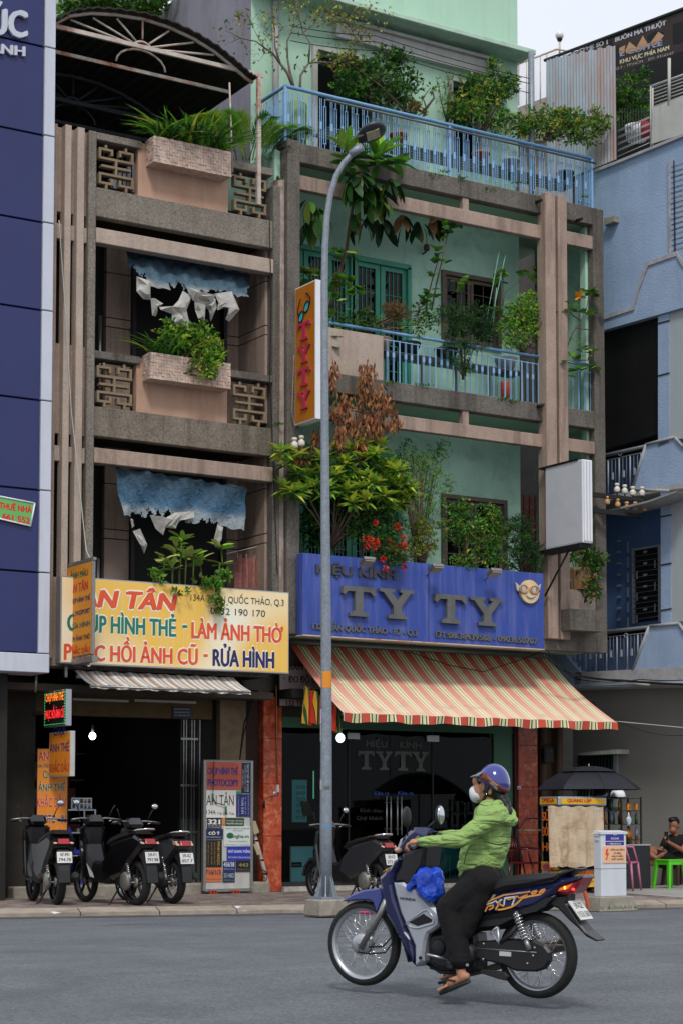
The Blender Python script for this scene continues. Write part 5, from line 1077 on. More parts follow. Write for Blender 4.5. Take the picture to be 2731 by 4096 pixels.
for q in ([(2500,200),(2516,165),(2545,188),(2570,140),(2592,178),(2600,182),(2504,212)], [(2600,170),(2632,125),(2655,140),(2640,160),(2610,182)], [(2476,190),(2500,178),(2496,206),(2476,212)], [(2340,226),(2372,214),(2382,224),(2344,240)]): MB().pl(BP, q, .036, .0335).ob('printed_shape', ink('b0896a'), bn)
for q in ([(2590,140),(2620,122),(2654,126),(2646,152),(2612,162),(2588,156)], [(2690,96),(2760,70),(2760,160),(2690,176)], [(2433,162),(2446,160),(2448,180),(2434,182)]): MB().pl(BP, q, .0335, .0325).ob('torn_hole', m_black, bn)
# terrace railing, post and board
for i in range(7): MB().tube([BP.at(2600,345+i*14,.0), BP.at(2900,238+i*14,.0)], .022 if i == 0 else .011, 6).ob('terrace_rail', m_dull, BB)
for x, y0, y1 in ((2676,232,420),(2602,345,590),(2610,350,580)): MB().tube([BP.at(x,y0,.02), BP.at(x,y1,.02)], .03 if x > 2650 else .015, 6).ob('terrace_post', m_dull, BB)
bpoly('white_board', [(2610,428),(2900,320),(2900,480),(2604,574)], .04, .02, m_dull)
for i in range(9): MB().tube([BP.at(2470,520+i*13-8*(i%2),.01), BP.at(2605,462+i*13-8*(i%2),.01)], .008, 5).ob('terrace_rail', m_dull, BB)
for i in range(12): MB().tube([BP.at(2476+i*11,430,.01), BP.at(2476+i*11,632-i*4,.01)], .006, 5).ob('terrace_bar', m_frame, BB)
bpoly('coping', [(2374,676),(2466,641),(2900,462),(2900,474),(2466,652),(2374,688)], .06, -.1, m_blued)
# mesh fence and globe lamp behind the roof terrace
MFP = FP(3.2); mf = thing('mesh_fence', 'rusty framed white wire mesh fence between the mint roof and the rusting sheet', 'fence', MFP.at(2130,420))
for x in (2074, 2105, 2130, 2160, 2186): MB().tube([MFP.at(x,250-(x-2074)*.35), MFP.at(x,420-(x-2074)*.1)], .012, 5).ob('post', m_rust, mf)
MB().tube([MFP.at(2060,258), MFP.at(2225,195), MFP.at(2300,208)], .02, 5).ob('top_rail', m_rust, mf)
g = MB()
for i in range(34): x = 2060+i*5; g.tube([MFP.at(x,262-(x-2060)*.38), MFP.at(x,430)], .003, 3)
for j in range(26): y = 266+j*7; g.tube([MFP.at(2060,y), MFP.at(2230,y-60)], .003, 3)
g.ob('mesh', m_white, mf, kind='stuff')
bpoly('low_wall', [(2060,432),(2200,380),(2200,560),(2060,560)], 0, -.2, m_conc, P_=MFP)
gl_ = thing('globe_lamp', 'white globe lamp on a rusty post above the mesh fence against the sky', 'lamp', MFP.at(2237,210)); p = MFP.at(2237,139)
MB().ell(p, .085, .085, .085, nu=20, nv=14).ob('globe', M('globe_white','d8d6d2',.3,var=0), gl_); MB().lathe(p+V((0,0,-.13)), (0,0,1), [(.03,0),(.05,.03),(.06,.06)], 10).ob('collar', m_frame, gl_); MB().tube([p+V((0,0,-.13)), MFP.at(2237,225)], .022, 6).ob('post', m_rust, gl_)
bpoly('inner_wall', [(2300,1780),(2900,1640),(2900,2760),(2300,2760)], -1.05, -1.1, m_black)
MB().box(5.3, 8.5, 2.2, 2.3, 0, 12).ob('alley_back_wall', M('alley_grey','4a4844',.9,var=.2), BB)
MB().pl(MFP, [(2074,430),(2400,330),(2400,1400),(2074,1400)], -.3, -.5).ob('back_wall', m_conc, BB)
MB().box(xw-.1, XR1-.05, 2.2, 2.3, ZB, zTb).ob('corridor_end_wall', m_dark, RH)
# ------------------------------------------------------------------ street lamp
gb = G(1292,3640); LPn = Pl(gb, (RGT.x, RGT.y, 0))
lp = thing('street_lamp', 'tall galvanised steel street lamp with a curved arm standing on a concrete block', 'lamp', gb)
pts = [(1304,3640,25),(1304,3300,24.5),(1305,2900,22.5),(1304,2500,21),(1301,2100,19),(1299,1700,17),(1298,1400,16),(1297,1150,15),(1300,980,14),(1308,860,13),(1322,770,12.5),(1345,700,12),(1375,650,12),(1410,612,12),(1440,588,11)]
c0_ = LPn.at(1304,3640); sc_ = (LPn.at(1404,3640)-c0_).length/100
MB().tube([LPn.at(x,y) for x, y, r_ in pts], [r_*sc_ for x, y, r_ in pts], 20).ob('pole', m_pole, lp)
base = LPn.at(1304,3640); bx_ = MB();
bx_.prism([base+V((-.21,-.21,-.08)), base+V((.21,-.21,-.08)), base+V((.21,.21,-.08)), base+V((-.21,.21,-.08))], [base+V((-.19,-.19,.13)), base+V((.19,-.19,.13)), base+V((.19,.19,.13)), base+V((-.19,.19,.13))]); bx_.ob('footing', m_conc, lp, bevel=.02)
MB().obox(base+V((0,0,.145)), V((1,0,0)), V((0,1,0)), V((0,0,1)), .155, .155, .014).ob('base_plate', m_pole, lp)
for i in range(8):
    a = pi*i/4+.2; d = V((cos(a), sin(a), 0)); e = V((-sin(a), cos(a), 0))*.006; z = V((0,0,1)); r_ = 25*sc_-.004
    A = [base+d*r_+z*.16, base+d*.15+z*.16, base+d*(.13)+z*.2, base+d*r_+z*.42]; MB().prism([p+e for p in A], [p-e for p in A]).ob('gusset', m_pole, lp)
MB().tube([LPn.at(1400,618), LPn.at(1448,583)], 16*sc_, 14).ob('sleeve', m_pole, lp)
hc = LPn.at(1487,527); hx = (RGT*.93+V((0,0,.36))).normalized(); hn = (V((0,0,-1))+RGT*.36-FWD*.55).normalized(); hx = (hx-hn*hx.dot(hn)).normalized(); hy = hn.cross(hx)
m_head = M('lamp_head_grey','3b3f42',.35,metal=.4,var=.1)
h_ = MB(); mr = Matrix((hx, hy, hn)).transposed(); h_.ell(hc, .19, .155, .055, mr, 28, 10); hd = h_.ob('lamp_head', m_head, lp)
MB().obox(hc+hn*.052+hx*.0, hx, hy, hn, .085, .07, .006).ob('led_panel', M('led_panel','9d9a7c',.3,var=.35,scale=30), hd); MB().tube([hc-hn*.04+hx*-.19+hy*0, hc-hn*.04], .045, 10).ob('neck', m_pole, lp)
MB().obox(hc-hx*.16+hn*.05, hx, hy, hn, .04, .06, .02).ob('latch', m_frame, hd)
def on_pole(x0, y0, x1, y1, mat, nm):
    mb = MB(); zt = LPn.at(1304,y0).z; zl = LPn.at(1304,y1).z; f = (x0-1304)/22.; g = (x1-1304)/22.; ct = LPn.at(1304,(y0+y1)/2); rr_ = (22+(y0-2700)*.0034)*sc_+.002
    def fn(u, v):
        s_ = f+(g-f)*u; s_ = max(-.99, min(.99, s_)); c_ = sqrt(1-s_*s_); q = ct+V((RGT.x, RGT.y, 0))*(rr_*s_)-V((sin(YAW),cos(YAW),0))*(rr_*c_); return V((q.x, q.y, zl+(zt-zl)*v))
    mb.grid(fn, 8, 1); return mb.ob(nm, mat, lp, solid=.001)
on_pole(1289,2687,1327,2753,M('orange_tape','d9871c',.5,var=.06),'orange_band')
on_pole(1280,2838,1287,2896,M('sticker_lilac','b9b5cc',.5,var=.3,scale=60),'sticker'); on_pole(1279,2900,1286,2968,m_dull,'sticker'); on_pole(1298,3146,1318,3160,M('sticker_grey','5b5b58',.6,var=.3,scale=60),'sticker'); on_pole(1280,3120,1289,3160,m_dull,'sticker'); on_pole(1300,3300,1314,3314,ink('3f86c8'),'sticker')
text('painted_number', '47', LPn, 1308, 3188, 1322, 3188, 9, 25*sc_+.004, m_dull, lp, bold=.01)
# ------------------------------------------------------------------ electric cabinet
def cabinet():
    b0 = G(2440,3618); P_ = Pl(b0, (1,0,0)); t = thing('power_cabinet', 'white steel power cabinet with blue and warning plates on a mossy concrete plinth', 'cabinet', b0)
    Y = b0.y; Pf_ = FP(Y); X0, zt = Pf_.uz(2402,3323); X1, zl = Pf_.uz(2506,3608); ys_ = SP(X0).at(2374,3460).y; zl = .2
    mw = M('cabinet_white','c3c6cc',.5,var=.04,streak=.18,scol='8d8f95')
    MB().box(X0, X1, Y, ys_, zl, zt-.05).ob('case', mw, t, bevel=.006)
    MB().prism([V((X0-.015,Y-.015,zt-.05)), V((X1+.015,Y-.015,zt-.05)), V((X1+.015,ys_+.015,zt-.05)), V((X0-.015,ys_+.015,zt-.05))], [V((X0-.015,Y-.015,zt-.02)), V((X1+.015,Y-.015,zt-.02)), V((X1+.0,ys_-.02,zt+.0)), V((X0+.0,ys_-.02,zt+.0))]).ob('lid', mw, t)
    MB().prism([V((X0-.1,Y-.1,.0)), V((X1+.12,Y-.1,.0)), V((X1+.12,ys_+.1,.0)), V((X0-.1,ys_+.1,.0))], [V((X0-.06,Y-.06,.2)), V((X1+.08,Y-.06,.2)), V((X1+.08,ys_+.06,.2)), V((X0-.06,ys_+.06,.2))]).ob('plinth', m_conc, t, bevel=.015)
    MB().box(X0-.003, X1+.003, Y-.003, ys_, .86-.30, .863-.30).ob('seam', m_joint, t)
    mb = MB()
    for z in (.93,.99,1.27,1.33) : mb.box(X0-.012, X0-.001, Y+(ys_-Y)*.25, Y+(ys_-Y)*.75, z-.0, z+.02)
    mb.ob('vent', mw, t)
    def plate(x0, y0, x1, y1, c, nm): o = MB().rect(Pf_, x0, y0, x1, y1, .008, .001).ob(nm, ink('d0d0d4'), t); MB().rect(Pf_, x0+2, y0+2, x1-2, y1-2, .011, .0085).ob('face', c, o); return o
    p = plate(2419,3327,2497,3384,ink('2a2c86'),'blue_plate')
    for s_, x0, x1, y, c_ in (('TPP',2450,2466,3343,6),('KD2-B1',2443,2474,3359,8),('1900 54 54 54',2438,2482,3380,7)): text('lettering', s_, Pf_, x0, y, x1, y, c_, .013, ink('d8d4c8'), p, bold=.02)
    MB().rect(Pf_, 2422, 3366, 2494, 3367.5, .0125, .0112).ob('rule', ink('d8d4c8'), p); MB().rect(Pf_, 2428, 3373, 2434, 3380, .0125, .0112).ob('mark', ink('c02a50'), p)
    p = plate(2409,3384+1,2503,3454,ink('dfae86'),'warning_plate')
    for s_, x0, x1, y, c_ in (('CẤM LẠI GẦN !',2440,2498,3404,7),('CÓ ĐIỆN',2453,2484,3418,7),('NGUY HIỂM',2446,2491,3430,7),('CHẾT NGƯỜI',2444,2493,3442,7)): text('lettering', s_, Pf_, x0, y, x1, y, c_, .013, m_frame, p, bold=.03)
    MB().pl(Pf_, [(2424,3398),(2433,3396),(2428,3415),(2436,3413),(2427,3436),(2431,3436),(2424,3442),(2421,3434),(2424,3435),(2428,3420),(2421,3423)], .014, .0112).ob('lightning_bolt', ink('c8402c'), p)
    return t
cabinet()
hs = thing('corrugated_hose', 'orange corrugated cable hose rising beside the white power cabinet', 'hose', G(2352,3634))
a, b = G(2354,3632,.06), V((0,0,0)); Ph = Pl(a, (RGT.x,RGT.y,0)); b = Ph.at(2336,3563,.0);
mo = M('orange_hose','b8583a',.5,var=.1); prof = []
for i in range(40):
    f = i/39; prof.append(((.030 if i % 2 else .024), (b-a).length*f))
MB().lathe(a, b-a, prof, 10).ob('hose', mo, hs); MB().lathe(b-(b-a)*.02, b-a, [(.018,0),(.03,0),(.03,.02)], 10).ob('mouth', m_black, hs)
# ------------------------------------------------------------------ insulator brackets
def insulator(p, mat, parent, s=1.):
    MB().lathe(p, (0,0,1), [(0,0),(.045*s,.0),(.055*s,.02*s),(.055*s,.075*s),(.04*s,.095*s),(.028*s,.105*s),(.028*s,.118*s),(.042*s,.126*s),(.046*s,.145*s),(.038*s,.165*s),(0,.172*s)], 12).ob('insulator', mat, parent)
m_por = M('white_porcelain','c9c2b6',.25,var=.08); m_porb = M('brown_porcelain','b98a5c',.3,var=.25,scale=20)
SPn = Pl(P.at(2370,2000) if False else FP(-1.0).at(2370,2000), (1,-.55,0))
ib = thing('insulator_bracket', 'upper black steel bracket carrying four white porcelain insulators on the right column', 'bracket', SPn.at(2370,1985))
MB().pl(SPn, [(2368,1967),(2572,1993),(2572,2006),(2368,1986)], .03, -.03).ob('arm', m_black, ib)
for x, y in ((2467,1969),(2498,1975),(2530,1982),(2567,1983)): insulator(SPn.at(x,y), m_por, ib, .92); MB().tube([SPn.at(x,y), SPn.at(x,y+10)], .012, 6).ob('pin', m_black, ib)
ib = thing('insulator_bracket', 'lower black steel bracket with five brown stained insulators on the right column', 'bracket', SPn.at(2370,2040))
MB().pl(SPn, [(2374,2030),(2580,2060),(2560,2070),(2374,2050)], .03, -.03).ob('arm', m_black, ib)
for x, y in ((2428,2018),(2470,2028),(2506,2040),(2540,2040),(2578,2044)): insulator(SPn.at(x,y), m_porb, ib, .84)
ib = thing('insulator_bracket', 'dark bracket with two white insulators on the middle column below the orange light box', 'bracket', FP(-1.1).at(1190,1795)); Pq = FP(-1.1)
MB().pl(Pq, [(1160,1792),(1225,1796),(1225,1806),(1160,1802)], .03, -.03).ob('arm', m_black, ib)
for x, y in ((1178,1794),(1206,1786)): insulator(Pq.at(x,y), m_por, ib)
# ------------------------------------------------------------------ board of name plates on bricks
Pn = FP(-.42); nb = thing('plaque_board', 'white framed board of plaque samples leaning on two hollow bricks by the pillar', 'board', Pn.at(915,3570))
MB().rect(Pn, 820, 3043, 1010, 3563, 0, -.05).ob('board', m_dull, nb)
fr = MB(); fr.rect(Pn, 816, 3040, 824, 3566, .02, -.05); fr.rect(Pn, 1004, 3044, 1012, 3566, .02, -.05); fr.rect(Pn, 824, 3040, 1004, 3046, .02, -.05); fr.rect(Pn, 824, 3558, 1004, 3566, .02, -.05); fr.ob('frame', m_steel, nb)
def plaque(x0, y0, x1, y1, c, lines, nm='plaque'):
    o = MB().rect(Pn, x0, y0, x1, y1, .012, .001).ob(nm, ink(c), nb)
    for s_, a, b, y, cp, lc, bd in lines: text('lettering', s_, Pn, a, y, b, y+(b-a)*.01, cp, .015, ink(lc), o, bold=bd)
    return o
def plaque_v(x0, y0, x1, y1, c, lines):
    o = MB().rect(Pn, x0, y0, x1, y1, .012, .001).ob('plaque', ink(c), nb)
    for s_, xb, ya_, yb_, cp, lc in lines:
        a0, z0 = Pn.uz(xb, ya_, .015); a1, z1 = Pn.uz(xb, yb_, .015); _, zc_ = Pn.uz(xb, ya_+cp, .015)
        vs, fs = glyphs(s_, 0.); X0 = min(v[0] for v in vs); X1 = max(v[0] for v in vs); h = abs(zc_-z0)
        mb = MB(); mb.add([Pn.w(a0+v[1]*h/CAPH, z0+(z1-z0)*(v[0]-X0)/(X1-X0), .015) for v in vs], fs); mb.ob('lettering', ink(lc), o)
plaque(823,3048,967,3160,'b4553c',[('CHỤP HÌNH THẺ',830,955,3098,28,'34317c',.04),('PHOTOCOPY',831,955,3145,28,'34317c',.05)])
plaque(820,3162,945,3272,'d3d0c8',[('AN TÂN',826,936,3222,44,'1e2a4c',.01),('134A',826,864,3258,18,'1e2a4c',.01),('Trần Quốc Thảo',869,938,3260,11,'2a3550',0)])
plaque(830,3272,887,3315,'141c38',[('321',832,882,3298,20,'d8d4c8',.05),('LÊ VĂN THỌ, P.9',834,884,3307,5,'c8c4b8',0),('TP. HỒ CHÍ MINH',836,882,3313,4,'c8c4b8',0)])
plaque(822,3317,893,3358,'152048',[('CÔ Ý',835,880,3340,12,'d8d4c8',.05),('312/10 HAI BÀ TRƯNG, P.11',826,890,3352,5,'c8c4b8',0)])
plaque(903,3274,977,3304,'123c2a',[('PHÓ CHÁNH VĂN PHÒNG',907,974,3287,6,'d0cfc0',0),('NGUYỄN VĂN ĐỨC',907,974,3299,7,'d0cfc0',.02)])
o_ = plaque(897,3307,1006,3386,'c3c9c4',[('CÔNG TY TNHH MTV PHẦN MỀM',902,1000,3318,6,'2a6a50',0),('ĐỨC NGHĨA',934,972,3326,5,'2a6a50',0),('ducnghia.vn',909,996,3352,14,'1c5a44',.03),('Giấy phép số : 4104001234',915,990,3369,5,'4a6a60',0),('www.ducnghia.com - www.ducnghia.vn',903,1003,3382,5,'4a6a60',0)])
mb = MB(); c_ = Pn.at(921,3344,.013); mb.ell(c_, .06, .002, .045); mb.ob('oval_mark', ink('1c5a44'), o_)
plaque(909,3388,1006,3442,'25309a',[('NGÔ QUANG THỐNG',914,1002,3412,11,'c8cce0',.03),('PHÓ TRƯỞNG CÔNG AN PHƯỜNG',914,1002,3434,7,'c8cce0',.01)])
plaque(893,3446,942,3488,'1a2a60',[('436/38',895,938,3468,19,'c9ccd8',.02),('LÊ VĂN SỸ P.10 Q.3',896,938,3480,5,'b0b4c8',0)])
plaque(945,3444,1005,3488,'17191c',[('443',955,994,3468,15,'8f7f50',.02),('ĐIỆN BIÊN PHỦ, P.3, Q.3',948,1002,3482,5,'7a7258',0)])
plaque(817,3473,888,3528,'c06a38',[('716/1/3',822,884,3500,20,'2a2450',.03),('TRƯỜNG SA, PHƯỜNG 14, QUẬN 3',820,886,3520,5,'40304a',0)])
plaque(892,3490,940,3530,'1c2c44',[('331/40D',895,936,3512,19,'a9b4c4',.01),('LÊ VĂN SỸ P.1 Q.3',895,937,3524,4,'90a0b0',0)])
plaque_v(967,3052,1004,3174,'131c36',[('CHI CỤC THỦY LỢI VÀ PCLB',988,3058,3168,10,'c0c4cc'),('170 HAI BÀ TRƯNG, QUẬN 1, TP.HCM',979,3062,3168,6,'a8acb8'),('MST: 0301464411',970,3080,3150,6,'a8acb8')])
plaque_v(945,3178,1005,3268,'1e2560',[('THÁI KIM',966,3190,3256,11,'b8bcd8'),('CTY TNHH ĐẦU TƯ PHÁT TRIỂN',952,3184,3264,6,'9a9fc8'),('ĐT: 0903 829 123',980,3188,3258,6,'9a9fc8'),('160 ĐƯỜNG 3/2, P.14',992,3184,3262,6,'9a9fc8')])
plaque_v(817,3362,888,3470,'15171b',[('MINH NGỌC',870,3368,3462,12,'c89a30'),('CHUYÊN MAI VÁY CƯỚI',857,3370,3460,6,'a07c30'),('NHẬN ĐẶT MAY THEO MẪU',845,3370,3460,6,'a07c30'),('71 TRẦN QUỐC THẢO P.7 Q.3',832,3370,3460,5,'a07c30'),('ĐT: 0903 123 456',822,3380,3450,5,'a07c30')])
plaque(888,3274,902,3300,'c07a3a',[]); plaque(945,3166,968,3176,'2f8a50',[])
for lab, x in (('hollow orange brick under the left foot of the plaque board',858),('hollow orange brick under the right foot of the plaque board',948)):
    Pk = FP(-.5); t = thing('hollow_brick', lab, 'brick', Pk.at(x,3588)); a0, zt = Pk.uz(x-12,3564); a1, zl = Pk.uz(x+12,3588); mbk = M('hollow_brick_clay','b5482a',.9,var=.2,scale=20)
    zl = .1; w = (a1-a0); h = zt-zl; mb = MB()
    for f in (0, .45, .9): mb.box(a0+w*f, a0+w*f+w*.1, -.5, -.38, zl, zt)
    for f in (0, .45, .9): mb.box(a0+w*.1, a0+w*.45, -.499, -.381, zl+h*f, zl+h*f+h*.1); mb.box(a0+w*.55, a0+w*.9, -.499, -.381, zl+h*f, zl+h*f+h*.1)
    mb.ob('block', mbk, t); MB().box(a0+w*.1, a1-w*.1, -.4, -.39, zl, zt).ob('core', m_black, t)
mb = MB(); gc = thing('pull_cord', 'thin black cord with a green cleat hanging in front of the plaque board', 'cord', Pn.at(852,3150,.04)); MB().tube([Pn.at(857,3043,.04), Pn.at(852,3200,.04), Pn.at(868,3213,.04), Pn.at(902,3222,.04)], .006, 5).ob('cord', m_black, gc)
for x, y in ((852,3190),(904,3240)): MB().tube([Pn.at(x,y-14,.04), Pn.at(x,y+18,.04)], .015, 6).ob('cleat', ink('1d6a48'), gc)
# pale pipe bundle with box leaning on the left marble pillar
pb = thing('pipe_bundle', 'pale leaning pipe with a beige junction box strapped beside the left marble pillar', 'pipe', G(1075,3580)); Pp = FP(-.3); mpi = M('pale_pipe','a89e96',.6,var=.2,scale=10)
MB().tube([Pp.at(1012,3320), Pp.at(1040,3420), Pp.at(1062,3500), Pp.at(1070,3540), Pp.at(1076,3582)], .032, 10).ob('pipe', mpi, pb)
MB().pl(Pp, [(1002,3290),(1024,3284),(1040,3332),(1018,3342)], .07, .0).ob('junction_box', M('beige_box','a89878',.5,var=.08), pb, bevel=.01); MB().pl(Pp, [(1014,3380),(1024,3377),(1042,3418),(1030,3422)], .06, .03).ob('strip', MATS['beige_box'], pb)
for q in ((1024,3362),(1046,3440),(1060,3495)): p_ = Pp.at(*q); MB().lathe(p_+V((0,0,-.02)), (.25,0,1), [(.035,0),(.038,.01),(.035,.03)], 10).ob('strap', m_black, pb)
MB().tube([Pp.at(1020,3300,.04), Pp.at(1046,3310,.04), Pp.at(1050,3330,.04), Pp.at(1030,3345,.04)], .008, 5).ob('cable', m_black, pb); MB().tube([Pp.at(1050,3480,.04), Pp.at(1070,3490,.04), Pp.at(1068,3520,.04), Pp.at(1056,3510,.04)], .007, 5).ob('cable', m_black, pb)
# litter on the pavement
for lab, x, y in (('crumpled white paper scrap on the brick pavement near the plaque board',954,3634),('small white litter scrap close to the kerb',966,3650),('pale crumpled cup lying at the kerb left of the lamp footing',1200,3650),('small white scrap beside the leftmost scooter',226,3656)):
    p_ = G(x,y,.105); t = thing('litter', lab, 'litter', p_); m_ = MB(); m_.add([p_+V((R.uniform(-.09,.09),R.uniform(-.06,.06),R.uniform(0,.025))) for _ in range(7)], [(0,1,2),(2,3,4),(4,5,6),(1,3,5),(0,2,6)]); m_.ob('scrap', m_white, t)
# manhole
p_ = G(558,3705,.012); mh = thing('manhole', 'worn round manhole outline in the asphalt at the left', 'manhole', p_); MB().lathe(p_+V((0,0,-.03)), (0,0,1), [(.42,0),(.42,.033),(.40,.035),(.38,.031),(0,.031)], 30).ob('cover', M('manhole_iron','50545a',.7,var=.2,bump=.4,bscale=30), mh)
# pink plastic scrap beyond the front wheel
p_ = G(1470,3657,.02); t = thing('plastic_bag', 'magenta plastic scrap at the kerb seen through the front wheel', 'bag', p_); MB().ell(p_+V((0,0,.02)), .13, .05, .025, None, 9, 5).ob('bag', ink('c02468'), t)
# ------------------------------------------------------------------ cables
def cable(lab, pts, r_=.009, mat=None, sag=0, grpn=None, n=10):
    q = []
    for (a, b) in zip(pts[:-1], pts[1:]):
        for i in range(n): f = i/n; q.append(a*(1-f)+b*f-V((0,0,sag*4*f*(1-f))))
    q.append(pts[-1]); o = MB().tube(q, r_, 5).ob('cable', mat or m_black); o['label'] = lab; o['category'] = 'cable'
    if grpn: o['group'] = grpn
    return o
A_ = FP(-1.3)
cable('thick black cable bundle running under the blue balcony to the right edge', [A_.at(2170,2620), A_.at(2300,2700), BP.at(2480,2722,.25), BP.at(2900,2742,.25)], .02, sag=.02)
cable('thin black wire looping along the bottom of the blue balcony', [A_.at(2186,2600), BP.at(2300,2716,.2), BP.at(2560,2718,.25), BP.at(2900,2700,.3)], .008, sag=.05)
cable('pale rope from the striped awning corner to the right edge', [xr1+V((0,.02,0)), BP.at(2800,2918,.5)], .007, m_dull)
cable('sagging black wire from the awning corner across the grey wall', [xr1+V((0,.02,.02)), BP.at(2800,2935,.4)], .006, sag=.12)
cable('black wire lying loosely over the top of the striped awning', [FP(-.3).at(1640,2610), FP(-.45).at(1790,2660), FP(-.6).at(1930,2688), FP(-.3).at(2080,2640), FP(-.2).at(2180,2600)], .007)
cable('black wire hanging down the left town house next to the rusty strip', [FP(-.93).at(1078,866), FP(-.95).at(1085,1180), FP(-.98).at(1080,1500), FP(-.95).at(1095,1900), FP(-.95).at(1110,2300)], .008)
cable('beige cord looping down beside the orange light box', [FP(-1.0).at(1176,1420), FP(-1.0).at(1168,1650), FP(-1.0).at(1180,1705), FP(-1.0).at(1200,1700)], .008, m_pinkd)
cable('pale wire slanting down across the grey vertical fins', [FP(-1.08).at(236,880), FP(-1.1).at(262,1250), FP(-1.1).at(285,1640), FP(-1.3).at(345,2200), FP(-1.5).at(362,2240)], .008, m_dull)
for i, (y0, y1) in enumerate(((90,272),(118,292),(150,330))): cable('thin black wire %s of three crossing the mint roof room' % ('topmost','middle','lowest')[i], [FP(-.5).at(1160,y0+10), FP(-.5).at(1500,(y0+y1)/2-40), FP(-.42).at(2115,y1+40)], .007, sag=.03)
for i, (x0, x1) in enumerate(((1010,1150),(1000,1120))): cable('dark tangled wire under the yellow sign, %s strand' % ('upper','lower')[i], [FP(-.3).at(960,2720), FP(-.3).at(x0,2800+i*40), FP(-.2).at(975,2900+40*i), FP(-.2).at(960,3040)], .012)
cable('pale clothes line with pegs across the lower left balcony', [FP(-.5).at(905,2215), FP(-.5).at(1060,2180)], .006, m_dull)
# ------------------------------------------------------------------ plants
LM = dict(zip(('mid','dark','bright','yellow','brown','olive','lime','deep'), m_leaf))
def rv(s=1.): return V((R.gauss(0,s), R.gauss(0,s), R.gauss(0,s)))
def leaf4(mb, b, d, L, w, nrm=None):
    d = d.normalized(); s_ = d.cross(nrm or rv(1));
    if s_.length < 1e-3: s_ = d.orthogonal()
    s_.normalize(); n_ = s_.cross(d); m = b+d*L*.45
    mb.add([b, m+s_*w*.5+n_*w*.18, b+d*L-V((0,0,L*.08)), m-s_*w*.5+n_*w*.18], [(0,1,2),(0,2,3)])
def pick(ws):
    t = R.random()*sum(ws); i = 0
    for i, w in enumerate(ws):
        t -= w
        if t <= 0: break
    return i
def ppt(x, y, Y): return FP(Y).at(x, y)
def bush(name, label, ells, n, size, mats, cat='shrub', base=None, stems=6, sprig=4, wr=.45, upw=.35, group=None, extra=None, clump=.0):
    # ells: (x, y, rx, ry in photo points, Y, depth m)
    E_ = []
    for x, y, rx, ry, Y, dp in ells:
        c = ppt(x, y, Y); ax = abs(ppt(x+rx, y, Y).x-c.x); az = abs(ppt(x, y+ry, Y).z-c.z); E_.append((c, ax, dp, az))
    if base is None: c = E_[0][0]; base = V((c.x, c.y, min(e[0].z-e[3] for e in E_)))
    t = thing(name, label, cat, base, group); ms = [LM[k] for k, _ in mats]; ws = [w for _, w in mats]; mb = MB()
    vol = [e[1]*e[3] for e in E_]; tot = sum(vol); cl = [(pick(vol), rv(1).normalized()*R.uniform(.3,1.0)) for _ in range(max(4, int(n/40)))]
    for _ in range(n//sprig):
        if R.random() < clump: k, q = R.choice(cl); q = q+rv(.13)
        else: k = pick(vol); q = rv(1).normalized()*(R.random()**.45)
        if q.length > 1.12: q *= 1.05/q.length
        e = E_[k]; p = e[0]+V((q.x*e[1], q.y*e[2], q.z*e[3])); d0 = (V((q.x, q.y, q.z))*.8+V((0,0,upw))+rv(.45)).normalized()
        mb.cur = pick(ws)
        for i in range(sprig):
            s_ = size*R.uniform(.6,1.25); leaf4(mb, p+rv(size*.25), d0+rv(.6), s_, s_*wr)
    f = mb.ob('foliage', ms, t, kind='stuff')
    sm = MB()
    for i in range(stems):
        k = pick(vol); e = E_[k]; q = rv(1).normalized()*.75; tip = e[0]+V((q.x*e[1], q.y*e[2], q.z*e[3])); mid = (base+tip)/2+V((q.x*e[1]*.2,q.y*.05,.05)); sm.tube([base+rv(.02), mid, tip], [.014,.010,.004], 5)
    if stems: sm.ob('stem', m_bark, t)
    return t
# master leaves as parts
def blade(w, droop, fold=.12, seg=6, pts=(0,.55,.9,1,.95,.7,0)):
    mb = MB(); vs = []
    for i in range(seg+1):
        f = i/seg; hw = w*.5*pts[i]; z = -droop*f*f; vs += [(-hw, f, z+fold*hw), (0, f, z-fold*hw*.4), (hw, f, z+fold*hw)]
    fs = []
    for i in range(seg):
        for j in (0, 1): a = i*3+j; fs.append((a, a+1, a+4, a+3))
    mb.add(vs, fs); return mb
def mesh_of(mb, name, mat):
    me = bpy.data.meshes.new(name); me.from_pydata(mb.v, [], mb.f); me.materials.append(mat)
    for p in me.polygons: p.use_smooth = True
    return me
BL = {}
def big(kind, matn):
    k = (kind, matn)
    if k not in BL:
        mb = {'lance': lambda: blade(.26,.25), 'broad': lambda: blade(.42,.18), 'strap': lambda: blade(.075,.75,pts=(.8,1,1,.95,.8,.5,0)), 'hang': lambda: blade(.34,.45), 'fig': lambda: blade(.85,.12,.06,6,(.2,.9,.6,1,.7,.5,0))}[kind]()
        BL[k] = mesh_of(mb, 'leaf', LM[matn] if matn in LM else MATS[matn])
    return BL[k]
def place_leaf(t, kind, matn, p, d, L, roll=None, name='leaf'):
    d = d.normalized(); s_ = d.cross(V((0,0,1)))
    if s_.length < .05: s_ = d.cross(V((.3,1,0)))
    s_.normalize(); u_ = s_.cross(d)
    a = roll if roll is not None else R.uniform(-.5,.5); s2 = s_*cos(a)+u_*sin(a); u2 = s2.cross(d)
    mw = Matrix((( s2.x*L, d.x*L, u2.x*L, p.x),(s2.y*L, d.y*L, u2.y*L, p.y),(s2.z*L, d.z*L, u2.z*L, p.z),(0,0,0,1)))
    return inst(big(kind, matn), name, t, mw)
M('variegated_leaf', 'a9b262', .45, var=.6, scale=16); M('dry_leaf', '8f6238', .8, var=.4, scale=12); M('dry_leaf_b', '5c3a24', .8, var=.4, scale=12); M('leaf_pale_top','8fb24a',.45,var=.3,scale=9)
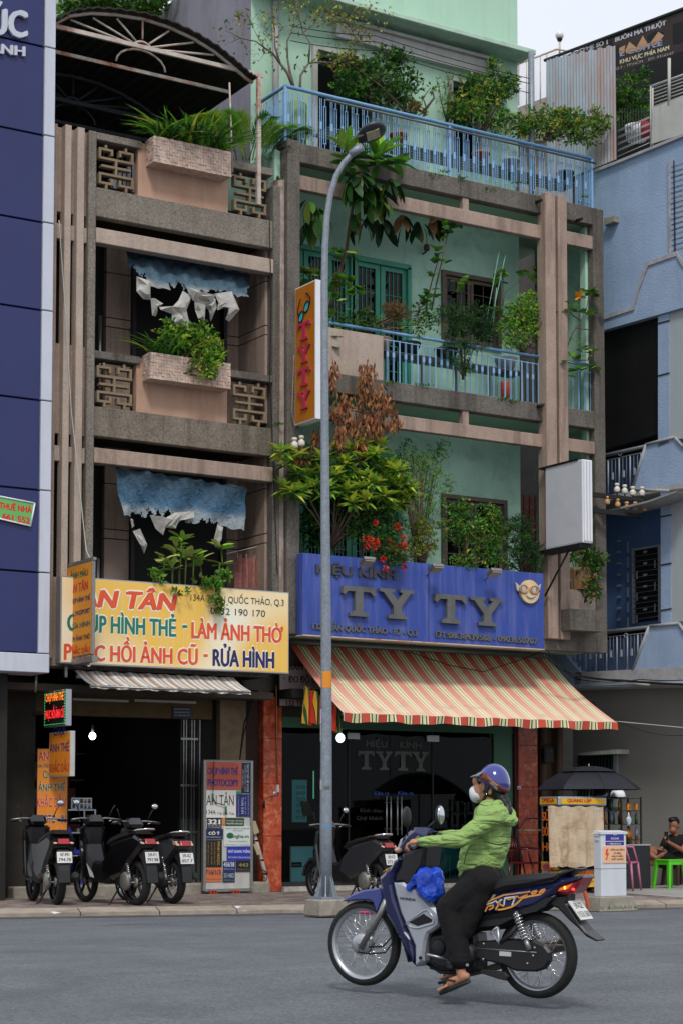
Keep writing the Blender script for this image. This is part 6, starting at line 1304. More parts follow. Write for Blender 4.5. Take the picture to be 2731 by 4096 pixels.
TW = m_bark
# 1 strap leaved lilies in the top planter
def straps(label, xs, Y, z, n, L, tilt=.0, cols=('mid','dark','bright')):
    t = thing('potted_lily', label, 'plant', V(((xs[0]+xs[1])/2, Y, z)))
    for i in range(n):
        k = i % max(1, n//8); bx = xs[0]+(xs[1]-xs[0])*((i*.618) % 1); a = R.uniform(0, 2*pi); d = V((cos(a)*.6, sin(a)*.45, R.uniform(.55,1.3)))
        place_leaf(t, 'strap', 'yellow' if R.random() < .06 else R.choice(cols), V((bx, Y+R.uniform(-.05,.05), z)), d, L*R.uniform(.6,1.15), 0)
    return t
P2_ = FP(-1.05); za_ = P2_.uz(617,540)[1]; xa_, xb_ = P2_.uz(632,560)[0], P2_.uz(915,600)[0]
straps('dark green strap leaved lilies crowding the top pink planter', (xa_, xb_), -1.03, za_-.05, 240, .60)
straps('strap leaved plant at the left of the middle pink planter', (P2_.uz(600,1400)[0], P2_.uz(760,1420)[0]), -1.03, za_-HS-.05, 90, .5)
# areca palm behind the top parapet
pm = thing('areca_palm', 'yellow green feathery palm rising behind the top parapet at the blue railing', 'palm', ppt(1000,640,-.6))
def frond(mb, b, d, L, up=V((0,0,1)), lw=.075):
    d = d.normalized(); s_ = d.cross(up).normalized(); pts = []
    for i in range(13):
        f = i/12; pts.append(b+d*(L*f)+V((0,0,.28*L*f-.62*L*f*f)))
    mb.tube(pts, [.010*(1-.8*i/12) for i in range(13)], 4)
    for i in range(2, 13):
        for k in (0, .5):
            if i+k > 12: continue
            f = (i+k)/12; j = int(i+k) if i+k < 12 else 11; q = pts[j]*(1-k)+pts[min(12, j+1)]*k; w_ = L*.42*sin(pi*min(1, f*.85+.12))
            for sg in (-1, 1): leaf4(mb, q, s_*sg+(pts[min(12,j+1)]-pts[j]).normalized()*1.1+V((0,0,-.15)), w_*.8, w_*lw, V((0,0,1))+rv(.2))
for i in range(17):
    a = -1.2+2.6*i/16+R.uniform(-.15,.15); fm = MB(); frond(fm, ppt(900+i*12+R.uniform(-15,15),640,-.6), V((sin(a)*.75, R.uniform(-.5,.3), 1.0)), R.uniform(.75,1.2)); fm.ob('frond', LM[R.choice(['bright','lime','mid','yellow','lime'])], pm)
# 2 leafy plant spilling over the middle planter
bush('spilling_plant', 'yellow green small leaved plant spilling over the right of the middle planter', [(700,1330,80,50,-1.05,.12),(800,1360,80,70,-1.08,.13),(820,1450,55,75,-1.22,.06),(860,1410,40,60,-1.15,.08)], 1700, .085, [('mid',3),('bright',3),('yellow',2),('lime',1.5),('olive',1)], 'plant', sprig=5, stems=8)
# 3 dumb cane behind the yellow sign
df = thing('potted_dumb_cane', 'tall variegated dumb cane plant growing above the yellow shop sign', 'plant', ppt(730,2340,-1.0))
for x, y, n_ in ((690,2270,10),(705,2200,9),(728,2165,9),(745,2230,9),(775,2215,8),(660,2240,8),(800,2250,7),(885,2190,8),(880,2250,6),(640,2290,7)):
    c = ppt(x, y, -1.02+R.uniform(-.08,.1)); MB().tube([V((c.x+R.uniform(-.05,.05),-1.0,P.uz(720,2345)[1]-.05)), c], .014, 6).ob('stem', LM['olive'], df)
    for i in range(n_): a = 2*pi*i/n_+R.random(); place_leaf(df, 'broad', R.choice(['variegated_leaf','variegated_leaf','leaf_pale_top','bright']), c+V((0,0,R.uniform(-.06,.05))), V((cos(a), sin(a)*.7, R.uniform(.1,.9))), R.uniform(.17,.27))
bush('rosette_plant', 'bright green rosettes trailing over the top edge of the yellow sign', [(625,2312,28,16,-1.2,.05),(840,2330,60,22,-1.22,.06),(900,2300,25,20,-1.2,.06),(862,2400,14,60,-1.26,.03),(885,2440,20,22,-1.27,.03),(705,2370,8,22,-1.25,.02),(743,2378,8,18,-1.25,.02)], 520, .085, [('bright',3),('mid',2),('olive',2)], 'plant', sprig=6, stems=0)
# laundry on the line
Ql = FP(-.55); cl_ = thing('hung_shirt', 'dusty pink spotted cloth pegged on the line at the lower left balcony', 'cloth', Ql.at(990,2340)); a0, z1 = Ql.uz(940,2225); a1, z0 = Ql.uz(1032,2360)
MB().grid(lambda u, v: V((a0+(a1-a0)*u, -.55+.05*sin(u*22), z1+(z0-z1)*v+.03*sin(u*9)*(1-v))), 24, 8).ob('cloth', M('pink_spotted_cloth','8d5c55',.9,var=.35,scale=22), cl_, solid=.006)
for i, x in enumerate((950,985,1020)): MB().box(Ql.uz(x,2225)[0]-.01, Ql.uz(x,2225)[0]+.01, -.56, -.53, z1-.03, z1+.05).ob('clothes_peg', m_scr, cl_)
# 17 greenery over the arched roof
bush('tree', 'leafy green tree top showing above the arched canopy at the top left', [(300,30,60,45,3,.6),(400,15,90,40,3,.7),(540,20,90,35,3,.6),(620,10,50,25,3,.5)], 2600, .14, [('mid',3),('bright',1.5),('olive',2),('dark',2)], 'tree', base=FP(5.5).at(430,360), stems=5)
# 4 bare branched tree in the green barrel
bt = thing('potted_tree', 'half bare tree with yellowing leaves in a green barrel at the railing corner', 'tree', ppt(1185,560,-.55))
Pt = FP(-.6); br = MB(); tips = []
def limb(a, b, r0_, r1_, dep, Pq=Pt, dy=0):
    pa, pb_ = Pq.at(*a), Pq.at(*b)+V((0,dy,0)); m = (pa+pb_)/2+V((R.uniform(-.05,.05),R.uniform(-.08,.08),R.uniform(-.03,.05))); br.tube([pa, m, pb_], [r0_, (r0_+r1_)/2, r1_], 6)
    return pb_
for a, b, r0_, r1_ in (((1175,350),(1120,250),.03,.022),((1120,250),(1060,190),.022,.014),((1060,190),(960,150),.014,.007),((960,150),(900,120),.007,.004),((1120,250),(1100,120),.018,.010),((1100,120),(1075,20),.010,.006),((1175,350),(1150,230),.026,.016),((1150,230),(1170,110),.016,.010),((1170,110),(1190,0),.010,.006),((1200,350),(1235,250),.022,.015),((1235,250),(1210,120),.015,.010),((1210,120),(1180,-10),.010,.006),((1235,250),(1330,250),.014,.009),((1330,250),(1390,220),.009,.006),((1390,220),(1420,120),.006,.004),((1390,100),(1430,20),.006,.003),((1210,130),(1300,70),.009,.005),((1300,70),(1400,80),.006,.004),((1170,110),(1260,60),.008,.005),((1060,190),(1010,100),.009,.004),((1010,100),(960,40),.006,.003),((960,150),(900,180),.006,.003)):
    limb(a, b, r0_, r1_, 1)
lf = MB(); tw_ = MB()
for a, b, n_ in (((1120,250),(960,150),18),((960,150),(880,110),14),((1010,100),(940,30),26),((1100,120),(1075,10),26),((1170,110),(1190,0),24),((1210,120),(1180,-10),24),((1300,70),(1420,70),60),((1260,60),(1330,20),40),((1330,250),(1390,215),40),((1390,220),(1430,110),40),((1400,100),(1450,10),30),((1235,250),(1300,200),22),((1100,200),(1060,120),20),((1440,120),(1500,150),20),((1480,30),(1560,60),14)):
    for k in range(n_*2):
        f = R.random(); p_ = Pt.at(a[0]+(b[0]-a[0])*f+R.gauss(0,22), a[1]+(b[1]-a[1])*f+R.gauss(0,20))+V((0,R.gauss(0,.15),0))
        if k % 6 == 0:
            tw_.tube([p_, p_+rv(.09)], .003, 3)
        lf.cur = pick([3,2,2,2]); leaf4(lf, p_, rv(1)+V((0,0,-.3)), R.uniform(.05,.085), .036)
tw_.ob('twig', M('grey_bark','6d605a',.9,var=.3,scale=10), bt, kind='stuff'); br.ob('branch', M('grey_bark','6d605a',.9,var=.3,scale=10), bt); lf.ob('foliage', [LM['yellow'],LM['olive'],LM['brown'],LM['mid']], bt, kind='stuff')
pc_ = ppt(1185,560,-.5); MB().lathe(V((pc_.x,-.5,zT)), (0,0,1), [(0,.0),(.17,.0),(.17,.12),(.16,.14),(.17,.75),(.16,.78),(.13,.78)], 18).ob('barrel', M('green_barrel','6d8a5c',.6,var=.15,scale=3,streak=.3,scol='3c4a34'), bt)
# 5,6,7 terrace shrubs
bush('terrace_shrub', 'dense dark green shrub behind the roof railing left of the lamp head', [(1480,330,130,95,-.25,.35),(1400,360,70,70,-.35,.25),(1590,370,70,60,-.3,.25),(1600,240,50,50,-.2,.2),(1540,230,40,40,-.2,.2),(1640,320,40,50,-.2,.15)], 3800, .085, [('dark',3),('mid',3),('bright',1),('olive',1),('deep',1.5)], clump=.35)
bush('terrace_shrub', 'small rust tinged shrub leaning over the railing at the centre', [(1650,440,55,30,-.4,.15),(1380,240,40,30,-.4,.2)], 420, .08, [('olive',2),('brown',2),('mid',1)])
bs2 = thing('bonsai', 'gnarled bare bonsai in a pot on the centre of the roof rack', 'plant', ppt(1700,480,-.4)); b2 = MB()
for q in (((1690,470),(1705,430),(1690,390),(1720,350)),((1705,430),(1735,390),(1728,360)),((1700,450),(1660,430))): b2.tube([ppt(x,y,-.4) for x, y in q], [.022,.016,.011,.006][:len(q)], 6)
b2.ob('trunk', m_bark, bs2); l2 = MB()
for x, y in ((1720,350),(1728,356),(1690,388),(1660,428),(1740,345),(1700,440)):
    for i in range(9): leaf4(l2, ppt(x,y,-.4)+rv(.03), rv(1)+V((0,0,.6)), .07, .035)
l2.ob('foliage', LM['mid'], bs2, kind='stuff')
bush('creeper', 'pale feathery creeper climbing beside the small terrace window', [(1780,340,35,60,-.1,.1),(1830,300,40,25,-.1,.1),(1800,420,60,50,-.3,.15)], 1100, .042, [('mid',2),('bright',1),('olive',1)], 'plant', wr=.3, sprig=5)
bush('terrace_shrub', 'tall mixed green shrub with a yellow tipped shoot beside the grey downpipe', [(1930,400,90,80,-.3,.3),(1860,440,80,60,-.35,.3),(1990,350,60,60,-.2,.25),(1975,260,22,40,-.2,.1),(2030,330,35,45,-.2,.15),(2000,480,70,50,-.4,.2),(1900,330,50,30,-.2,.2)], 3600, .08, [('mid',3),('bright',2),('olive',2),('yellow',1.2),('dark',2)], clump=.4)
bush('terrace_shrub', 'wide yellow green shrub overhanging the right end of the roof railing', [(2180,500,110,50,-.5,.3),(2300,510,110,65,-.55,.3),(2390,480,50,45,-.6,.2),(2100,500,40,45,-.4,.25),(2250,460,90,30,-.5,.25)], 3800, .08, [('yellow',2),('mid',3),('olive',2),('bright',1.5),('brown',.5),('dark',1)], clump=.4)
for i, (x, lab) in enumerate(((1660,'terracotta'),(1990,'rust brown'),(2110,'dull grey'),(2330,'dark'))):
    p_ = V((P.uz(x,500)[0], -.42, zT+.48)); t = thing('flower_pot', '%s pot on the roof rack %s' % (lab, ['under the centre shrub','under the tall mixed shrub','beside the grey downpipe','under the wide yellow green shrub'][i]), 'pot', p_)
    MB().lathe(p_, (0,0,1), [(0,0),(.1,0),(.14,.2),(.155,.2),(.155,.235),(.13,.235),(.12,.2),(0,.2)], 14).ob('bowl', [M('terracotta','9a5236',.8,var=.2),M('terracotta','9a5236'),m_grey,m_frame][i], t)
# 8 cafe terrace vine
bush('climbing_vine', 'dark green vine climbing the wire beside the cafe banner', [(0,0,1,1,0,0)] if False else [(2490,400,50,70,-.35,.2),(2470,480,50,50,-.35,.2),(2560,440,40,80,-.6,.2),(2500,310,25,25,-.3,.15),(2570,310,25,35,-.6,.15)], 1500, .10, [('mid',2),('dark',2),('bright',1)], 'plant', clump=.4)
p_ = BP.at(2545,560,-.2); t = thing('flower_pot', 'white pot behind the cafe terrace rails below the vine', 'pot', p_); MB().lathe(p_, (0,0,1), [(0,0),(.17,0),(.21,.25),(.19,.25),(0,.22)], 14).ob('bowl', m_white, t)
p_ = BP.at(2590,560,-.2)+V((0,0,.05)); t = thing('flower_pot', 'red plastic pot at the cafe terrace beside the white pot', 'pot', p_); MB().lathe(p_, (0,0,1), [(0,0),(.1,0),(.13,.25),(.11,.25),(0,.22)], 12).ob('bowl', ink('b02438'), t)
# 9 big leaved plant growing out from under the roof slab
bp_ = thing('big_leaf_tree', 'large leaved tree bursting out beneath the roof band behind the lamp post', 'tree', ppt(1330,1250,-.6))
MB().tube([ppt(1310,1270,-.45), ppt(1345,1130,-.5), ppt(1385,1000,-.6), ppt(1400,880,-.8), ppt(1430,720,-1.1)], [.035,.03,.028,.025,.02], 8).ob('trunk', m_bark, bp_)
def rosette(cx, cy, Y, n_, L, kind, cols, dz=(.0,.8), out=.7):
    c = ppt(cx, cy, Y)
    for i in range(n_):
        a = 2*pi*i/n_+R.uniform(-.2,.2); place_leaf(bp_, kind, R.choice(cols), c+rv(.03), V((cos(a), sin(a)*out-.25, R.uniform(*dz))), L*R.uniform(.75,1.15))
rosette(1510,625,-1.3,18,.52,'lance',('bright','lime','leaf_pale_top'),(.4,1.5)); rosette(1385,605,-1.25,15,.42,'lance',('bright','lime','leaf_pale_top'),(.4,1.3))
rosette(1510,650,-1.25,14,.46,'lance',('mid','bright','dark'),(-.1,.5)); rosette(1400,650,-1.15,12,.40,'lance',('mid','dark'),(-.3,.4)); rosette(1580,640,-1.2,10,.40,'lance',('mid','bright'),(-.2,.5))
for cx, cy, n_ in ((1440,700,13),(1500,740,14),(1400,730,10),(1560,720,9),(1450,780,9),(1530,790,8)): rosette(cx,cy,-1.15,n_,.40,'hang',('dark','mid','dark','olive','deep'),(-1.2,-.1))
for cx, cy, n_ in ((1235,800,7),(1290,830,8),(1260,880,6),(1420,860,7)): rosette(cx,cy,-.8,n_,.42,'hang',('dark','deep','mid','olive'),(-1.6,-.4))  # these two rows take darker leaf colours for shade under the beam
for cx, cy, n_ in ((1480,860,7),(1540,880,8),(1610,870,7),(1680,890,6),(1740,860,6)): rosette(cx,cy,-.55,n_,.40,'hang',('deep','dark','deep','brown'),(-1.6,-.5))
# 10 upper balcony plants
fg = thing('fig_tree', 'lobed leaved fig sapling on the upper balcony behind the lamp post', 'tree', ppt(1330,1330,-.6))
for q in (((1320,1320),(1345,1230),(1360,1130),(1390,1040)),((1345,1230),(1390,1200),(1420,1160)),((1300,1300),(1240,1120),(1225,1080)),((1360,1330),(1400,1290),(1430,1200))): MB().tube([ppt(x,y,-.75) for x, y in q], [.014,.010,.008,.005][:len(q)], 5).ob('branch', m_bark, fg)
for cx, cy, n_ in ((1340,1010,8),(1390,1015,7),(1230,1090,8),(1270,1085,6),(1215,1110,4),(1350,1110,8),(1380,1130,6),(1400,1160,7),(1340,1190,6),(1440,1170,6),(1330,1260,6),(1275,1270,6),(1320,1345,5),(1410,1250,5),(1460,1240,4),(1340,1370,5)):
    for i in range(n_): a = 2*pi*i/n_; place_leaf(fg, 'fig', R.choice(['mid','mid','bright','leaf_pale_top','olive']), ppt(cx+R.gauss(0,16),cy+R.gauss(0,10),-.8), V((cos(a), sin(a)*.6-.3, R.uniform(-.4,.5))), R.uniform(.12,.19))
dn = bush('dried_nest_plant', 'brown dried ball of stems in a bowl on the upper balcony rail', [(1580,1245,42,34,-.72,.16)], 900, .075, [('brown',4),('olive',1)], 'plant', wr=.18, stems=10)
bush('balcony_herb', 'sparse trailing greens along the parapet of the upper balcony', [(1430,1290,70,35,-.7,.1),(1500,1280,60,25,-.7,.1),(1660,1260,55,30,-.7,.1),(1650,1310,60,30,-.8,.1),(1720,1280,50,40,-.75,.1),(1700,1215,40,20,-.7,.1)], 1100, .07, [('mid',2),('olive',2),('bright',1),('deep',1)], 'plant', wr=.35, stems=14)
tf = thing('potted_sapling', 'thin tall sapling with round leaf clusters reaching the pink beam', 'tree', ppt(1710,1290,-.6))
for q in (((1700,1260),(1712,1180),(1730,1110),(1745,1060),(1755,1010)),((1725,1240),(1745,1130),(1765,1050),(1790,930)),): MB().tube([ppt(x,y,-.72) for x, y in q], [.015,.013,.010,.008,.006][:len(q)], 6).ob('branch', m_bark, tf)
for cx, cy, n_ in ((1800,900,9),(1830,890,6),(1785,930,7),(1755,1000,5),(1735,1040,6),(1770,1050,4),(1740,1095,6),(1715,1170,6),(1740,1190,5),(1690,1200,5)):
    for i in range(n_): a = 2*pi*i/n_; place_leaf(tf, 'fig', R.choice(['mid','dark','bright','olive']), ppt(cx+R.gauss(0,12),cy+R.gauss(0,8),-.78), V((cos(a), sin(a)*.6-.3, R.uniform(-.3,.6))), R.uniform(.10,.17))
bush('yew_plum', 'dark needle leaved shrub spreading over the upper balcony railing', [(1850,1270,75,50,-.85,.2),(1800,1250,45,50,-.85,.2),(1900,1240,55,40,-.8,.18),(1840,1370,70,70,-.98,.14),(1920,1330,50,60,-.9,.14),(1960,1310,35,50,-.85,.12),(1850,1470,50,30,-1.0,.1)], 4600, .085, [('deep',4),('dark',4),('mid',1)], wr=.14, sprig=9, clump=.5)
bush('balcony_shrub', 'bright green and yellow small leaved shrub left of the vertical fins', [(2090,1240,70,60,-.7,.2),(2050,1310,70,60,-.75,.2),(2130,1290,50,80,-.7,.2),(2110,1180,25,20,-.7,.1),(2060,1370,60,30,-.8,.15)], 4200, .05, [('bright',3),('mid',3),('lime',2),('yellow',1.3),('dark',1)], wr=.5, clump=.4)
fr_ = thing('fig_tree', 'fig branches with a yellow dying leaf in the bay right of the fins', 'tree', ppt(2290,1430,-.6))
for q in (((2262,1400),(2290,1330),(2320,1290),(2345,1230),(2352,1190)),((2320,1280),(2290,1260),(2275,1240)),((2330,1250),(2390,1250)),((2300,1310),(2350,1318)),((2265,1400),(2300,1440),(2350,1440),(2370,1380))): MB().tube([ppt(x,y,-.95) for x, y in q], [.012,.010,.009,.007,.005][:len(q)], 5).ob('branch', m_bark, fr_)
for cx, cy, n_ in ((2370,1175,7),(2340,1170,4),(2275,1230,6),(2260,1250,3),(2350,1245,3),(2385,1250,3),(2300,1360,3),(2330,1400,7),(2360,1410,6),(2270,1440,5),(2290,1490,6),(2320,1470,6),(2365,1470,5)):
    for i in range(n_): a = 2*pi*i/n_; place_leaf(fr_, 'fig', R.choice(['mid','mid','bright','olive','leaf_pale_top']), ppt(cx+R.gauss(0,12),cy+R.gauss(0,8),-.98), V((cos(a), sin(a)*.6-.3, R.uniform(-.3,.5))), R.uniform(.12,.17))
for i in range(5): a = 2*pi*i/5; place_leaf(fr_, 'fig', 'dying_yellow_leaf' if MATS.get('dying_yellow_leaf') or M('dying_yellow_leaf','d08a1e',.5,var=.2) else '', ppt(2315,1185,-1.0), V((cos(a), -.3, sin(a))), .13)
sg = thing('fig_tree', 'lobed leaf fig shoots between the balcony window and the fins', 'tree', ppt(2000,1330,-.5))
for q in (((2000,1330),(2010,1220),(2020,1170),(2080,1120)),((2010,1220),(2010,1110)),((1842,1230),(1845,1150))): MB().tube([ppt(x,y,-.55) for x, y in q], [.010,.008,.006,.005][:len(q)], 5).ob('branch', m_bark, sg)
for cx, cy, n_ in ((2130,1075,9),(2110,1100,7),(2010,1105,6),(2020,1115,4),(1960,1235,7),(1990,1240,6),(2030,1290,7),(2060,1280,5),(1842,1125,7)):
    for i in range(n_): a = 2*pi*i/n_; place_leaf(sg, 'fig', R.choice(['mid','bright','olive','leaf_pale_top']), ppt(cx+R.gauss(0,14),cy+R.gauss(0,9),-.6), V((cos(a), sin(a)*.6-.3, R.uniform(-.3,.5))), R.uniform(.12,.18))
rd = thing('garden_canes', 'thin pale green canes leaning above the dark needle leaved shrub', 'cane', ppt(1930,1400,-.65))
for a, b in (((1930,1360),(1995,1005)),((1942,1380),(2020,1020)),((1960,1400),(1985,1150))): MB().tube([ppt(*a,-.65), ppt(*b,-.65)], .007, 5).ob('cane', M('pale_green_cane','6fa58a',.5,var=.1), rd)
op = thing('flower_pot', 'tall peeling orange pot standing on the upper balcony slab', 'pot', ppt(2015,1590,-.5)); a0, z1 = FP(-.5).uz(1997,1528); a1, z0 = FP(-.5).uz(2040,1592)
MB().lathe(V(((a0+a1)/2,-.5,z0)), (0,0,1), [(0,0),((a1-a0)*.45,0),((a1-a0)*.5,(z1-z0)*.9),((a1-a0)*.52,(z1-z0)),(.06,(z1-z0))], 14).ob('body', M('peeling_orange','c0532c',.7,var=.3,blotch=.5,bcol='c9a08a'), op)
for x, lab in ((1480,'dark bowl pot under the trailing greens of the upper balcony'),(1575,'tan bowl under the dried stem ball'),(1690,'black pot holding the thin tall sapling'),(1840,'dark pot under the needle leaved shrub'),(2080,'grey pot under the bright green shrub')):
    p_ = V((P.uz(x,1400)[0], -.5, zB1t+.58)); t = thing('flower_pot', lab, 'pot', p_); MB().lathe(p_, (0,0,1), [(0,0),(.12,0),(.19,.16),(.2,.2),(.18,.2),(0,.17)], 14).ob('bowl', M('tan_bowl','9c8266',.7) if x == 1575 else (m_grey if x == 2080 else m_frame), t)
ol = thing('porch_lamp', 'small rusty porch lamp on the mint wall of the upper balcony', 'lamp', Pi.at(1700,990)); MB().lathe(Pi.at(1705,1000,.12), (0,0,1), [(.02,0),(.05,.0),(.05,.08),(.03,.1),(0,.1)], 10).ob('shade', M('rust_shade','5c4038',.7), ol); MB().tube([Pi.at(1690,1015), Pi.at(1704,1005,.12)], .015, 6).ob('arm', m_frame, ol)
# 11 dead brown leaf cluster
dd = thing('dead_branch', 'hanging branch of dead curled brown leaves in front of the pink parapet', 'plant', ppt(1440,1850,-1.0)); bb = MB()
for q in (((1420,1850),(1440,1700),(1460,1560),(1470,1470)),((1440,1700),(1520,1620),(1560,1600),(1590,1690)),((1430,1760),(1360,1680),(1330,1500)),((1425,1800),(1340,1790),(1240,1830)),((1450,1650),(1400,1640)),((1520,1620),(1500,1700))): bb.tube([ppt(x,y,-1.15) for x, y in q], [.012,.009,.007,.004][:len(q)], 5)
bb.ob('branch', m_bark, dd); dl = MB()
for cx, cy, rx, ry, n_ in ((1465,1500,26,50,90),(1455,1580,24,50,80),(1330,1500,18,60,70),(1380,1610,24,40,60),(1510,1580,26,40,70),(1550,1620,30,40,80),(1575,1690,26,26,50),(1480,1690,30,60,90),(1400,1700,40,50,110),(1360,1760,30,40,70),(1440,1780,30,40,70),(1210,1820,26,35,60),(1260,1750,14,50,50),(1510,1700,20,50,60),(1350,1650,20,30,40)):
    for i in range(int(n_*1.5)):
        dl.cur = pick([3,2,1]); p_ = ppt(cx+R.gauss(0,rx*.6), cy+R.gauss(0,ry*.55), -1.15+R.gauss(0,.07)); leaf4(dl, p_, V((R.gauss(0,.35),R.gauss(0,.35),-1)), R.uniform(.08,.14), .038)
dl.ob('dead_foliage', [MATS['dry_leaf'],MATS['dry_leaf_b'],M('dry_leaf_red','8f4a30',.8,var=.3)], dd, kind='stuff')
# 12 yellow tipped rosette tree
rt = thing('rosette_tree', 'leafy yellow green tree reaching out past the lamp post above the blue sign', 'tree', ppt(1330,2230,-.9)); bb = MB(); rl = MB()
ends = [(1125,1800),(1150,1850),(1195,1820),(1190,1890),(1140,1950),(1175,1965),(1230,1900),(1250,1950),(1290,1830),(1330,1800),(1345,1900),(1310,1960),(1380,1960),(1400,1880),(1430,1830),(1450,1780),(1480,1755),(1500,1810),(1520,1860),(1460,1900),(1440,1950),(1490,1930),(1530,1910),(1560,1930),(1590,1880),(1560,1860),(1600,1940),(1620,1980),(1580,1990),(1540,1980),(1500,1990),(1460,2000),(1410,2010),(1380,1850),(1350,1850),(1640,1960),(1620,1930),(1550,2020),(1490,1850),(1440,1990),(1370,1920),(1280,1890),(1400,1800),(1210,1960),(1520,1780),(1480,1960),(1580,1950),(1420,1930),(1545,1890),(1600,2010)]
root = ppt(1330,2230,-.9)
for i, (x, y) in enumerate(ends):
    Yk = -1.1+R.uniform(-.25,.2); c = ppt(x, y, Yk)
    if i % 5 == 0: bb.tube([root+V((0,0,.2)), (root+c)/2+V((0,0,.15)), c], [.02,.012,.005], 5)
    for k in range(24):
        a = 2*pi*k/12+R.random()*.5; lay = k//12; d = V((cos(a), sin(a), R.uniform(.2,.9) if lay == 0 else R.uniform(-.7,.1)))
        rl.cur = (pick([3,4,1,0]) if lay == 0 else pick([2,2,3,1])); L_ = R.uniform(.20,.29); leaf4(rl, c-V((0,0,.03*lay)), d, L_, L_*.33, V((0,0,1)))
bb.ob('branch', m_bark, rt); rl.ob('foliage', [LM['lime'],M('leaf_gold_tip','bfc94c',.45,var=.25,tl=.35),LM['mid'],LM['dark']], rt, kind='stuff')
bush('balcony_shrub', 'shaded dark shrub beneath the yellow green rosette tree', [(1330,2040,110,110,-.7,.3),(1450,2050,80,80,-.7,.3),(1260,2110,60,90,-.7,.2)], 2600, .09, [('dark',3),('mid',2),('deep',2)])
# 13..15 lower balcony shrubs
tb_ = bush('wispy_shrub', 'tall wispy small leaved shrub rising before the mint wall above the blue sign', [(1640,1840,60,70,-.6,.15),(1740,1830,50,60,-.6,.15),(1690,1900,80,80,-.65,.2),(1780,1780,30,30,-.6,.1),(1620,1780,25,30,-.6,.1),(1700,2000,80,80,-.7,.15),(1790,1940,30,50,-.6,.1),(1680,2100,60,60,-.7,.15)], 4200, .045, [('mid',3),('bright',2),('lime',1),('olive',1)], base=ppt(1670,2260,-.7), stems=34, wr=.38, clump=.5)
bush('flowering_shrub', 'dark shrub carrying clusters of orange red flowers over the blue sign edge', [(1440,2120,70,60,-1.0,.25),(1540,2170,70,80,-1.25,.2),(1570,2110,50,50,-1.1,.2),(1500,2060,60,40,-1.0,.2),(1580,2220,40,50,-1.38,.1)], 4200, .055, [('deep',1),('dark',4),('mid',4),('olive',1)], clump=.3)
fl = thing('flower_cluster', 'bright orange red blossoms on the dark shrub above the sign words', 'flower', ppt(1570,2180,-1.4)); fm = MB()
for x, y, r_ in ((1462,2155,13),(1478,2160,11),(1500,2168,13),(1465,2185,10),(1492,2190,9),(1505,2180,9),(1585,2105,9),(1590,2110,9),(1607,2148,9),(1580,2195,13),(1595,2185,12),(1610,2178,10),(1575,2212,10),(1612,2190,8),(1530,2236,9),(1540,2275,8),(1608,2240,10),(1612,2268,8),(1560,2170,8),(1500,2092,7)):
    c = ppt(x, y, -1.35)
    for k in range(26):
        d = rv(1); d.y = -abs(d.y); d.normalize(); fm.cur = R.choice([0,0,1]); leaf4(fm, c+d*r_*.0026, d, .045, .036)
fm.ob('petal_mass', [M('flower_red','c8281c',.6,var=.15),M('flower_orange','d85a30',.6,var=.15)], fl, kind='stuff')
bush('balcony_shrub', 'thin yellow brown shrub between the flood lights above the blue sign', [(1690,2180,60,60,-1.0,.15),(1640,2210,40,40,-1.0,.12),(1700,2110,50,30,-.9,.1)], 1500, .055, [('olive',3),('yellow',2),('brown',1.5),('mid',2)], wr=.4, stems=14)
bush('balcony_shrub', 'mid green shrub in front of the lower balcony window', [(1850,2120,90,80,-1.0,.2),(1920,2170,90,80,-1.05,.2),(1950,2050,45,40,-.9,.12),(1840,2040,50,50,-.9,.12),(1990,2120,50,60,-.95,.15),(1850,2250,60,40,-1.15,.1),(1960,2240,60,40,-1.1,.1)], 4600, .062, [('mid',4),('bright',2),('olive',2),('dark',2),('yellow',.6)], wr=.45, stems=16, clump=.4)
bush('yew_plum', 'dark needle leaved shrub at the right end above the blue sign', [(2080,2140,45,50,-.9,.18),(2110,2210,55,60,-.95,.2),(2040,2120,40,50,-.9,.15),(2090,2090,25,30,-.85,.1),(2140,2250,30,40,-1.0,.1),(2050,2230,50,50,-.95,.15)], 3600, .085, [('deep',4),('dark',4),('mid',2)], wr=.14, sprig=9, clump=.5)
# 16 ridged pot in the right bay
p_ = ppt(2310,2362,-.75); rp = thing('ridged_pot', 'big ridged tan pot in the lower right bay beside the white light box', 'pot', p_); mbp = MB(); n_ = 40
prof = [(.19,0),(.22,.12),(.25,.28),(.265,.32),(.265,.36),(.23,.36),(.22,.3)]
vs = []; fs = []
for r_, h in prof:
    for k in range(n_): q = 1-.04*(k % 2); a = 2*pi*k/n_; vs.append(p_+V((cos(a)*r_*q, sin(a)*r_*q, h)))
for i in range(len(prof)-1):
    for k in range(n_): fs.append((i*n_+k, i*n_+(k+1)%n_, (i+1)*n_+(k+1)%n_, (i+1)*n_+k))
mbp.add(vs, fs); mbp.ob('body', M('tan_pot','9c7a55',.7,var=.2,scale=6), rp); MB().lathe(p_, (0,0,1), [(0,.3),(.22,.3)], 16).ob('soil', m_dark, rp)
bush('potted_creeper', 'loose reddish green creeper trailing from the ridged pot over the column', [(2330,2215,45,45,-.85,.1),(2360,2270,50,40,-1.0,.1),(2390,2230,35,30,-1.05,.08),(2370,2340,35,50,-1.15,.07),(2380,2385,30,20,-1.2,.05),(2280,2225,20,30,-.8,.08)], 1000, .075, [('mid',3),('olive',2),('brown',1.2),('dark',2)], 'plant', stems=10, wr=.6)
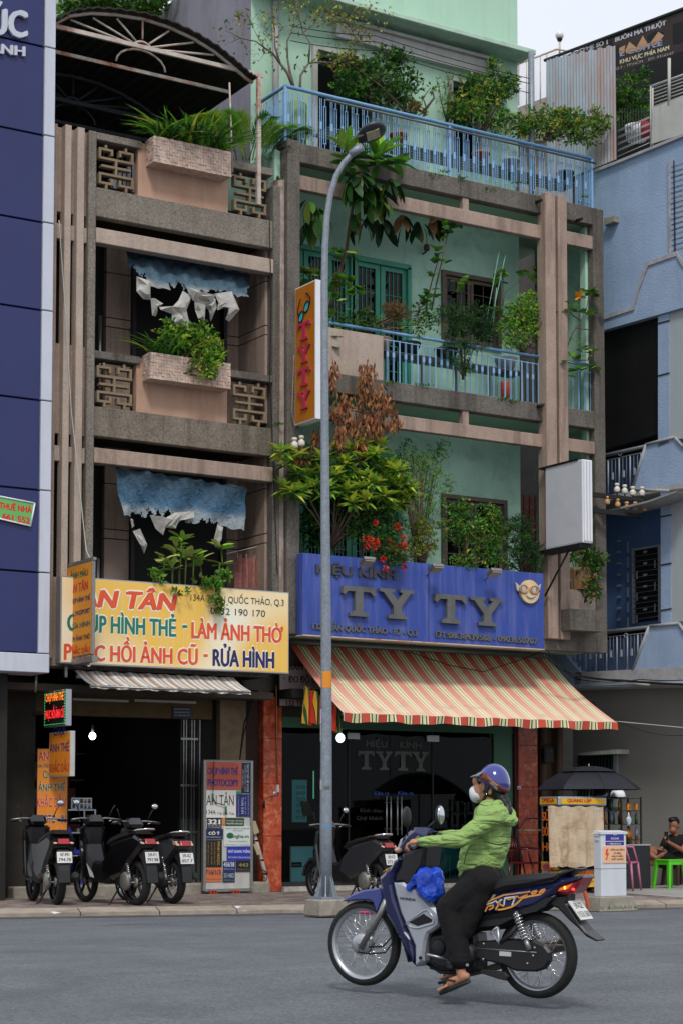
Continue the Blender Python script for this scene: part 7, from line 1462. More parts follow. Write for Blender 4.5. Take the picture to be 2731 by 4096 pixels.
# weeds on the slab edges
wd_ = MB()
for x, y, Y in ((1770,690,-.92),(1850,715,-.92),(2075,735,-.92),(2330,790,-.92),(1735,705,-.92),(1960,760,-.92),(1150,590,-.95),(1690,1545,-.92),(2050,1608,-.92),(2170,1625,-.95),(2010,1600,-.92),(1117,720,-.93),(1122,1700,-.93),(1560,1535,-.92)):
    for i in range(22): wd_.cur = pick([2,1]); p_ = ppt(x+R.gauss(0,12), y, Y); leaf4(wd_, p_, V((R.gauss(0,.5),R.gauss(0,.4)-.2,.7)), R.uniform(.04,.09), .02)
w_ = wd_.ob('weed', [LM['mid'], LM['olive']], RH, kind='stuff')
gt_ = MB()
for c_, n_ in ((G(2470,3640),26),(G(2545,3636),12),(G(1400,3630),14)):
    for i in range(n_): gt_.cur = pick([2,1]); leaf4(gt_, c_+V((R.gauss(0,.16),R.gauss(0,.05),0)), V((R.gauss(0,.5),R.gauss(0,.5),.8)), R.uniform(.04,.09), .014)
g_ = gt_.ob('grass', [LM['mid'], LM['olive']], kind='stuff'); g_['label'] = 'tufts of grass growing at the cabinet plinth by the kerb'; g_['category'] = 'grass'
# ------------------------------------------------------------------ torn tarpaulins of the left balconies
def tarp(label, top, bot, Yt, Yb, cols, tears, seed):
    t = thing('torn_tarpaulin', label, 'tarpaulin', ppt((top[0][0]+top[1][0])/2, bot[0][1], (Yt+Yb)/2)); Rr = random.Random(seed); nu, nv = 90, 26; A, B_ = FP(Yt), FP(Yb)
    m = bpy.data.materials.new('tarpaulin_%d' % seed); m.use_nodes = True; n = m.node_tree.nodes; L = m.node_tree.links; b = n['Principled BSDF']; b.inputs['Roughness'].default_value = .7
    tc = n.new('ShaderNodeTexCoord'); sx = n.new('ShaderNodeSeparateXYZ'); L.new(tc.outputs['Object'], sx.inputs[0]); nz = n.new('ShaderNodeTexNoise'); nz.inputs['Scale'].default_value = 3.0; nz.inputs['Detail'].default_value = 5; L.new(tc.outputs['Object'], nz.inputs['Vector'])
    zt = A.at(*top[0]).z; zb_ = B_.at(*bot[0]).z
    mr = n.new('ShaderNodeMapRange'); mr.inputs['From Min'].default_value = zt; mr.inputs['From Max'].default_value = zb_; L.new(sx.outputs[2], mr.inputs['Value']); ad = n.new('ShaderNodeMath'); ad.operation = 'MULTIPLY_ADD'; ad.inputs[1].default_value = .32; L.new(nz.outputs['Fac'], ad.inputs[0]); L.new(mr.outputs[0], ad.inputs[2])
    cr = n.new('ShaderNodeValToRGB'); e = cr.color_ramp.elements; e[0].color = rgb(cols[0]); e[0].position = .25; e[1].color = rgb(cols[1]); e[1].position = .85
    q = e.new(1.0); q.color = rgb(cols[2]); L.new(ad.outputs[0], cr.inputs[0]); w2 = n.new('ShaderNodeTexNoise'); w2.inputs['Scale'].default_value = 11; w2.inputs['Detail'].default_value = 7; w2.inputs['Distortion'].default_value = 1.5; L.new(tc.outputs['Object'], w2.inputs['Vector']); mm = n.new('ShaderNodeMixRGB'); mm.blend_type = 'MULTIPLY'; mm.inputs[0].default_value = .8; k2 = n.new('ShaderNodeValToRGB'); k2.color_ramp.elements[0].color = (.62,.62,.62,1); k2.color_ramp.elements[0].position = .35; k2.color_ramp.elements[1].position = .6; L.new(w2.outputs['Fac'], k2.inputs[0]); L.new(cr.outputs[0], mm.inputs[1]); L.new(k2.outputs[0], mm.inputs[2]); L.new(mm.outputs[0], b.inputs['Base Color']); bu = n.new('ShaderNodeBump'); bu.inputs['Distance'].default_value = .03; L.new(w2.outputs['Fac'], bu.inputs['Height']); L.new(bu.outputs[0], b.inputs['Normal'])  # wrinkle noise also darkens the colour, painting shade into the creases
    def fn(u, v):
        pt = A.at(top[0][0]+(top[1][0]-top[0][0])*u, top[0][1]+(top[1][1]-top[0][1])*u); pb_ = B_.at(bot[0][0]+(bot[1][0]-bot[0][0])*u, bot[0][1]+(bot[1][1]-bot[0][1])*u)
        return pt*(1-v)+pb_*v+V((0, .03*sin(u*19+v*5)+.02*sin(u*47-v*9), .03*sin(u*11)*v-.06*sin(pi*v)*.5+.012*sin(u*60+v*13)))
    hole = lambda u, v: any(((u-a)/ra)**2+((v-c)/rc)**2 < 1+.5*sin(u*90)+.3*sin(u*230+v*50) for a, c, ra, rc in tears)
    mb = MB(); vs = [fn(i/nu, j/nv) for j in range(nv+1) for i in range(nu+1)]; fs = []
    for j in range(nv):
        for i in range(nu):
            if not hole((i+.5)/nu, (j+.5)/nv): fs.append((j*(nu+1)+i, j*(nu+1)+i+1, (j+1)*(nu+1)+i+1, (j+1)*(nu+1)+i))
    mb.add(vs, fs); mb.ob('sheet', m, t); return t, m, fn
mrag = M('tarp_rag','a5a29c',.85,var=.25,scale=9,bump=.5,bscale=14)
def rag(t, pts, Y, nm='rag', mat=None):
    Pk = FP(Y); c = sum((Pk.at(*p) for p in pts), V())/len(pts)+V((0,-.06,0)); q = [Pk.at(*p)+V((0,R.uniform(-.03,.03),0)) for p in pts]; mb = MB(); n_ = len(q); mid = [(a+c)/2+V((R.uniform(-.02,.02),R.uniform(-.05,.05),R.uniform(-.02,.02))) for a in q]
    mb.add(q+mid+[c], [(i, (i+1)%n_, n_+(i+1)%n_, n_+i) for i in range(n_)]+[(n_+i, n_+(i+1)%n_, 2*n_) for i in range(n_)]); mb.ob(nm, mat or mrag, t)
t1, mt1, f1_ = tarp('upper torn blue grey tarpaulin drooping beneath the pink beam', ((498,985),(1005,1100)), ((555,1150),(1000,1185)), -.55, -1.05, ('142a38','405c6c','84898a'), [(.02,.9,.06,.4),(.37,1.05,.10,.32),(.78,1.08,.22,.16),(1.,.75,.03,.3),(.55,1.1,.05,.2)], 3)
for pts in ([(545,1105),(598,1125),(600,1200),(575,1195),(545,1165)], [(600,1195),(620,1190),(650,1215),(620,1235),(628,1262),(608,1262)], [(735,1160),(770,1185),(745,1240),(760,1290),(740,1300),(700,1260),(640,1240),(640,1225),(690,1225),(715,1200)], [(750,1150),(800,1165),(860,1180),(850,1210),(800,1215),(770,1200)], [(860,1172),(925,1165),(955,1240),(920,1285),(905,1275),(915,1235),(880,1230)], [(820,1190),(865,1190),(868,1230),(845,1285),(838,1240),(815,1215)], [(775,1205),(820,1220),(815,1285),(790,1275),(780,1240)], [(690,1245),(740,1240),(760,1310),(720,1300),(690,1290)], [(880,1180),(905,1180),(900,1230),(870,1240)]): rag(t1, pts, -1.05+R.uniform(-.05,.05), mat=mrag if R.random() < .8 else M('tarp_rag_blue','54707f',.8,var=.2))
t2, mt2, f2_ = tarp('lower torn blue tarpaulin hanging flat beneath the pink beam', ((462,1868),(990,1950)), ((492,2066),(975,2115)), -.85, -.95, ('12303f','325a76','808b90'), [(.10,1.03,.05,.12),(.36,1.08,.18,.30),(.70,1.12,.10,.2)], 5)
for pts in ([(596,2062),(612,2060),(640,2085),(700,2050),(775,2045),(775,2070),(745,2078),(700,2070),(685,2115),(665,2100),(655,2140),(625,2115)], [(530,2125),(560,2115),(588,2180),(580,2215),(560,2180)], [(866,2100),(890,2110),(885,2165),(866,2190),(856,2170)], [(520,2075),(530,2075),(528,2112)], [(690,2065),(720,2055),(700,2115),(665,2110)]): rag(t2, pts, -.98)
# ------------------------------------------------------------------ motorbikes
class Fr:
    def __init__(s, o, u, n): s.o = V(o); s.u = V(u).normalized(); s.n = V(n).normalized()
    def w(s, a, z, o=0.): p = s.o+s.u*a+s.n*o; return V((p.x, p.y, s.o.z+z))
def panel(nm, F_, pts, hw, mat, par, o=0., b=.015, hw_top=None, **k):
    n = len(pts); ca = sum(p[0] for p in pts)/n; cz = sum(p[1] for p in pts)/n; area = sum(pts[i][0]*pts[(i+1)%n][1]-pts[(i+1)%n][0]*pts[i][1] for i in range(n)); sg = 1 if area > 0 else -1
    ins = []
    for i in range(n):
        a, c, e = V((pts[i-1][0],pts[i-1][1])), V((pts[i][0],pts[i][1])), V((pts[(i+1)%n][0],pts[(i+1)%n][1]))
        n1 = V((-(c-a).y, (c-a).x)).normalized()*sg if (c-a).length > 1e-6 else V((0,0)); n2 = V((-(e-c).y, (e-c).x)).normalized()*sg if (e-c).length > 1e-6 else V((0,0)); m = (n1+n2)
        m = m.normalized() if m.length > 1e-3 else V((0,0)); q = c+m*b; ins.append((q.x, q.y))
    rings = [(ins, hw), (pts, hw-b), (pts, -hw+b), (ins, -hw)] if hw > b else [(ins, hw), (pts, 0), (ins, -hw)]
    vs = [F_.w(a, z, o+h) for r_, h in rings for a, z in r_]; fs = [list(range(n)), list(range((len(rings)-1)*n, len(rings)*n))[::-1]]
    for i in range(len(rings)-1): fs += [(i*n+j, i*n+(j+1)%n, (i+1)*n+(j+1)%n, (i+1)*n+j) for j in range(n)]
    mb = MB(); mb.add(vs, fs); return mb.ob(nm, mat, par, **k)
def wheel(F_, s0, z0, r, tyre, par, spoked=True, hubn=.05, nm='wheel'):
    g = MB(); c = F_.w(s0, z0); prof = []
    for i in range(11): t = -1.9+3.8*i/10; prof.append((r-tyre+tyre*cos(t), tyre*1.05*sin(t)))
    g.lathe(c, F_.n, prof, 44)
    ty = g.ob('tyre', m_rubber, par)
    ri = r-tyre*1.55; g = MB(); g.lathe(c, F_.n, [(ri+.018,-.026),(ri+.016,-.020),(ri-.004,-.014),(ri-.006,0),(ri-.004,.014),(ri+.016,.020),(ri+.018,.026),(ri+.008,.022),(ri-.012,.014),(ri-.014,0),(ri-.012,-.014),(ri+.008,-.022),(ri+.018,-.026)], 44); rim = g.ob('rim', m_alu if spoked else m_frame, par)
    g = MB()
    if spoked:
        for i in range(36):
            a = 2*pi*i/36; sd = 1 if i % 2 else -1; ht = .9*(1 if (i//2) % 2 else -1)
            p = c+(F_.u*cos(a)+V((0,0,1))*sin(a))*(ri-.01); q = c+(F_.u*cos(a+ht)+V((0,0,1))*sin(a+ht))*hubn+F_.n*(.03*sd); g.tube([p, q], .0021, 4)
        g.ob('spokes', m_chrome, par, kind='stuff')
    else:
        for i in range(5):
            a = 2*pi*i/5+.3; d = F_.u*cos(a)+V((0,0,1))*sin(a); e = F_.u*-sin(a)+V((0,0,1))*cos(a); g.obox(c+d*(ri*.5), e, F_.n, d, .014, .012, ri*.5)
        g.ob('rim_spoke', m_frame, par)
    g = MB(); g.lathe(c, F_.n, [(0,-.045),(hubn*.5,-.045),(hubn,-.035),(hubn+.006,-.03),(hubn+.006,-.02),(hubn*.6,-.015),(hubn*.6,.015),(hubn+.006,.02),(hubn+.006,.03),(hubn,.035),(hubn*.5,.045),(0,.045)], 20); g.tube([c-F_.n*.09, c+F_.n*.09], .009, 8); g.ob('hub', m_steel, par)
    return ty
def spring(F_, a, b, o, par, r=.026, nm='shock_absorber'):
    pa, pb_ = F_.w(*a, o), F_.w(*b, o); g = MB(); d = (pb_-pa); L_ = d.length; d.normalize(); e = d.orthogonal().normalized(); f = d.cross(e)
    g.tube([pa, pb_], .012, 8); g.tube([pa+d*L_*.72, pb_], .018, 8); ob = g.ob(nm, m_steel, par)
    g = MB(); g.tube([pa+d*(L_*(.05+.7*i/90))+(e*cos(i*.62)+f*sin(i*.62))*r for i in range(91)], .005, 5); g.ob('coil_spring', m_chrome, ob)
def scooter(label, rear, front, body, accent, plate, spoked=False, group='scooters parked on the pavement', redspring=False, helm=None, scale=1.0, rail=True, wider=1.0, msd=0):
    d = V((front.x-rear.x, front.y-rear.y, 0)).normalized(); nn_ = V((-d.y, d.x, 0)); t = thing('parked_scooter', label, 'scooter', rear, group)
    F_ = Fr(rear, d*scale, nn_); S = scale
    class FS:
        u = F_.u; n = F_.n
        def w(s, a, z, o=0.): return F_.w(a*S, z*S, o*S)
    q = FS(); r = .275
    wheel(Fr(rear, d, nn_), 0, r*S, r*S, .052*S, t, spoked, .06, 'rear'); wheel(Fr(rear, d, nn_), 1.24*S, r*S, r*S, .04*S, t, spoked, .05)
    def pn(nm, pts, hw, mat, o=0., b=.02, par=None): return panel(nm, q, [(a, z) for a, z in pts], hw, mat, par or t, o, b)
    sb = pn('body_panel', [(-.30,.78),(-.12,.85),(.35,.76),(.56,.60),(.62,.40),(.42,.30),(.14,.36),(-.03,.52),(-.26,.68)], .14*wider, body, 0, .04)
    pn('seat', [(-.22,.85),(-.06,.90),(.28,.85),(.50,.80),(.57,.73),(.52,.70),(.30,.76),(-.06,.83)], .115, m_blk, 0, .03)
    pn('tunnel_cover', [(.46,.44),(.55,.62),(.72,.50),(.90,.52),(.98,.40),(.90,.26),(.60,.24),(.44,.32)], .10, m_blk, 0, .03)
    pn('leg_shield', [(.84,.30),(.98,.27),(1.09,.52),(1.12,.78),(1.06,.93),(.99,.93),(1.01,.72),(.93,.52)], .14, m_blk, 0, .06)
    pn('front_panel', [(1.0,.30),(1.08,.50),(1.13,.78),(1.09,.95),(1.05,.93),(1.09,.76),(1.04,.52)], .17, body, 0, .03)
    pn('handlebar_cowl', [(.96,.95),(1.12,.93),(1.19,1.0),(1.12,1.08),(1.0,1.08),(.93,1.0)], .10, body, 0, .035)
    pn('headlight', [(1.14,.95),(1.20,.98),(1.18,1.05),(1.13,1.05)], .075, m_chrome, 0, .015)
    fa = [(1.24+.325*cos(a_), r+.325*sin(a_)) for a_ in (.15,.6,1.1,1.6,2.1,2.6)]; fb_ = [(1.24+.285*cos(a_), r+.285*sin(a_)) for a_ in (2.6,2.1,1.6,1.1,.6,.15)]
    pn('front_fender', fa+fb_, .06, body, 0, .008); pn('fork', [(1.20,.28),(1.24,.28),(1.12,.62),(1.07,.60)], .018, m_steel, .075, .006); pn('fork', [(1.20,.28),(1.24,.28),(1.12,.62),(1.07,.60)], .018, m_steel, -.075, .006)
    g = MB(); g.tube([q.w(1.0,1.02,-.34), q.w(1.05,1.04,-.18), q.w(1.07,1.03,0), q.w(1.05,1.04,.18), q.w(1.0,1.02,.34)], .012, 8); hb = g.ob('handlebar', m_steel, t)
    for sd in (-1, 1):
        MB().tube([q.w(.99,1.015,sd*.25), q.w(.985,1.01,sd*.36)], .018, 8).ob('grip', m_black, hb); MB().tube([q.w(1.05,1.03,sd*.30), q.w(1.03,1.0,sd*.2)], .006, 5).ob('brake_lever', m_alu, hb)
        g = MB(); g.tube([q.w(1.03,1.05,sd*.20), q.w(1.02,1.15,sd*.24), q.w(1.0,1.20,sd*.27)], .007, 6); mi = g.ob('mirror', m_frame, t)
        if sd*msd > 0: continue
        c = q.w(.995,1.23,sd*.28); mr = Matrix((d*.2+nn_*sd*-.1+d*.8, nn_, V((0,0,1)))).transposed()
        MB().ell(c, .018, .055, .042, Matrix((d, nn_, V((0,0,1)))).transposed(), 14, 8).ob('mirror_shell', m_frame, mi); MB().ell(c-d*.012, .008, .047, .034, Matrix((d, nn_, V((0,0,1)))).transposed(), 14, 8).ob('mirror_glass', M('mirror_glass','c8ccd0',.1,metal=.9,var=0), mi)
    tl_ = pn('tail_light', [(-.33,.735),(-.29,.795),(-.20,.80),(-.22,.74)], .075, M('tail_red','8e1015',.2,coat=.6,var=.1), 0, .015)
    for sd in (-1, 1): panel('indicator', q, [(-.31,.735),(-.26,.79),(-.18,.79),(-.20,.74)], .022, M('indicator_lens','b8907a',.2,coat=.5,var=.1), t, sd*.10, .01)
    pn('rear_mudguard', [(-.06,.64),(-.20,.68),(-.29,.66),(-.36,.42),(-.38,.28),(-.35,.27),(-.29,.42),(-.2,.55)], .07, m_frame, 0, .01)
    if rail: g = MB(); g.tube([q.w(.0,.87,-.12), q.w(-.2,.90,-.12), q.w(-.29,.91,-.05), q.w(-.29,.91,.05), q.w(-.2,.90,.12), q.w(.0,.87,.12)], .012, 8); g.ob('grab_rail', accent, t)
    # number plate facing backwards
    c = q.w(-.345,.575,0); az = (V((0,0,1))+d*.25).normalized(); P_ = Pl(c, (nn_.x*-1, nn_.y*-1, 0)); pm_ = MB(); pm_.obox(c, nn_, (nn_.cross(az)).normalized(), az, .098, .004, .072); po = pm_.ob('number_plate', M('plate_white','c9c9c4',.45,var=.08), t)
    lft = nn_; nb_ = -d
    for k_, (s_, yy) in enumerate(((plate[0], .014), (plate[1], -.052))):
        vs, fs = glyphs(s_, 0.); X0 = min(v[0] for v in vs); X1 = max(v[0] for v in vs); wd = .12 if k_ == 0 else .16; nrm = az.cross(nn_).normalized()
        if nrm.dot(nb_) < 0: nrm = -nrm
        rt = az.cross(nrm).normalized()
        mb = MB()
        for dx in (0, .004, -.004): mb.add([c+rt*(((v[0]-X0)/(X1-X0)-.5)*wd+dx*.4)+az*(yy+v[1]*.045/CAPH)+nrm*(.0055+abs(dx)*.05) for v in vs], fs)
        mb.ob('plate_lettering', m_frame, po)
    # engine, exhaust, stand, shocks
    g = MB(); g.ell(q.w(.30,.30,.0), .17, .10, .11, Matrix((d, nn_, V((0,0,1)))).transposed()); g.ob('engine', m_frame, t); MB().lathe(q.w(.10,.29,.07), nn_, [(0,0),(.10,0),(.12,.01),(.12,.05),(.09,.065),(0,.07)], 20).ob('belt_case', m_steel if not spoked else m_frame, t)
    MB().tube([q.w(.45,.24,-.12), q.w(.2,.26,-.14), q.w(.05,.28,-.14), q.w(-.28,.36,-.15)], [.02,.03,.05,.048], 12).ob('exhaust', m_frame, t); MB().tube([q.w(-.283,.361,-.15), q.w(-.30,.364,-.15)], .036, 12).ob('exhaust_tip', m_frame, t)
    for sd in (-1, 1): spring(q, (.08,.60), (-.02,.30), sd*.105, t)
    g = MB(); g.tube([q.w(.40,.22,.0), q.w(.42,.02,.12), q.w(.38,.0,.16)], .012, 6); g.tube([q.w(.40,.22,.0), q.w(.42,.02,-.12), q.w(.38,.0,-.16)], .012, 6); g.ob('centre_stand', m_frame, t)
    if helm:
        pn('front_basket', [(1.0,.62),(1.16,.60),(1.2,.80),(.98,.80)], .01, m_frame, .1)
    return t, q, d, nn_
gloss_blk = M('gloss_black','0c0c0e',.22,var=0,coat=.6); gloss_gry = M('gloss_charcoal','2b2c30',.25,var=.1,coat=.5)
def place(lab, rp, fp, **k):
    r_ = G(*rp, .1); f_ = r_-RGT*fp+V((sin(YAW),cos(YAW),0))*sqrt(1.69-fp*fp); return scooter(lab, r_, f_, **k)
place('dark scooter with red tail and plate 47-M1 nearest the grey panelled wall', (228,3622), .50, body=gloss_blk, accent=M('red_trim','8c1418',.3), plate=('47-M1','794.70'), scale=1.08, msd=1, wider=1.15, rail=False)
place('black scooter with chrome side trim and plate 59-F1 in the middle of the parked three', (548,3624), .78, body=gloss_blk, accent=m_chrome, plate=('59-F1','797.98'), scale=1.08, msd=-1)
place('older underbone motorbike with spoked wheels at the right end of the parked three', (692,3617), .74, body=gloss_gry, accent=m_chrome, plate=('59-X2','057.7'), spoked=True, scale=1.04, msd=1, wider=.85)
place('dark motorbike with plate 59-F2 parked behind the street lamp', (1500,3612), .80, body=gloss_gry, accent=m_chrome, plate=('59-F2','373.43'), scale=1.0, msd=1, group='scooters parked on the pavement')
# ------------------------------------------------------------------ the ridden underbone motorbike
F0 = G(1456,3943,.05); R0 = G(2150,3994,.03)
BKP = Pl((F0.x, F0.y, 0), (R0.x-F0.x, R0.y-F0.y, 0)); BD = BKP.u.copy(); BN = BKP.n.copy()
FB = Fr((F0.x, F0.y, 0), BD, BN)
def bk(x, y, o=0.): return BKP.uz(x, y, o)
def B3(x, y, o=0.): a, z = bk(x, y, o); return FB.w(a, z, o)
HB = thing('motorbike', 'navy and silver underbone motorbike with spoked wheels ridden across the road', 'motorbike', F0)
navy = M('bike_navy','0f1540',.22,var=.06,coat=.7); navyl = M('bike_fender_blue','39427c',.25,var=.05,coat=.6); silv = M('bike_silver','a3a7b0',.32,metal=.45,var=.05,coat=.3)
def hp(nm, pts, hw, mat, o=0., b=.015, near=None, par=None): return panel(nm, FB, [bk(x, y, near if near is not None else o+hw) for x, y in pts], hw, mat, par or HB, o, b)
cF = bk(1456,3775); rF = cF[1]-.046; cR = bk(2150,3822); rR = cR[1]-.026
wheel(FB, cF[0], cF[1], rF, .036, HB, True, .062); wheel(FB, cR[0], cR[1], rR, .041, HB, True, .07)
hp('front_fender', [(1363,3608),(1409,3577),(1454,3561),(1515,3553),(1527,3573),(1531,3592),(1505,3653),(1497,3640),(1489,3612),(1473,3604),(1422,3604)], .055, navyl, 0, .012)
for o in (.085, -.085): MB().tube([B3(1441,3795,o) if o > 0 else B3(1455,3790,o), B3(1521,3655,o) if o > 0 else B3(1536,3650,o), B3(1545,3600,o)], .021, 12).ob('fork', m_steel, HB)
MB().lathe(FB.w(cF[0], cF[1], .03), BN, [(0,.0),(.075,.0),(.078,.015),(.06,.03),(.03,.036),(0,.036)], 22).ob('drum_brake', m_alu, HB)
g = MB(); g.tube([B3(1440,3790,.1), B3(1430,3810,.09), B3(1480,3817,.08), B3(1540,3812,.07), B3(1570,3770,.05), B3(1572,3700,.03)], .006, 6); g.tube([B3(1475,3790,.08), B3(1530,3788,.07), B3(1565,3750,.05), B3(1572,3700,.03)], .006, 6); g.ob('brake_cable', m_black, HB)
hp('front_shield', [(1592,3423),(1552,3470),(1510,3512),(1515,3545),(1527,3600),(1530,3650),(1560,3700),(1590,3760),(1618,3820),(1640,3850),(1655,3868),(1652,3800),(1649,3755),(1626,3723),(1600,3650),(1580,3600),(1569,3540),(1573,3497),(1590,3465),(1610,3440)], .12, navy, 0, .03)
hp('inner_shield', [(1600,3420),(1612,3408),(1700,3390),(1692,3465),(1672,3500),(1655,3550),(1628,3552),(1608,3535),(1572,3535),(1574,3497),(1592,3465)], .125, m_blk, 0, .03)
hp('splash_guard', [(1613,3797),(1620,3790),(1631,3840),(1629,3851)], .09, m_blk, 0, .004)
sv = [(1570,3532),(1608,3530),(1628,3545),(1650,3553),(1757,3656),(1757,3704),(1723,3729),(1709,3737),(1700,3765),(1693,3819),(1692,3846),(1658,3870),(1655,3787),(1633,3736),(1598,3653),(1578,3580)]
ls = hp('leg_cover', sv, .135, silv, 0, .018)
hp('air_slot', [(1634,3692),(1692,3655),(1729,3680),(1725,3692),(1668,3708)], .1365, m_black, 0, .004, par=ls)  # black piece proud of the cover, standing in for the slot's shade
g = MB(); g.tube([B3(x,y,.137) for x, y in ((1622,3698),(1690,3646),(1708,3640),(1735,3676),(1733,3696),(1672,3714),(1652,3713))], .006, 6, close=True); g.ob('slot_rim', silv, ls)
text('lettering', 'HONDA', Pl(FB.w(0,0,.138), BD), 1598, 3600, 1661, 3607, 11, 0, m_frame, ls, bold=.03)
MB().lathe(B3(1681,3833,.135), BN, [(0,0),(.012,0),(.012,.006),(0,.008)], 12).ob('bolt', m_black, ls)
hp('tunnel_cover', [(1628,3548),(1650,3553),(1757,3656),(1800,3690),(1830,3640),(1800,3620),(1740,3600),(1690,3540)], .07, m_blk, 0, .02)
cw = hp('handlebar_cowl', [(1580,3402),(1592,3368),(1621,3331),(1650,3310),(1679,3316),(1704,3332),(1708,3360),(1704,3385),(1660,3415),(1612,3412)], .10, navy, 0, .035)
hp('headlight', [(1576,3396),(1590,3368),(1618,3336),(1616,3362),(1604,3396),(1597,3408),(1582,3405)], .085, m_chrome, 0, .03, par=cw)
GS = GLASS('smoked_screen','4a4c58',.9); hp('screen', [(1638,3318),(1660,3312),(1700,3326),(1735,3342),(1700,3350),(1660,3346)], .075, GS, 0, .01, par=cw)
for o in (.12, -.12): MB().ell(B3(1592,3402,o), .03, .02, .02).ob('indicator', M('indicator_lens','b8907a',.2), cw)
g = MB(); pg = B3(1651,3377,.36); pf_ = B3(1741,3350,-.34); pm0 = B3(1672,3350,.1); pm1 = B3(1690,3346,-.1); g.tube([pg, pg*.6+pm0*.4, pm0, pm1, pf_*.6+pm1*.4, pf_], .012, 8); hb = g.ob('handlebar', m_steel, HB)
gd = (pm0-pg).normalized(); MB().tube([pg-gd*.005, pg+gd*.12], .018, 10).ob('grip', m_black, hb); MB().tube([pg-gd*.012, pg-gd*.004], .020, 10).ob('bar_end', m_steel, hb); gf = (pm1-pf_).normalized(); MB().tube([pf_, pf_+gf*.12], .018, 10).ob('grip', m_black, hb)
for (x0, y0, o0), (x1, y1, o1) in (((1690,3330,-.16),(1742,3282,-.2)), ((1628,3345,.2),(1630,3290,.24))):
    g = MB(); p1 = B3(x1,y1,o1); g.tube([B3(x0,y0,o0), p1], .006, 6); mi = g.ob('mirror', m_frame, HB)
    c = p1+(BD*.03 if o0 < 0 else BD*-.01)+V((0,0,.035)); mr = Matrix((BD, BN, V((0,0,1)))).transposed(); MB().ell(c, .022, .052, .072, mr, 18, 10).ob('mirror_shell', m_frame, mi); o0 > 0 or MB().ell(c+BD*.012+BN*.004, .015, .045, .064, mr, 18, 10).ob('mirror_glass', M('mirror_glass','c8ccd0',.1), mi)
hp('seat', [(1900,3580),(1920,3560),(1938,3541),(1966,3522),(2025,3506),(2096,3497),(2166,3495),(2225,3498),(2215,3528),(2148,3545),(2110,3553),(2025,3564),(1973,3580)], .12, M('seat_vinyl','1d1e22',.55,var=.1,bump=.1), 0, .035)
hp('tail_grip', [(2110,3550),(2175,3520),(2232,3492),(2292,3474),(2298,3478),(2262,3498),(2214,3536),(2150,3547)], .10, m_blk, 0, .015)
sc = hp('side_cover', [(1904,3658),(1903,3640),(1920,3622),(1966,3592),(1976,3578),(2110,3550),(2204,3534),(2236,3515),(2322,3503),(2325,3513),(2228,3553),(2218,3573),(2170,3610),(2131,3633),(2075,3647),(1983,3649),(1938,3658)], .115, navy, 0, .03)
hp('lower_cover', [(1790,3640),(1830,3600),(1906,3590),(1906,3655),(1983,3648),(2075,3645),(2131,3632),(2175,3605),(2220,3578),(2215,3600),(2160,3622),(2100,3650),(2060,3690),(2000,3720),(1900,3730),(1800,3720)], .10, m_blk, 0, .03)
hp('rear_mudguard', [(2200,3585),(2267,3583),(2264,3615),(2317,3695),(2341,3726),(2387,3762),(2380,3768),(2341,3748),(2306,3712),(2271,3681),(2229,3636),(2201,3625),(2159,3622)], .07, m_blk, 0, .012)
tl_ = hp('tail_light', [(2218,3572),(2229,3553),(2324,3514),(2310,3545),(2285,3575),(2264,3583)], .10, M('tail_red','8e1015',.2), 0, .02)
hp('indicator_lens', [(2226,3568),(2236,3552),(2292,3532),(2270,3562)], .105, M('orange_lens','d8672c',.15,var=.1,emit=.25,coat=.6), 0, .01, par=tl_); MB().ell(B3(2292,3556,.085), .016, .012, .014).ob('lit_bulb_spot', M('lit_red','ff3526',.4,var=0,emit=2.0), tl_); MB().ell(B3(2258,3553,.108), .010, .006, .012).ob('lit_orange_spot', M('lit_orange','ff9a30',.4,var=0,emit=2.0), tl_)
c = B3(2306,3655,0); axl = (B3(2333,3690,0)-B3(2282,3617,0)).normalized(); pn_ = axl.cross(BN).normalized(); pn_ = pn_ if pn_.dot(BD) > 0 else -pn_; c = c+pn_*.035; pm_ = MB(); pm_.obox(c, BN, axl, pn_, .088, .075, .004); po = pm_.ob('number_plate', MATS['plate_white'], HB)
rt_ = (-axl).cross(pn_).normalized()
for s_, yy, wd in (('59-G2',.012,.11),('153.50',-.055,.15)):
    vs, fs = glyphs(s_, 0.); X0 = min(v[0] for v in vs); X1 = max(v[0] for v in vs); mb = MB(); mb.add([c+rt_*(((v[0]-X0)/(X1-X0)-.5)*wd)-axl*(yy+v[1]*.045/CAPH)+pn_*.006 for v in vs], fs); mb.ob('plate_lettering', m_frame, po)
# decals
gold = M('decal_gold','c98a3c',.35,var=.1); sil = M('decal_silver','c9cdd4',.3,metal=.3,var=.05)
def ribbon(pts, w_, mat):
    q = [V(bk(x, y, .115)) for x, y in pts]; g = MB()
    for a, b in zip(q[:-1], q[1:]):
        d = (b-a).normalized(); n_ = V((-d.y, d.x)); A = [(a+n_*w_), (b+n_*w_), (b-n_*w_), (a-n_*w_)]; g.prism([FB.w(p.x, p.y, .1185) for p in A], [FB.w(p.x, p.y, .1145) for p in A])
    g.ob('decal', mat, sc)
def zd(*p): return [(1850+x*.3508, 3450+y*.3508) for x, y in p]
ribbon(zd((160,600),(155,570),(200,505),(340,462),(375,440),(400,470),(430,430),(450,430)), .004, sil); ribbon(zd((250,480),(330,430),(470,375),(620,355),(770,335)), .005, gold); ribbon(zd((255,565),(285,505),(350,490),(345,520),(300,545)), .005, gold); ribbon(zd((375,545),(430,440)), .006, gold); ribbon(zd((400,470),(470,505)), .005, gold)
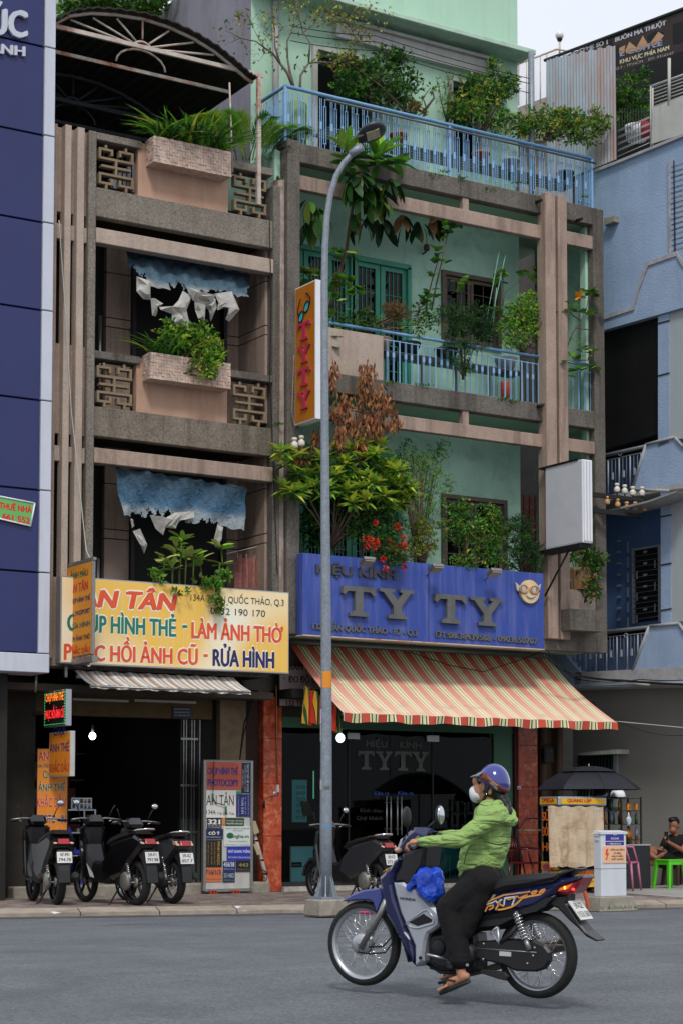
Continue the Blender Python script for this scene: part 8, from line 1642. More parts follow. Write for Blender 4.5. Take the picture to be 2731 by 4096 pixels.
ribbon(zd((470,490),(480,410),(600,395),(560,500)), .005, sil); ribbon(zd((400,545),(470,535),(560,510),(620,470),(680,410),(760,390),(880,370),(905,350)), .006, gold); ribbon(zd((500,420),(540,430),(560,405),(590,425),(620,385),(640,410),(690,390),(740,370)), .0035, gold); ribbon(zd((780,360),(800,335),(850,325),(830,350),(790,365)), .005, gold); ribbon(zd((870,350),(900,320),(940,310),(915,345),(880,352)), .006, gold); ribbon(zd((470,372),(620,350),(770,330)), .002, sil)
def ze(*p): return [(1500+x*.3189, 3200+y*.3189) for x, y in p]
g = MB()
for a, b in zip(ze((100,910),(150,870),(230,850)), ze((150,870),(230,850),(275,835))): g.tube([B3(*a,.1), B3(*b,.1)], .004, 4)
g.ob('decal', gold, HB)
# drive side
cc = hp('chain_case', [(1896,3835),(1903,3768),(2043,3756),(2131,3762),(2176,3783),(2197,3811),(2197,3846),(2176,3878),(2141,3890),(2060,3887),(2008,3862)], .028, m_blk, .10, .014)
ribbon2 = hp('label', [(1996,3807),(2043,3810),(2043,3828),(1996,3825)], .0015, m_dull, .13, .0003, near=.13, par=cc); g = MB()
for x, y in ((1933,3777),(1931,3839),(2137,3793),(2108,3856),(2131,3825)): g.lathe(B3(x,y,.127), BN, [(0,.0),(.009,.0),(.009,.005),(0,.007)], 10)
g.ob('bolts', m_steel, cc)
g = MB(); g.tube([B3(1893,3794,.13), B3(2145,3812,.13)], .004, 5); g.ob('seam', m_steel, cc)
spring(FB, bk(2064,3648,.13), bk(2118,3802,.13), .135, HB, .028); spring(FB, bk(2100,3660,-.1), bk(2150,3790,-.1), -.13, HB, .028)
hp('engine', [(1700,3760),(1715,3735),(1790,3720),(1900,3735),(1910,3800),(1905,3880),(1850,3890),(1760,3880),(1715,3860)], .09, M('engine_black','131416',.45,var=.3,scale=20), 0, .03)
MB().lathe(B3(1757,3790,.08), BN, [(0,.03),(.04,.03),(.055,.02),(.06,0),(.06,-.02)], 20).ob('engine_cover', m_frame, HB); MB().lathe(B3(1870,3815,.08), BN, [(0,.05),(.05,.05),(.07,.03),(.075,0)], 20).ob('engine_cover', m_frame, HB)
hp('stand', [(1920,3880),(2015,3890),(2030,3908),(2020,3925),(1990,3918),(1920,3895)], .02, m_frame, .08, .006)
g = MB(); g.tube([B3(1706,3820,.17), B3(1735,3826,.16), B3(1790,3840,.12)], .010, 6); g.tube([B3(1790,3850,.1), B3(1860,3862,.2), B3(1870,3862,.21)], .010, 6); g.ob('gear_pedal', m_alu, HB); MB().tube([B3(1790,3868,.10), B3(1800,3868,.30)], .014, 8).ob('foot_peg', m_rubber, HB); MB().tube([B3(1800,3860,-.10), B3(1800,3860,-.28)], .014, 8).ob('foot_peg', m_rubber, HB)
g = MB(); g.tube([B3(1962,3730,.12), B3(1998,3778,.12), B3(1988,3710,.12)], .012, 6); g.tube([B3(1962,3730,.12), B3(1988,3710,.12)], .008, 6); g.ob('passenger_peg_bracket', m_alu, HB); MB().tube([B3(2000,3775,.12), B3(2040,3740,.13), B3(2072,3700,.13)], .016, 8).ob('bracket_arm', m_frame, HB)
MB().tube([B3(1720,3870,-.1), B3(1850,3905,-.12), B3(1980,3870,-.13), B3(2100,3815,-.14), B3(2285,3770,-.15)], [.015,.018,.025,.045,.047], 12).ob('exhaust', M('exhaust_bronze','6a6258',.4,metal=.6,var=.2), HB)
MB().tube([B3(1700,3850,.0), B3(1760,3890,.0), B3(1900,3890,.0)], .014, 8).ob('frame_tube', m_frame, HB)
# blue carrier bag on the hook
bgb = MB()
for x, y, o, rx, rz in ((1712,3540,.10,.09,.10),(1730,3575,.12,.08,.06),(1702,3498,.08,.06,.05),(1740,3520,.05,.06,.09),(1758,3560,.08,.03,.06)): bgb.ell(B3(x,y,o), rx, .06, rz)
for a, b, r0_, r1_ in (((1680,3500),(1652,3520),.025,.018),((1652,3520),(1635,3552),.018,.02),((1636,3545),(1668,3530),.012,.012)): capsule(bgb, B3(*a,.13), B3(*b,.14), r0_, r1_)
bo = remesh(bgb, 'carrier_bag', M('blue_bag','1b45b8',.35,var=.25,scale=9,bump=.9,bscale=18), None, .011, 1, [(.07,.035),(.03,.008)], True); bo['label'] = 'crumpled blue plastic carrier bag hanging at the rider\'s knees'; bo['category'] = 'bag'
# ------------------------------------------------------------------ people
skin = M('skin','a8775b',.55,var=.08,scale=9); skin2 = M('skin_tan','8a5a42',.55,var=.08,scale=9); hair = M('hair_black','0d0b0b',.5,var=.2)
def hand(mb, wrist, dirn, side, palmn, s=1., grip=None):
    # palm and five fingers; curl towards palmn around grip
    d = dirn.normalized(); sd = (side-d*side.dot(d)).normalized(); pn = palmn.normalized(); c = wrist+d*.045*s
    capsule(mb, wrist, wrist+d*.07*s, .026*s, .030*s, 10, .75)
    for i in range(4):
        o = (i-1.5)*.019*s; L_ = (.072,.08,.076,.06)[i]*s; b = wrist+d*.085*s+sd*o; k1 = b+d*L_*.38+pn*L_*.18; k2 = k1+d*L_*.12+pn*L_*.42; k3 = k2-d*L_*.28+pn*L_*.14
        capsule(mb, wrist+d*.05*s+sd*o*.9, b, .011*s, .0105*s, 8); capsule(mb, b, k1, .0105*s, .0098*s, 8); capsule(mb, k1, k2, .0098*s, .009*s, 8); capsule(mb, k2, k3, .009*s, .008*s, 8)
    b = wrist+d*.03*s-sd*.03*s; k1 = b+d*.03*s-sd*.012*s+pn*.02*s; k2 = k1+d*.022*s+pn*.022*s; capsule(mb, wrist+d*.02*s, b, .016*s, .013*s, 8); capsule(mb, b, k1, .013*s, .011*s, 8); capsule(mb, k1, k2, .011*s, .009*s, 8)
RP = thing('person', 'woman in a green hooded jacket, white mask and blue helmet riding the motorbike', 'person', B3(1930,3530))
# skin body: head, neck, hands, ankles and feet, as one figure under the clothes
def chain(mb, pts):
    for a, b in zip(pts[:-1], pts[1:]): capsule(mb, a[0], b[0], a[1], b[1], 12)
bd = MB(); mrB = Matrix((BD, BN, V((0,0,1)))).transposed()
hcn = B3(1958,3140,.0)
bd.ell(hcn, .085, .070, .105, mrB, 20, 14); bd.ell(B3(1925,3160,0), .058, .060, .085, mrB); bd.ell(B3(1916,3125,0), .045, .058, .05, mrB)
bd.ell(B3(1897,3148,0), .014, .011, .02, mrB); bd.ell(B3(1903,3140,0), .012, .009, .02, mrB)
bd.ell(B3(1922,3192,0), .045, .046, .035, mrB); bd.ell(B3(1957,3163,.074), .020, .012, .032, mrB)
chain(bd, [(B3(1955,3180,0),.056),(B3(1968,3215,0),.056),(B3(1972,3250,0),.05),(B3(1960,3350,0),.07),(B3(1935,3480,0),.08)])
hipN, kneeN, ankN = B3(1930,3525,.10), B3(1797,3632,.17), B3(1838,3868,.19); hipF, kneeF, ankF = B3(1935,3520,-.10), B3(1805,3632,-.15), B3(1842,3850,-.17)
for h, k, a in ((hipN,kneeN,ankN),(hipF,kneeF,ankF)): chain(bd, [(h,.07),(k,.055),(k*.6+a*.4,.055),(a,.034)])
shN, elN, wrN = B3(1960,3268,.17), B3(1838,3362,.30), B3(1686,3369,.33); shF, elF, wrF = B3(1965,3266,-.17), B3(1870,3345,-.29), B3(1760,3345,-.31)
for s_, e, w_ in ((shN,elN,wrN),(shF,elF,wrF)): chain(bd, [(s_,.05),(e,.038),(w_,.026)])
def foot(mb, ank, heel, toe, out):
    d = (toe-heel).normalized(); sd = BN
    capsule(mb, ank, heel+d*.05+V((0,0,.035)), .033, .034, 12); capsule(mb, heel+d*.02+V((0,0,.025)), heel+d*.14+V((0,0,.025)), .028, .034, 12); capsule(mb, heel+d*.12+V((0,0,.022)), heel+d*.185+V((0,0,.014)), .032, .018, 12, 1.0)
    for i in range(5): o = (i-2)*.0155*out; L_ = (.045,.038,.034,.028,.022)[i]; capsule(mb, heel+d*.165+sd*o+V((0,0,.012)), heel+d*(.185+L_)+sd*o*1.1+V((0,0,.008)), .0115 if i == 0 else .009, .0105 if i == 0 else .008, 8)
hN, tN = B3(1872,3918,.19), B3(1762,3966,.19); hF, tF = B3(1872,3902,-.17), B3(1768,3922,-.17)
foot(bd, ankN, hN, tN, -1); foot(bd, ankF, hF, tF, 1)
dN = (B3(1650,3372,.345)-wrN).normalized(); hand(bd, wrN+dN*-.01, dN, BN, (V((0,0,-1))-BD*.1), .95); dF = (B3(1735,3342,-.33)-wrF).normalized(); hand(bd, wrF, dF, -BN, V((0,0,-1)), .95)
body = remesh(bd, 'body', skin, RP, .0055, 3)
# jacket
jk = MB(); mj = M('green_jacket','86a35c',.8,var=.08,scale=4,bump=1,bscale=5.5,fold=.06)
jk.ell(B3(1966,3302,0), .118, .165, .185, mrB, 20, 14); jk.ell(B3(1942,3370,0), .135, .155, .16, mrB, 20, 14); jk.ell(B3(1916,3430,0), .132, .160, .14, mrB, 20, 14); jk.ell(B3(1908,3468,0), .130, .165, .070, mrB, 20, 14); jk.ell(B3(1945,3492,0), .075, .155, .060, mrB, 16, 10)
jk.ell(B3(1976,3262,0), .075, .12, .075, mrB); jk.ell(B3(1985,3350,0), .075, .15, .17, mrB); jk.ell(B3(1960,3425,0), .085, .15, .14, mrB)
for s_, e, w_, sg in ((shN,elN,wrN,1),(shF,elF,wrF,-1)):
    capsule(jk, s_+V((0,0,-.01)), e, .070, .054, 14); capsule(jk, e, e*.45+w_*.55, .054, .042, 14); capsule(jk, e*.45+w_*.55, w_, .042, .034, 14); capsule(jk, s_-BN*.10*sg+V((0,0,.01)), s_, .078, .070, 14)
# wavy folds round the waist
for i, (x, y, rx, tl_) in enumerate(((1934,3405,.126,.10),(1925,3430,.134,-.06),(1920,3450,.134,.14),(1915,3468,.134,.05),(1918,3488,.128,.30),(1944,3385,.124,-.12))):
    c = B3(x,y,0); jk.tube([c+BD*(rx*cos(t_))+BN*(rx*1.1*sin(t_))+V((0,0,tl_*rx*cos(t_)+.008*sin(3*t_))) for t_ in [2*pi*k/20 for k in range(20)]], .017, 8, close=True)
jo = remesh(jk, 'jacket', mj, RP, .0065, 2, [(.08,.014),(.03,.004)])
# hood lying on the back
hd = MB(); hd.ell(B3(2020,3262,0), .050, .12, .070, mrB); hd.ell(B3(2038,3285,0), .042, .095, .042, mrB); hd.ell(B3(2000,3225,0), .050, .11, .045, mrB); hd.ell(B3(1978,3222,0), .085, .09, .022, Matrix((BD*.9+V((0,0,-.35)), BN, V((0,0,.9))+BD*.35)).transposed())
remesh(hd, 'hood', mj, RP, .0075, 3, [(.05,.014)])
MB().tube([B3(1883,3383,.185), B3(1868,3405,.188), B3(1858,3440,.186), B3(1855,3455,.18)], .004, 6).ob('zip', M('dark_green_zip','4a5c2c',.5), RP)
# trousers
tr = MB(); mt2_ = M('black_trousers','060608',.9,var=.2,bump=.2,bscale=30)
tr.ell(B3(1932,3515,0), .15, .19, .12, mrB, 18, 12)
for h, k, a in ((hipN,kneeN,ankN),(hipF,kneeF,ankF)):
    cu = a+V((0,0,.045)); capsule(tr, h, k, .112, .092, 14); capsule(tr, k, k*.5+cu*.5, .092, .084, 14); capsule(tr, k*.5+cu*.5, cu, .084, .070, 14); tr.lathe(cu+V((0,0,-.015)), V((0,0,1)), [(.0,0),(.073,0),(.073,.05),(.0,.06)], 14)
capsule(tr, hipN, B3(1855,3720,.15), .10, .07, 14); capsule(tr, hipF, B3(1858,3715,-.14), .10, .07, 14)
remesh(tr, 'trousers', mt2_, RP, .009, 3, [(.08,.014)])
# sandals
for h, t_, sg in ((hN,tN,1),(hF,tF,1)):
    d = (t_-h).normalized(); up = BN.cross(d); up = up if up.z > 0 else -up; g = MB(); n_ = 16; ring = []
    for i in range(n_*2):
        a = 2*pi*i/(n_*2); w_ = .042*(1+.12*cos(a)); ring.append(h+d*(.118+.128*cos(a))+BN*(w_*sin(a))-up*.004)
    g.prism(ring, [p-up*.022 for p in ring]); so_ = g.ob('flip_flop', m_blk, RP, bevel=.004)
    tp = h+d*.195+up*.022; g = MB(); g.tube([tp, h+d*.15+BN*.02+up*.05, h+d*.08+BN*.038+up*.02], .007, 6); g.tube([tp, h+d*.15-BN*.02+up*.05, h+d*.08-BN*.038+up*.02], .007, 6); g.ob('strap', m_blk, so_)
# helmet, visor, mask, hair
def dome(c, ax, az, ry, cut, mat, nm, par, th=0, front=0):
    mb = MB(); nu, nv = 32, 16; vs = []; fs = []
    for j in range(nv+1):
        for i in range(nu):
            p = 2*pi*i/nu; tmax = cut(p); t = tmax*j/nv; vs.append(c+BD*(ax*sin(t)*cos(p))+BN*(ry*sin(t)*sin(p))+V((0,0,az*cos(t))))
    for j in range(nv):
        for i in range(nu): fs.append((j*nu+i, (j+1)*nu+i, (j+1)*nu+(i+1)%nu, j*nu+(i+1)%nu))
    mb.smooth = True; mb.add(vs, fs); return mb.ob(nm, mat, par, solid=th)
hc_ = B3(1974,3134,0)
he = dome(hc_, .106, .130, .106, lambda p: 1.62+.50*max(0,cos(p))**.8 if cos(p) > 0 else 1.62-.18*(-cos(p))**.6, M('helmet_blue','232f7c',.12,var=.05,coat=1), 'helmet', RP, .006)
tm = MB(); nu = 24; vs = []
for i in range(nu+1):
    p = -2.3+4.6*i/nu; t0 = 1.50+.60*max(0,cos(p))**.8 if cos(p) > 0 else 1.50-.12*(-cos(p))**.6; t1 = t0-.34*(1-.25*cos(2*p));
    for t in (t0, (t0+t1)/2, t1): vs.append(hc_+BD*(.109*sin(t)*cos(p))+BN*(.109*sin(t)*sin(p))+V((0,0,.133*cos(t))))
tm.smooth = True; tm.add(vs, [(i*3+j, i*3+j+1, (i+1)*3+j+1, (i+1)*3+j) for i in range(nu) for j in (0,1)]); tmo = tm.ob('helmet_trim', M('helmet_leather','5c2b1c',.45,var=.2,scale=12), he, solid=.004)
for s_, a, b in (('HEAD', (1966,3132), (1988,3147)), ('HỒNG ĐẠC', (1954,3131), (1986,3161))):
    vs, fs = glyphs(s_, 0.); X0 = min(v[0] for v in vs); X1 = max(v[0] for v in vs); A = V(bk(*a,.112)); Bq = V(bk(*b,.112)); dd_ = (Bq-A); nn2 = V((-dd_.y, dd_.x)).normalized()
    if nn2.y < 0: nn2 = -nn2
    mb = MB(); mb.add([FB.w(*(A+dd_*((v[0]-X0)/(X1-X0))+nn2*(v[1]*.013/CAPH)), .1125) for v in vs], fs); mb.ob('lettering', m_dull, he)
vm = MB(); vs = []
for i in range(17):
    p = pi-1.15+2.3*i/16
    for j, (f, dz) in enumerate(((1.0,0),(1.12,-.012),(1.30,-.020),(1.52*(1-.06*abs(i-8)/8*4),-.028))):
        vs.append(hc_+BD*(.110*sin(1.2)*cos(p)*(1+(f-1)*1.5))+BN*(.108*sin(1.2)*sin(p)*(1+(f-1)*.35))+V((0,0,.130*cos(1.2)+dz+.025)))
vm.smooth = True; vm.add(vs, [(i*4+j, i*4+j+1, (i+1)*4+j+1, (i+1)*4+j) for i in range(16) for j in range(3)]); vm.ob('visor', M('visor_grey','78808c',.3,var=.1,coat=.4), he, solid=.003)
mk = MB(); mk.ell(B3(1905,3178,0), .048, .058, .060, mrB, 18, 12); mk.ell(B3(1898,3170,0), .040, .045, .045, mrB); mk.ell(B3(1918,3182,0), .045, .060, .045, mrB); remesh(mk, 'face_mask', M('mask_white','c6c6ce',.8,var=.03), RP, .006, 3)
g = MB();
for sg in (1,): g.tube([B3(1930,3172,.060*sg), B3(1950,3165,.075*sg)], .0025, 5); g.tube([B3(1955,3125,.11*sg), B3(1948,3165,.085*sg), B3(1935,3195,.055*sg), B3(1928,3208,0)], .009, 8)
g.tube([B3(1955,3125,-.11), B3(1948,3165,-.085), B3(1935,3195,-.055), B3(1928,3208,0)], .009, 8); g.ob('chin_strap', m_blk, RP)
hr_ = MB(); hr_.ell(B3(1970,3152,0), .082, .076, .09, mrB); hr_.ell(B3(1940,3122,0), .06, .073, .05, mrB); capsule(hr_, B3(1995,3185,0), B3(2018,3215,0), .05, .04); capsule(hr_, B3(2018,3215,0), B3(2035,3250,.02), .04, .022); capsule(hr_, B3(1945,3120,.062), B3(1950,3160,.07), .018, .012); remesh(hr_, 'hair', hair, RP, .008, 1, [(.02,.010)])
ey = MB(); ey.ell(B3(1899,3138,.036), .006, .014, .006, mrB, 10, 6); eo = ey.ob('eye', m_black, RP); MB().tube([B3(1894,3129,.03), B3(1903,3126,.045), B3(1911,3129,.054)], .004, 5).ob('eyebrow', hair, RP); MB().ell(B3(1944,3177,.082), .005, .004, .006).ob('earring', m_chrome, RP)

# ------------------------------------------------------------------ drinks corner on the right
# sugar cart with a cloth
cg = G(2230,3560); ct = thing('vending_cart', 'small glass watch vendor cart with yellow signs and a stained cloth draped over its front', 'cart', cg)
Yc_ = G(2300,3572).y; C1 = FP(Yc_); X0, zt = C1.uz(2228,3187); X1, _ = C1.uz(2413,3195); zb_ = C1.uz(2300,3552)[1]; Yb = SP(X0).at(2165,3300).y
mfr = M('cart_frame','6a6a66',.4,metal=.4,var=.2); myl = M('cart_yellow','d9a818',.45,var=.06,scale=3)
zs1 = C1.uz(2300,3225)[1]; zmid = C1.uz(2300,3480)[1]
MB().box(X0-.02, X1+.02, Yc_-.06, Yb+.04, zs1, zt).ob('sign_head', m_alu, ct, bevel=.02); a0, z1 = C1.uz(2230,3195); a1, z0 = C1.uz(2410,3216)
MB().box(X0+.03, X1-.03, Yc_-.066, Yc_-.061, zs1+.03, zt-.03).ob('front_sign', myl, ct); MB().box(X0-.026, X0-.021, Yc_+.0, Yb, zs1+.03, zt-.03).ob('side_sign', myl, ct)
text('lettering', 'QUANG LẬP', FP(Yc_-.068), 2268, 3209, 2365, 3211, 14, .002, ink('b32a1c'), ct, bold=.05); Sc = SP(X0-.028)
def stext(s_, z_, h, c_, wf=.8, mat=None): m_ = (Yc_+Yb)/2; w_ = (Yb-Yc_)*wf; text_uz('lettering', s_, Sc, m_+w_/2, m_-w_/2, z_, z_, h, .004, ink(c_), ct, bold=.04)
stext('OMEGA', zs1+.055, .07, 'b32a1c', .8)
for x in (X0, X1-.03):
    for y in (Yc_, Yb-.03): MB().box(x, x+.03, y, y+.03, .35, zs1).ob('post', mfr, ct)
MB().box(X0+.03, X1-.03, Yc_+.008, Yc_+.014, zmid, zs1).ob('glass_pane', GLASS('cart_glass','7c8478',.8), ct); MB().box(X0+.008, X0+.014, Yc_+.03, Yb-.03, zmid+.1, zs1).ob('glass_pane', MATS['cart_glass'], ct); MB().box(X0+.03, X1-.03, Yb-.02, Yb-.015, .35, zs1).ob('back_panel', m_dark, ct)
MB().box(X0-.01, X1+.01, Yc_-.0, Yb, zmid-.02, zmid).ob('shelf', mfr, ct); MB().box(X0-.004, X1, Yc_-.02, Yb-.001, zb_+.0, zmid-.021).ob('lower_case', myl, ct, bevel=.006); MB().box(X0-.012, X0-.005, Yc_, Yb, zmid-.0, zmid+.12).ob('side_sign', myl, ct)
for s_, z_ in (('SỬA', zs1-.22), ('ĐỒNG', zs1-.45), ('HỒ', zs1-.68)): stext(s_, z_, .13, 'c8641c', .72)
stext('SỬA ĐỒNG HỒ', zmid+.03, .06, 'b32a1c', .85)
C2 = FP(Yc_-.03); text('lettering', 'ĐỒNG HỒ', C2, 2312, 3497, 2396, 3498, 15, .012, ink('b8321c'), ct, bold=.05); text('lettering', 'OMEGA - LONGZINE', C2, 2300, 3528, 2395, 3529, 7, .012, ink('b8321c'), ct, bold=.02); stext('ĐỒNG HỒ', zb_+.25, .09, 'b8321c', .6)
for x, y in ((2256,3497),(2300,3492)): MB().tube([C2.at(x+9*cos(t_), y+10*sin(t_), .012) for t_ in [2*pi*i/14 for i in range(14)]], .005, 5, close=True).ob('watch_drawing', m_frame, ct)
MB().lathe(V((X0-.012,(Yc_+Yb)/2+.08,zb_+.28)), (-1,0,0), [(0,.002),(.07,.002),(.09,0)], 20).ob('watch_drawing', m_grey, ct)
for x in (X0+.06, X1-.08):
    for y in (Yc_+.08, Yb-.08): MB().box(x, x+.03, y, y+.03, .2, zb_).ob('leg', mfr, ct); MB().lathe(V((x+.015,y,.19)), (0,1,0), [(0,-.02),(.09,-.02),(.09,.02),(0,.02)], 16).ob('caster', m_rubber, ct)
# stained cloth
clt = thing('stained_cloth', 'stained cream cloth hanging over the front of the yellow signed cart', 'cloth', C1.at(2300,3470)); C3 = FP(Yc_-.10)
def clf(u, v):
    x0 = 2189+12*v*(1 if v < .8 else 1); x1 = 2409+2*v; y0 = 3226+2*u; y1 = 3464+6*sin(u*3.1)+ (8 if u < .1 else 0); p = C3.at(x0+(x1-x0)*u, y0+(y1-y0)*v); return V((p.x, p.y+.03*sin(u*16+v*2)*v+.02*sin(u*37)*v-.01, p.z+.010*sin(u*25)))
mcl = M('stained_cloth','b9a68c',.9,var=.22,scale=2.2,blotch=.75,bcol='8c6a4c',bump=.25,bscale=7,fold=.03,bsc=3); MB().grid(clf, 44, 20).ob('cloth', mcl, clt, solid=.006)
# umbrella
um_ = thing('umbrella', 'open black two layer umbrella over the cart', 'umbrella', AT(2352,3290,Yc_+.4)); Yu = Yc_+.5; U_ = FP(Yu); tp = U_.at(2354,3066); le = U_.at(2185,3145); re_ = U_.at(2520,3160); ru = (re_.x-le.x)/2; cu_ = V(((le.x+re_.x)/2, Yu, 0)); hu = tp.z-(le.z+re_.z)/2
def ump(u, v, r0_=0., k=1., dz=0., lift=1.):
    a = 2*pi*u; n8 = 8; w_ = abs(((u*n8) % 1)-.5)*2; r_ = ru*k*(r0_+(1-r0_)*v)*(1-.10*(1-w_**2)); f = (r0_+(1-r0_)*v)*k; return V((cu_.x+r_*cos(a+.39), cu_.y+r_*sin(a+.39)*1.0, tp.z+dz-hu*(f**2.3)*lift-.03*f*(.22*(re_.z-le.z))))
mu = M('umbrella_black','1b1c24',.6,var=.1); MB().grid(lambda u, v: ump(u, v, .38, 1., -.03), 64, 8).ob('lower_canopy', mu, um_, solid=.003); MB().grid(lambda u, v: ump(u, v, 0, .55, 0), 64, 5).ob('upper_canopy', mu, um_, solid=.003)
for i in range(8): MB().tube([ump(i/8, j/6, 0, 1., -.02) for j in range(7)], .005, 4).ob('rib', m_frame, um_)
MB().tube([V((cu_.x,Yu,tp.z+.04)), V((cu_.x,Yu,.9))], .012, 8).ob('shaft', m_steel, um_)
# bottle shelf
sh_ = thing('drinks_shelf', 'black metal drinks shelf of bottles and cans behind the cart', 'shelf', G(2490,3560)); Ysf = Yc_+.75; S_ = FP(Ysf); X0s, zts = S_.uz(2412,3188); X1s, _ = S_.uz(2562,3190)
for x in (X0s, (X0s+X1s)/2-.02, X1s): MB().box(x-.012, x+.012, Ysf-.012, Ysf+.012, .1, zts).ob('post', m_frame, sh_); MB().box(x-.012, x+.012, Ysf+.30, Ysf+.324, .1, zts).ob('post', m_frame, sh_)
levels = [S_.uz(2480,y)[1] for y in (3194,3243,3297,3360)]
for z in levels: MB().box(X0s, X1s, Ysf, Ysf+.31, z-.012, z).ob('shelf_board', m_frame, sh_)
MB().box(X0s-.02, X1s+.1, Ysf-.1, Ysf+.35, .1, S_.uz(2480,3384)[1]).ob('counter_case', M('counter_black','1a1a1c',.5,var=.2), sh_); MB().box(X0s-.02, X1s+.1, Ysf-.11, Ysf+.36, S_.uz(2480,3384)[1], S_.uz(2480,3378)[1]).ob('counter_top', m_alu, sh_)
cols_b = [('c8671c','orange tea bottle'),('4f2a18','dark cola bottle'),('6c7c8c','clear water bottle'),('b8861c','golden tea bottle'),('2a5a3a','green bottle')]
def bottle(p, h, r_, c, lab, can=False):
    o = MB();
    if can: o.lathe(p, (0,0,1), [(0,0),(r_*.9,0),(r_,.01),(r_,h-.012),(r_*.85,h),(0,h)], 10)
    else: o.lathe(p, (0,0,1), [(0,0),(r_,0),(r_,h*.62),(r_*.8,h*.72),(r_*.38,h*.86),(r_*.38,h*.95),(r_*.42,h*.95),(r_*.42,h),(0,h)], 10)
    q = o.ob('can' if can else 'bottle', M('drink_'+c, c, .25, var=.25, scale=25, coat=.4)); q['label'] = lab; q['category'] = 'can' if can else 'bottle'; q['group'] = 'bottles and cans on the drinks shelf'
base_ = [levels[1], levels[2], levels[3], S_.uz(2480,3378)[1]]
names_ = ['second','third','lowest','counter']
for j, z in enumerate(base_):
    for i in range(9):
        x = X0s+.05+i*(X1s-X0s-.08)/8;
        if (j == 0 and i < 6 and i % 2): continue
        c, nm_ = cols_b[(i*2+j*3) % 5]; can = j == 0 and i >= 6
        if can: c, nm_ = 'c87a1c', 'orange can'
        bottle(V((x, Ysf+.08+.05*(i % 2), z)), .12 if can else R.uniform(.17,.22), .026 if can else .028, c, '%s among the drinks on the %s %s, %s from the left' % (nm_, names_[j], 'shelf' if j < 3 else 'top', ('first','second','third','fourth','fifth','sixth','seventh','eighth','last')[i]), can)
hl = thing('spare_helmet', 'white open helmet lying on top of the drinks shelf under the umbrella', 'helmet', S_.at(2470,3190)); hcs = S_.at(2470,3176,-.12)
g = MB(); g.lathe(V((hcs.x,Ysf+.12,zts-.02)), (0,0,1), [(.118,0),(.124,.04),(.112,.09),(.08,.13),(.04,.147),(0,.15)], 18); g.ob('shell', m_white, hl); MB().lathe(V((hcs.x,Ysf+.12,zts-.02)), (0,0,1), [(.119,0),(.127,.005),(.127,.018),(.122,.02)], 18).ob('rim', m_frame, hl)
hl = thing('spare_helmet', 'dark helmet lying beside the white one on the drinks shelf', 'helmet', S_.at(2428,3190)); x_ = S_.uz(2432,3190)[0]; MB().lathe(V((x_,Ysf+.2,zts-.02)), (0,0,1), [(.118,0),(.124,.04),(.112,.09),(.08,.13),(.04,.147),(0,.15)], 18).ob('shell', gloss_gry, hl)
# stacked chairs behind the rider
def armchair(lab, p, rz, mat, s=1.0):
    t = thing('plastic_chair', lab, 'chair', p); X = V((cos(rz), sin(rz), 0)); Y = V((-sin(rz), cos(rz), 0)); Z = V((0,0,1))
    MB().obox(p+Z*.42*s, X, Y, Z, .20*s, .20*s, .015).ob('seat', mat, t, bevel=.008)
    for i in (-1, 1):
        for j in (-1, 1): a = p+X*(.19*i*s)+Y*(.19*j*s)+Z*.42*s; MB().tube([a, a+X*.04*i-Z*.42*s+Y*.04*j], [.022,.016], 6).ob('leg', mat, t)
    for k in range(5): a = p+Y*.2*s+X*((k-2)*.075*s)+Z*.44*s; MB().tube([a, a+Y*.06*s+Z*.36*s], .014, 6).ob('back_slat', mat, t)
    MB().tube([p+Y*.2*s-X*.21*s+Z*.42*s, p+Y*.26*s-X*.2*s+Z*.8*s, p+Y*.28*s+Z*.86*s, p+Y*.26*s+X*.2*s+Z*.8*s, p+Y*.2*s+X*.21*s+Z*.42*s], .022, 8).ob('back_frame', mat, t)
    for i in (-1, 1): MB().tube([p+Y*.24*s+X*.2*i*s+Z*.66*s, p-Y*.12*s+X*.22*i*s+Z*.64*s, p-Y*.18*s+X*.21*i*s+Z*.42*s], .018, 6).ob('armrest', mat, t)
    return t
armchair('maroon plastic armchair stacked between the right marble pillar and the cart', G(2120,3560)+V((0,.1,0)), .5, M('maroon_plastic','4a0d18',.3,var=.1))
armchair('pink plastic armchair tucked beside the man at the grey wall', G(2590,3570)+V((0,.6,0)), .6, M('pink_plastic','a85c7c',.4,var=.1), 1.05)
fc_ = thing('folding_chair', 'black folding chair with a pale board resting on it behind the motorbike seat', 'chair', G(2090,3560)); g = MB(); b0 = G(2105,3558)
g.tube([b0+V((-.1,0,0)), b0+V((-.2,.0,.9)), b0+V((.0,.0,1.12)), b0+V((.35,0,1.12))], .012, 6); g.tube([b0+V((.1,.1,0)), b0+V((-.12,.1,.95))], .014, 6); g.tube([b0+V((.3,0,0)), b0+V((.35,0,1.12))], .012, 6); g.ob('frame', m_black, fc_); MB().box(b0.x-.02, b0.x+.4, b0.y, b0.y+.25, 1.02, 1.05).ob('board', m_scr, fc_)
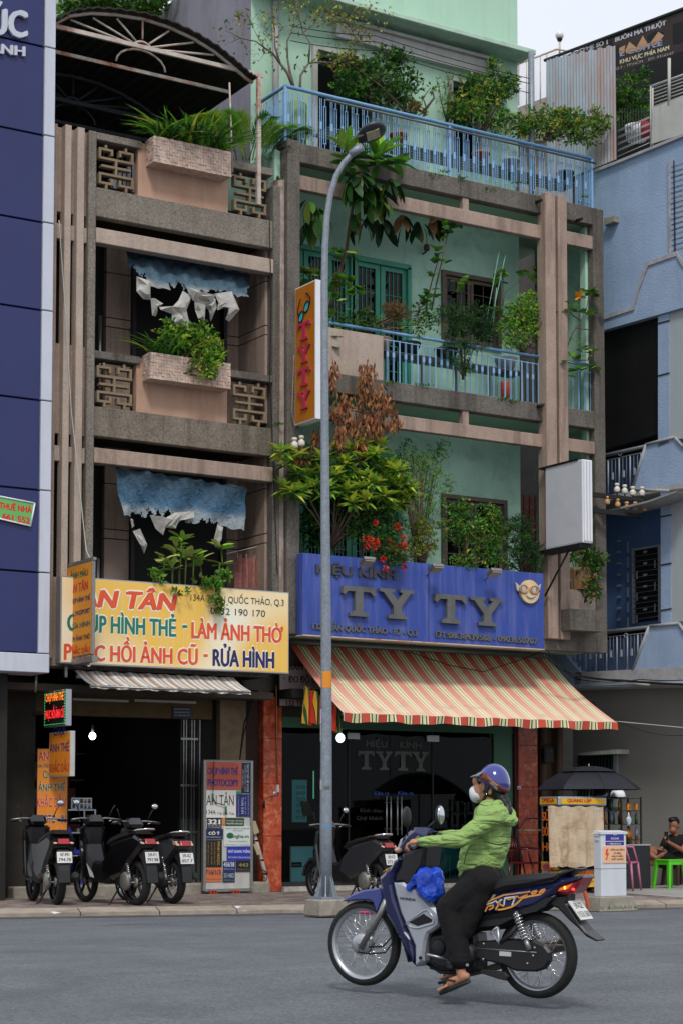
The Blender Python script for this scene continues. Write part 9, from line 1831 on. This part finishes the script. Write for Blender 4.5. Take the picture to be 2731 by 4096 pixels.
# green stool
def stool(lab, p, mat):
    t = thing('plastic_stool', lab, 'stool', p); Z = V((0,0,1)); h = .46; w = .17
    MB().obox(p+Z*(h-.012), V((1,0,0)), V((0,1,0)), Z, w, w, .014).ob('seat', mat, t, bevel=.01); MB().obox(p+Z*(h-.05), V((1,0,0)), V((0,1,0)), Z, w-.008, w-.008, .03).ob('apron', mat, t)
    for i in (-1, 1):
        for j in (-1, 1): a = p+V((w*.86*i, w*.86*j, h-.03)); b = p+V((w*1.12*i, w*1.12*j, .0)); e = .028; MB().prism([a+V((-e,-e,0)), a+V((e,-e,0)), a+V((e,e,0)), a+V((-e,e,0))], [b+V((-e*.7,-e*.7,0)), b+V((e*.7,-e*.7,0)), b+V((e*.7,e*.7,0)), b+V((-e*.7,e*.7,0))]).ob('leg', mat, t)
    return t
gp = M('lime_plastic','4fb81c',.35,var=.05); sp_ = G(2668,3556); stool('bright green plastic stool beside the seated man at the right edge', sp_+V((.15,.1,0)), gp)
# seated man looking at his phone
MP = thing('person', 'man in black shirt and shorts sitting cross legged reading his phone', 'person', G(2660,3540)); M0 = Pl(G(2660,3545)+V((0,.15,0)), (RGT.x, RGT.y, 0)); FZ = V((-M0.n.x, -M0.n.y, 0)); RX = M0.u.copy(); mrM = Matrix((RX, M0.n, V((0,0,1)))).transposed()
def m3(x, y, o=0.): return M0.at(x, y, o)
bm_ = MB(); bm_.ell(m3(2694,3300,.0), .080, .095, .115, mrM, 18, 12); bm_.ell(m3(2690,3322,.05), .062, .055, .06, mrM); bm_.ell(m3(2684,3310,.09), .010, .016, .018, mrM); bm_.ell(m3(2716,3308,0), .014, .02, .03, mrM)
pel = m3(2712,3425,-.05); chn = [(m3(2696,3325,0),.055),(m3(2702,3350,-.03),.06),(m3(2708,3385,-.05),.12),(pel,.14)]; chain(bm_, chn)
shL, elL, hL = m3(2665,3362,.0), m3(2640,3405,.12), m3(2612,3393,.22); shR, elR, hR_ = m3(2745,3362,.0), m3(2728,3402,.16), m3(2676,3372,.24)
chain(bm_, [(shL,.05),(elL,.038),(hL,.028)]); chain(bm_, [(shR,.05),(elR,.042),(hR_,.030)])
hand(bm_, hL, (m3(2585,3392,.25)-hL), V((0,0,1)), M0.n*-1, 1.); hand(bm_, hR_, (m3(2660,3352,.25)-hR_), V((1,0,0)), M0.n, 1.)
k1, a1_ = m3(2568,3398,.30), m3(2620,3432,.38); k2, a2_ = m3(2590,3455,.30), m3(2560,3532,.28)
chain(bm_, [(m3(2690,3440,.05),.095),(k1,.062),((k1+a1_)/2,.056),(a1_,.036)]); chain(bm_, [(m3(2695,3450,.0),.095),(k2+V((0,0,.02)),.062),((k2+a2_)/2,.056),(a2_,.036)])
def foot2(mb, ank, toe, up):
    d = (toe-ank).normalized(); capsule(mb, ank-up*.02, ank+d*.12-up*.025, .036, .034, 10); capsule(mb, ank+d*.1-up*.03, ank+d*.17-up*.03, .034, .02, 10); sd = d.cross(up).normalized()
    for i in range(5): capsule(mb, ank+d*.16+sd*((i-2)*.015)-up*.03, ank+d*(.215-.008*i)+sd*((i-2)*.016)-up*.03, .010, .009, 6)
foot2(bm_, a1_, m3(2640,3418,.40), V((0,0,1))*.6-RX*.8); foot2(bm_, a2_, m3(2528,3550,.36), V((0,0,1)))
remesh(bm_, 'body', skin2, MP, .0065, 3)
sb_ = MB(); sb_.ell(m3(2705,3385,-.03), .19, .12, .20, mrM); sb_.ell(m3(2712,3425,-.02), .18, .14, .14, mrM); capsule(sb_, shL, shL*.45+elL*.55, .072, .062); capsule(sb_, shR, shR*.5+elR*.5, .075, .066); capsule(sb_, m3(2685,3352,-.02), m3(2728,3352,-.02), .06, .06); remesh(sb_, 'shirt', M('black_shirt','0d0d0f',.9,var=.2), MP, .009, 3, [(.07,.014)])
st2 = MB(); capsule(st2, m3(2690,3440,.05), m3(2690,3440,.05)*.45+k1*.55, .105, .085); capsule(st2, m3(2695,3450,.0), m3(2695,3450,0)*.45+k2*.55, .108, .09); remesh(st2, 'shorts', MATS['black_trousers'], MP, .009, 3, [(.07,.012)])
hh = MB(); hh.ell(m3(2697,3288,-.02), .086, .10, .085, mrM); hh.ell(m3(2690,3281,.03), .078, .06, .05, mrM); remesh(hh, 'hair', hair, MP, .008, 1, [(.02,.010)])
g = MB();
for x in (2680,2694): g.ell(m3(x,3305,.105), .014, .006, .005, mrM, 10, 6)
g.ob('eyes', m_black, MP); MB().tube([m3(2681,3326,.10), m3(2688,3327,.105), m3(2695,3326,.10)], .004, 5).ob('mouth', M('lip','6b352c',.6), MP)
g = MB(); so2 = a2_+V((0,0,-.06)); td = (m3(2528,3550,.36)-a2_).normalized(); td.z = 0; td.normalize(); sdv = td.cross(V((0,0,1))); ring = [V((a2_.x,a2_.y,.13))+td*(.075+.14*cos(t_))+sdv*(.05*sin(t_)) for t_ in [2*pi*i/20 for i in range(20)]]; g.prism(ring, [p-V((0,0,.026)) for p in ring]); slp = g.ob('sandal', M('tan_sandal','8a7458',.7), MP, bevel=.004); MB().tube([V((a2_.x,a2_.y,.13))+td*.13+sdv*.05, V((a2_.x,a2_.y,.185))+td*.12, V((a2_.x,a2_.y,.13))+td*.13-sdv*.05], .018, 6).ob('strap', M('tan_sandal','8a7458'), slp)
o = MB().obox(m3(2664,3346,.28), (RX*.8+M0.n*.6).normalized(), (M0.n*.8-RX*.6+V((0,0,-.5))).normalized(), V((0,0,1)), .035, .005, .07).ob('phone', m_frame, None); o['label'] = 'black phone held up in the seated man\'s hand'; o['category'] = 'phone'
stool('low brown stool under the seated man', V((pel.x,pel.y,.1)), M('brown_stool','3c2c24',.6))
bgw = MB(); c = G(2505,3520)+V((.25,1.0,.12)); bgw.ell(c, .12, .10, .13); bgw.ell(c+V((.03,0,.12)), .05, .05, .08); bo = remesh(bgw, 'plastic_bag', M('white_bag','c4c8d8',.5,var=.1), None, .012, 2, [(.05,.03)]); bo['label'] = 'white plastic bag on the ground behind the power cabinet'; bo['category'] = 'bag'
bgc = MB(); c = S_.at(2505,3285,-.02); bgc.ell(c+V((0,-.05,0)), .05, .03, .08); bgc.ell(c+V((0,-.05,.08)), .018, .015, .06); bo = remesh(bgc, 'plastic_bag', M('clear_bag','b4c0c8',.4,var=.1), None, .009, 1, [(.04,.02)]); bo['label'] = 'clear plastic bag hanging from the middle drinks shelf'; bo['category'] = 'bag'
bpy.context.view_layer.update()
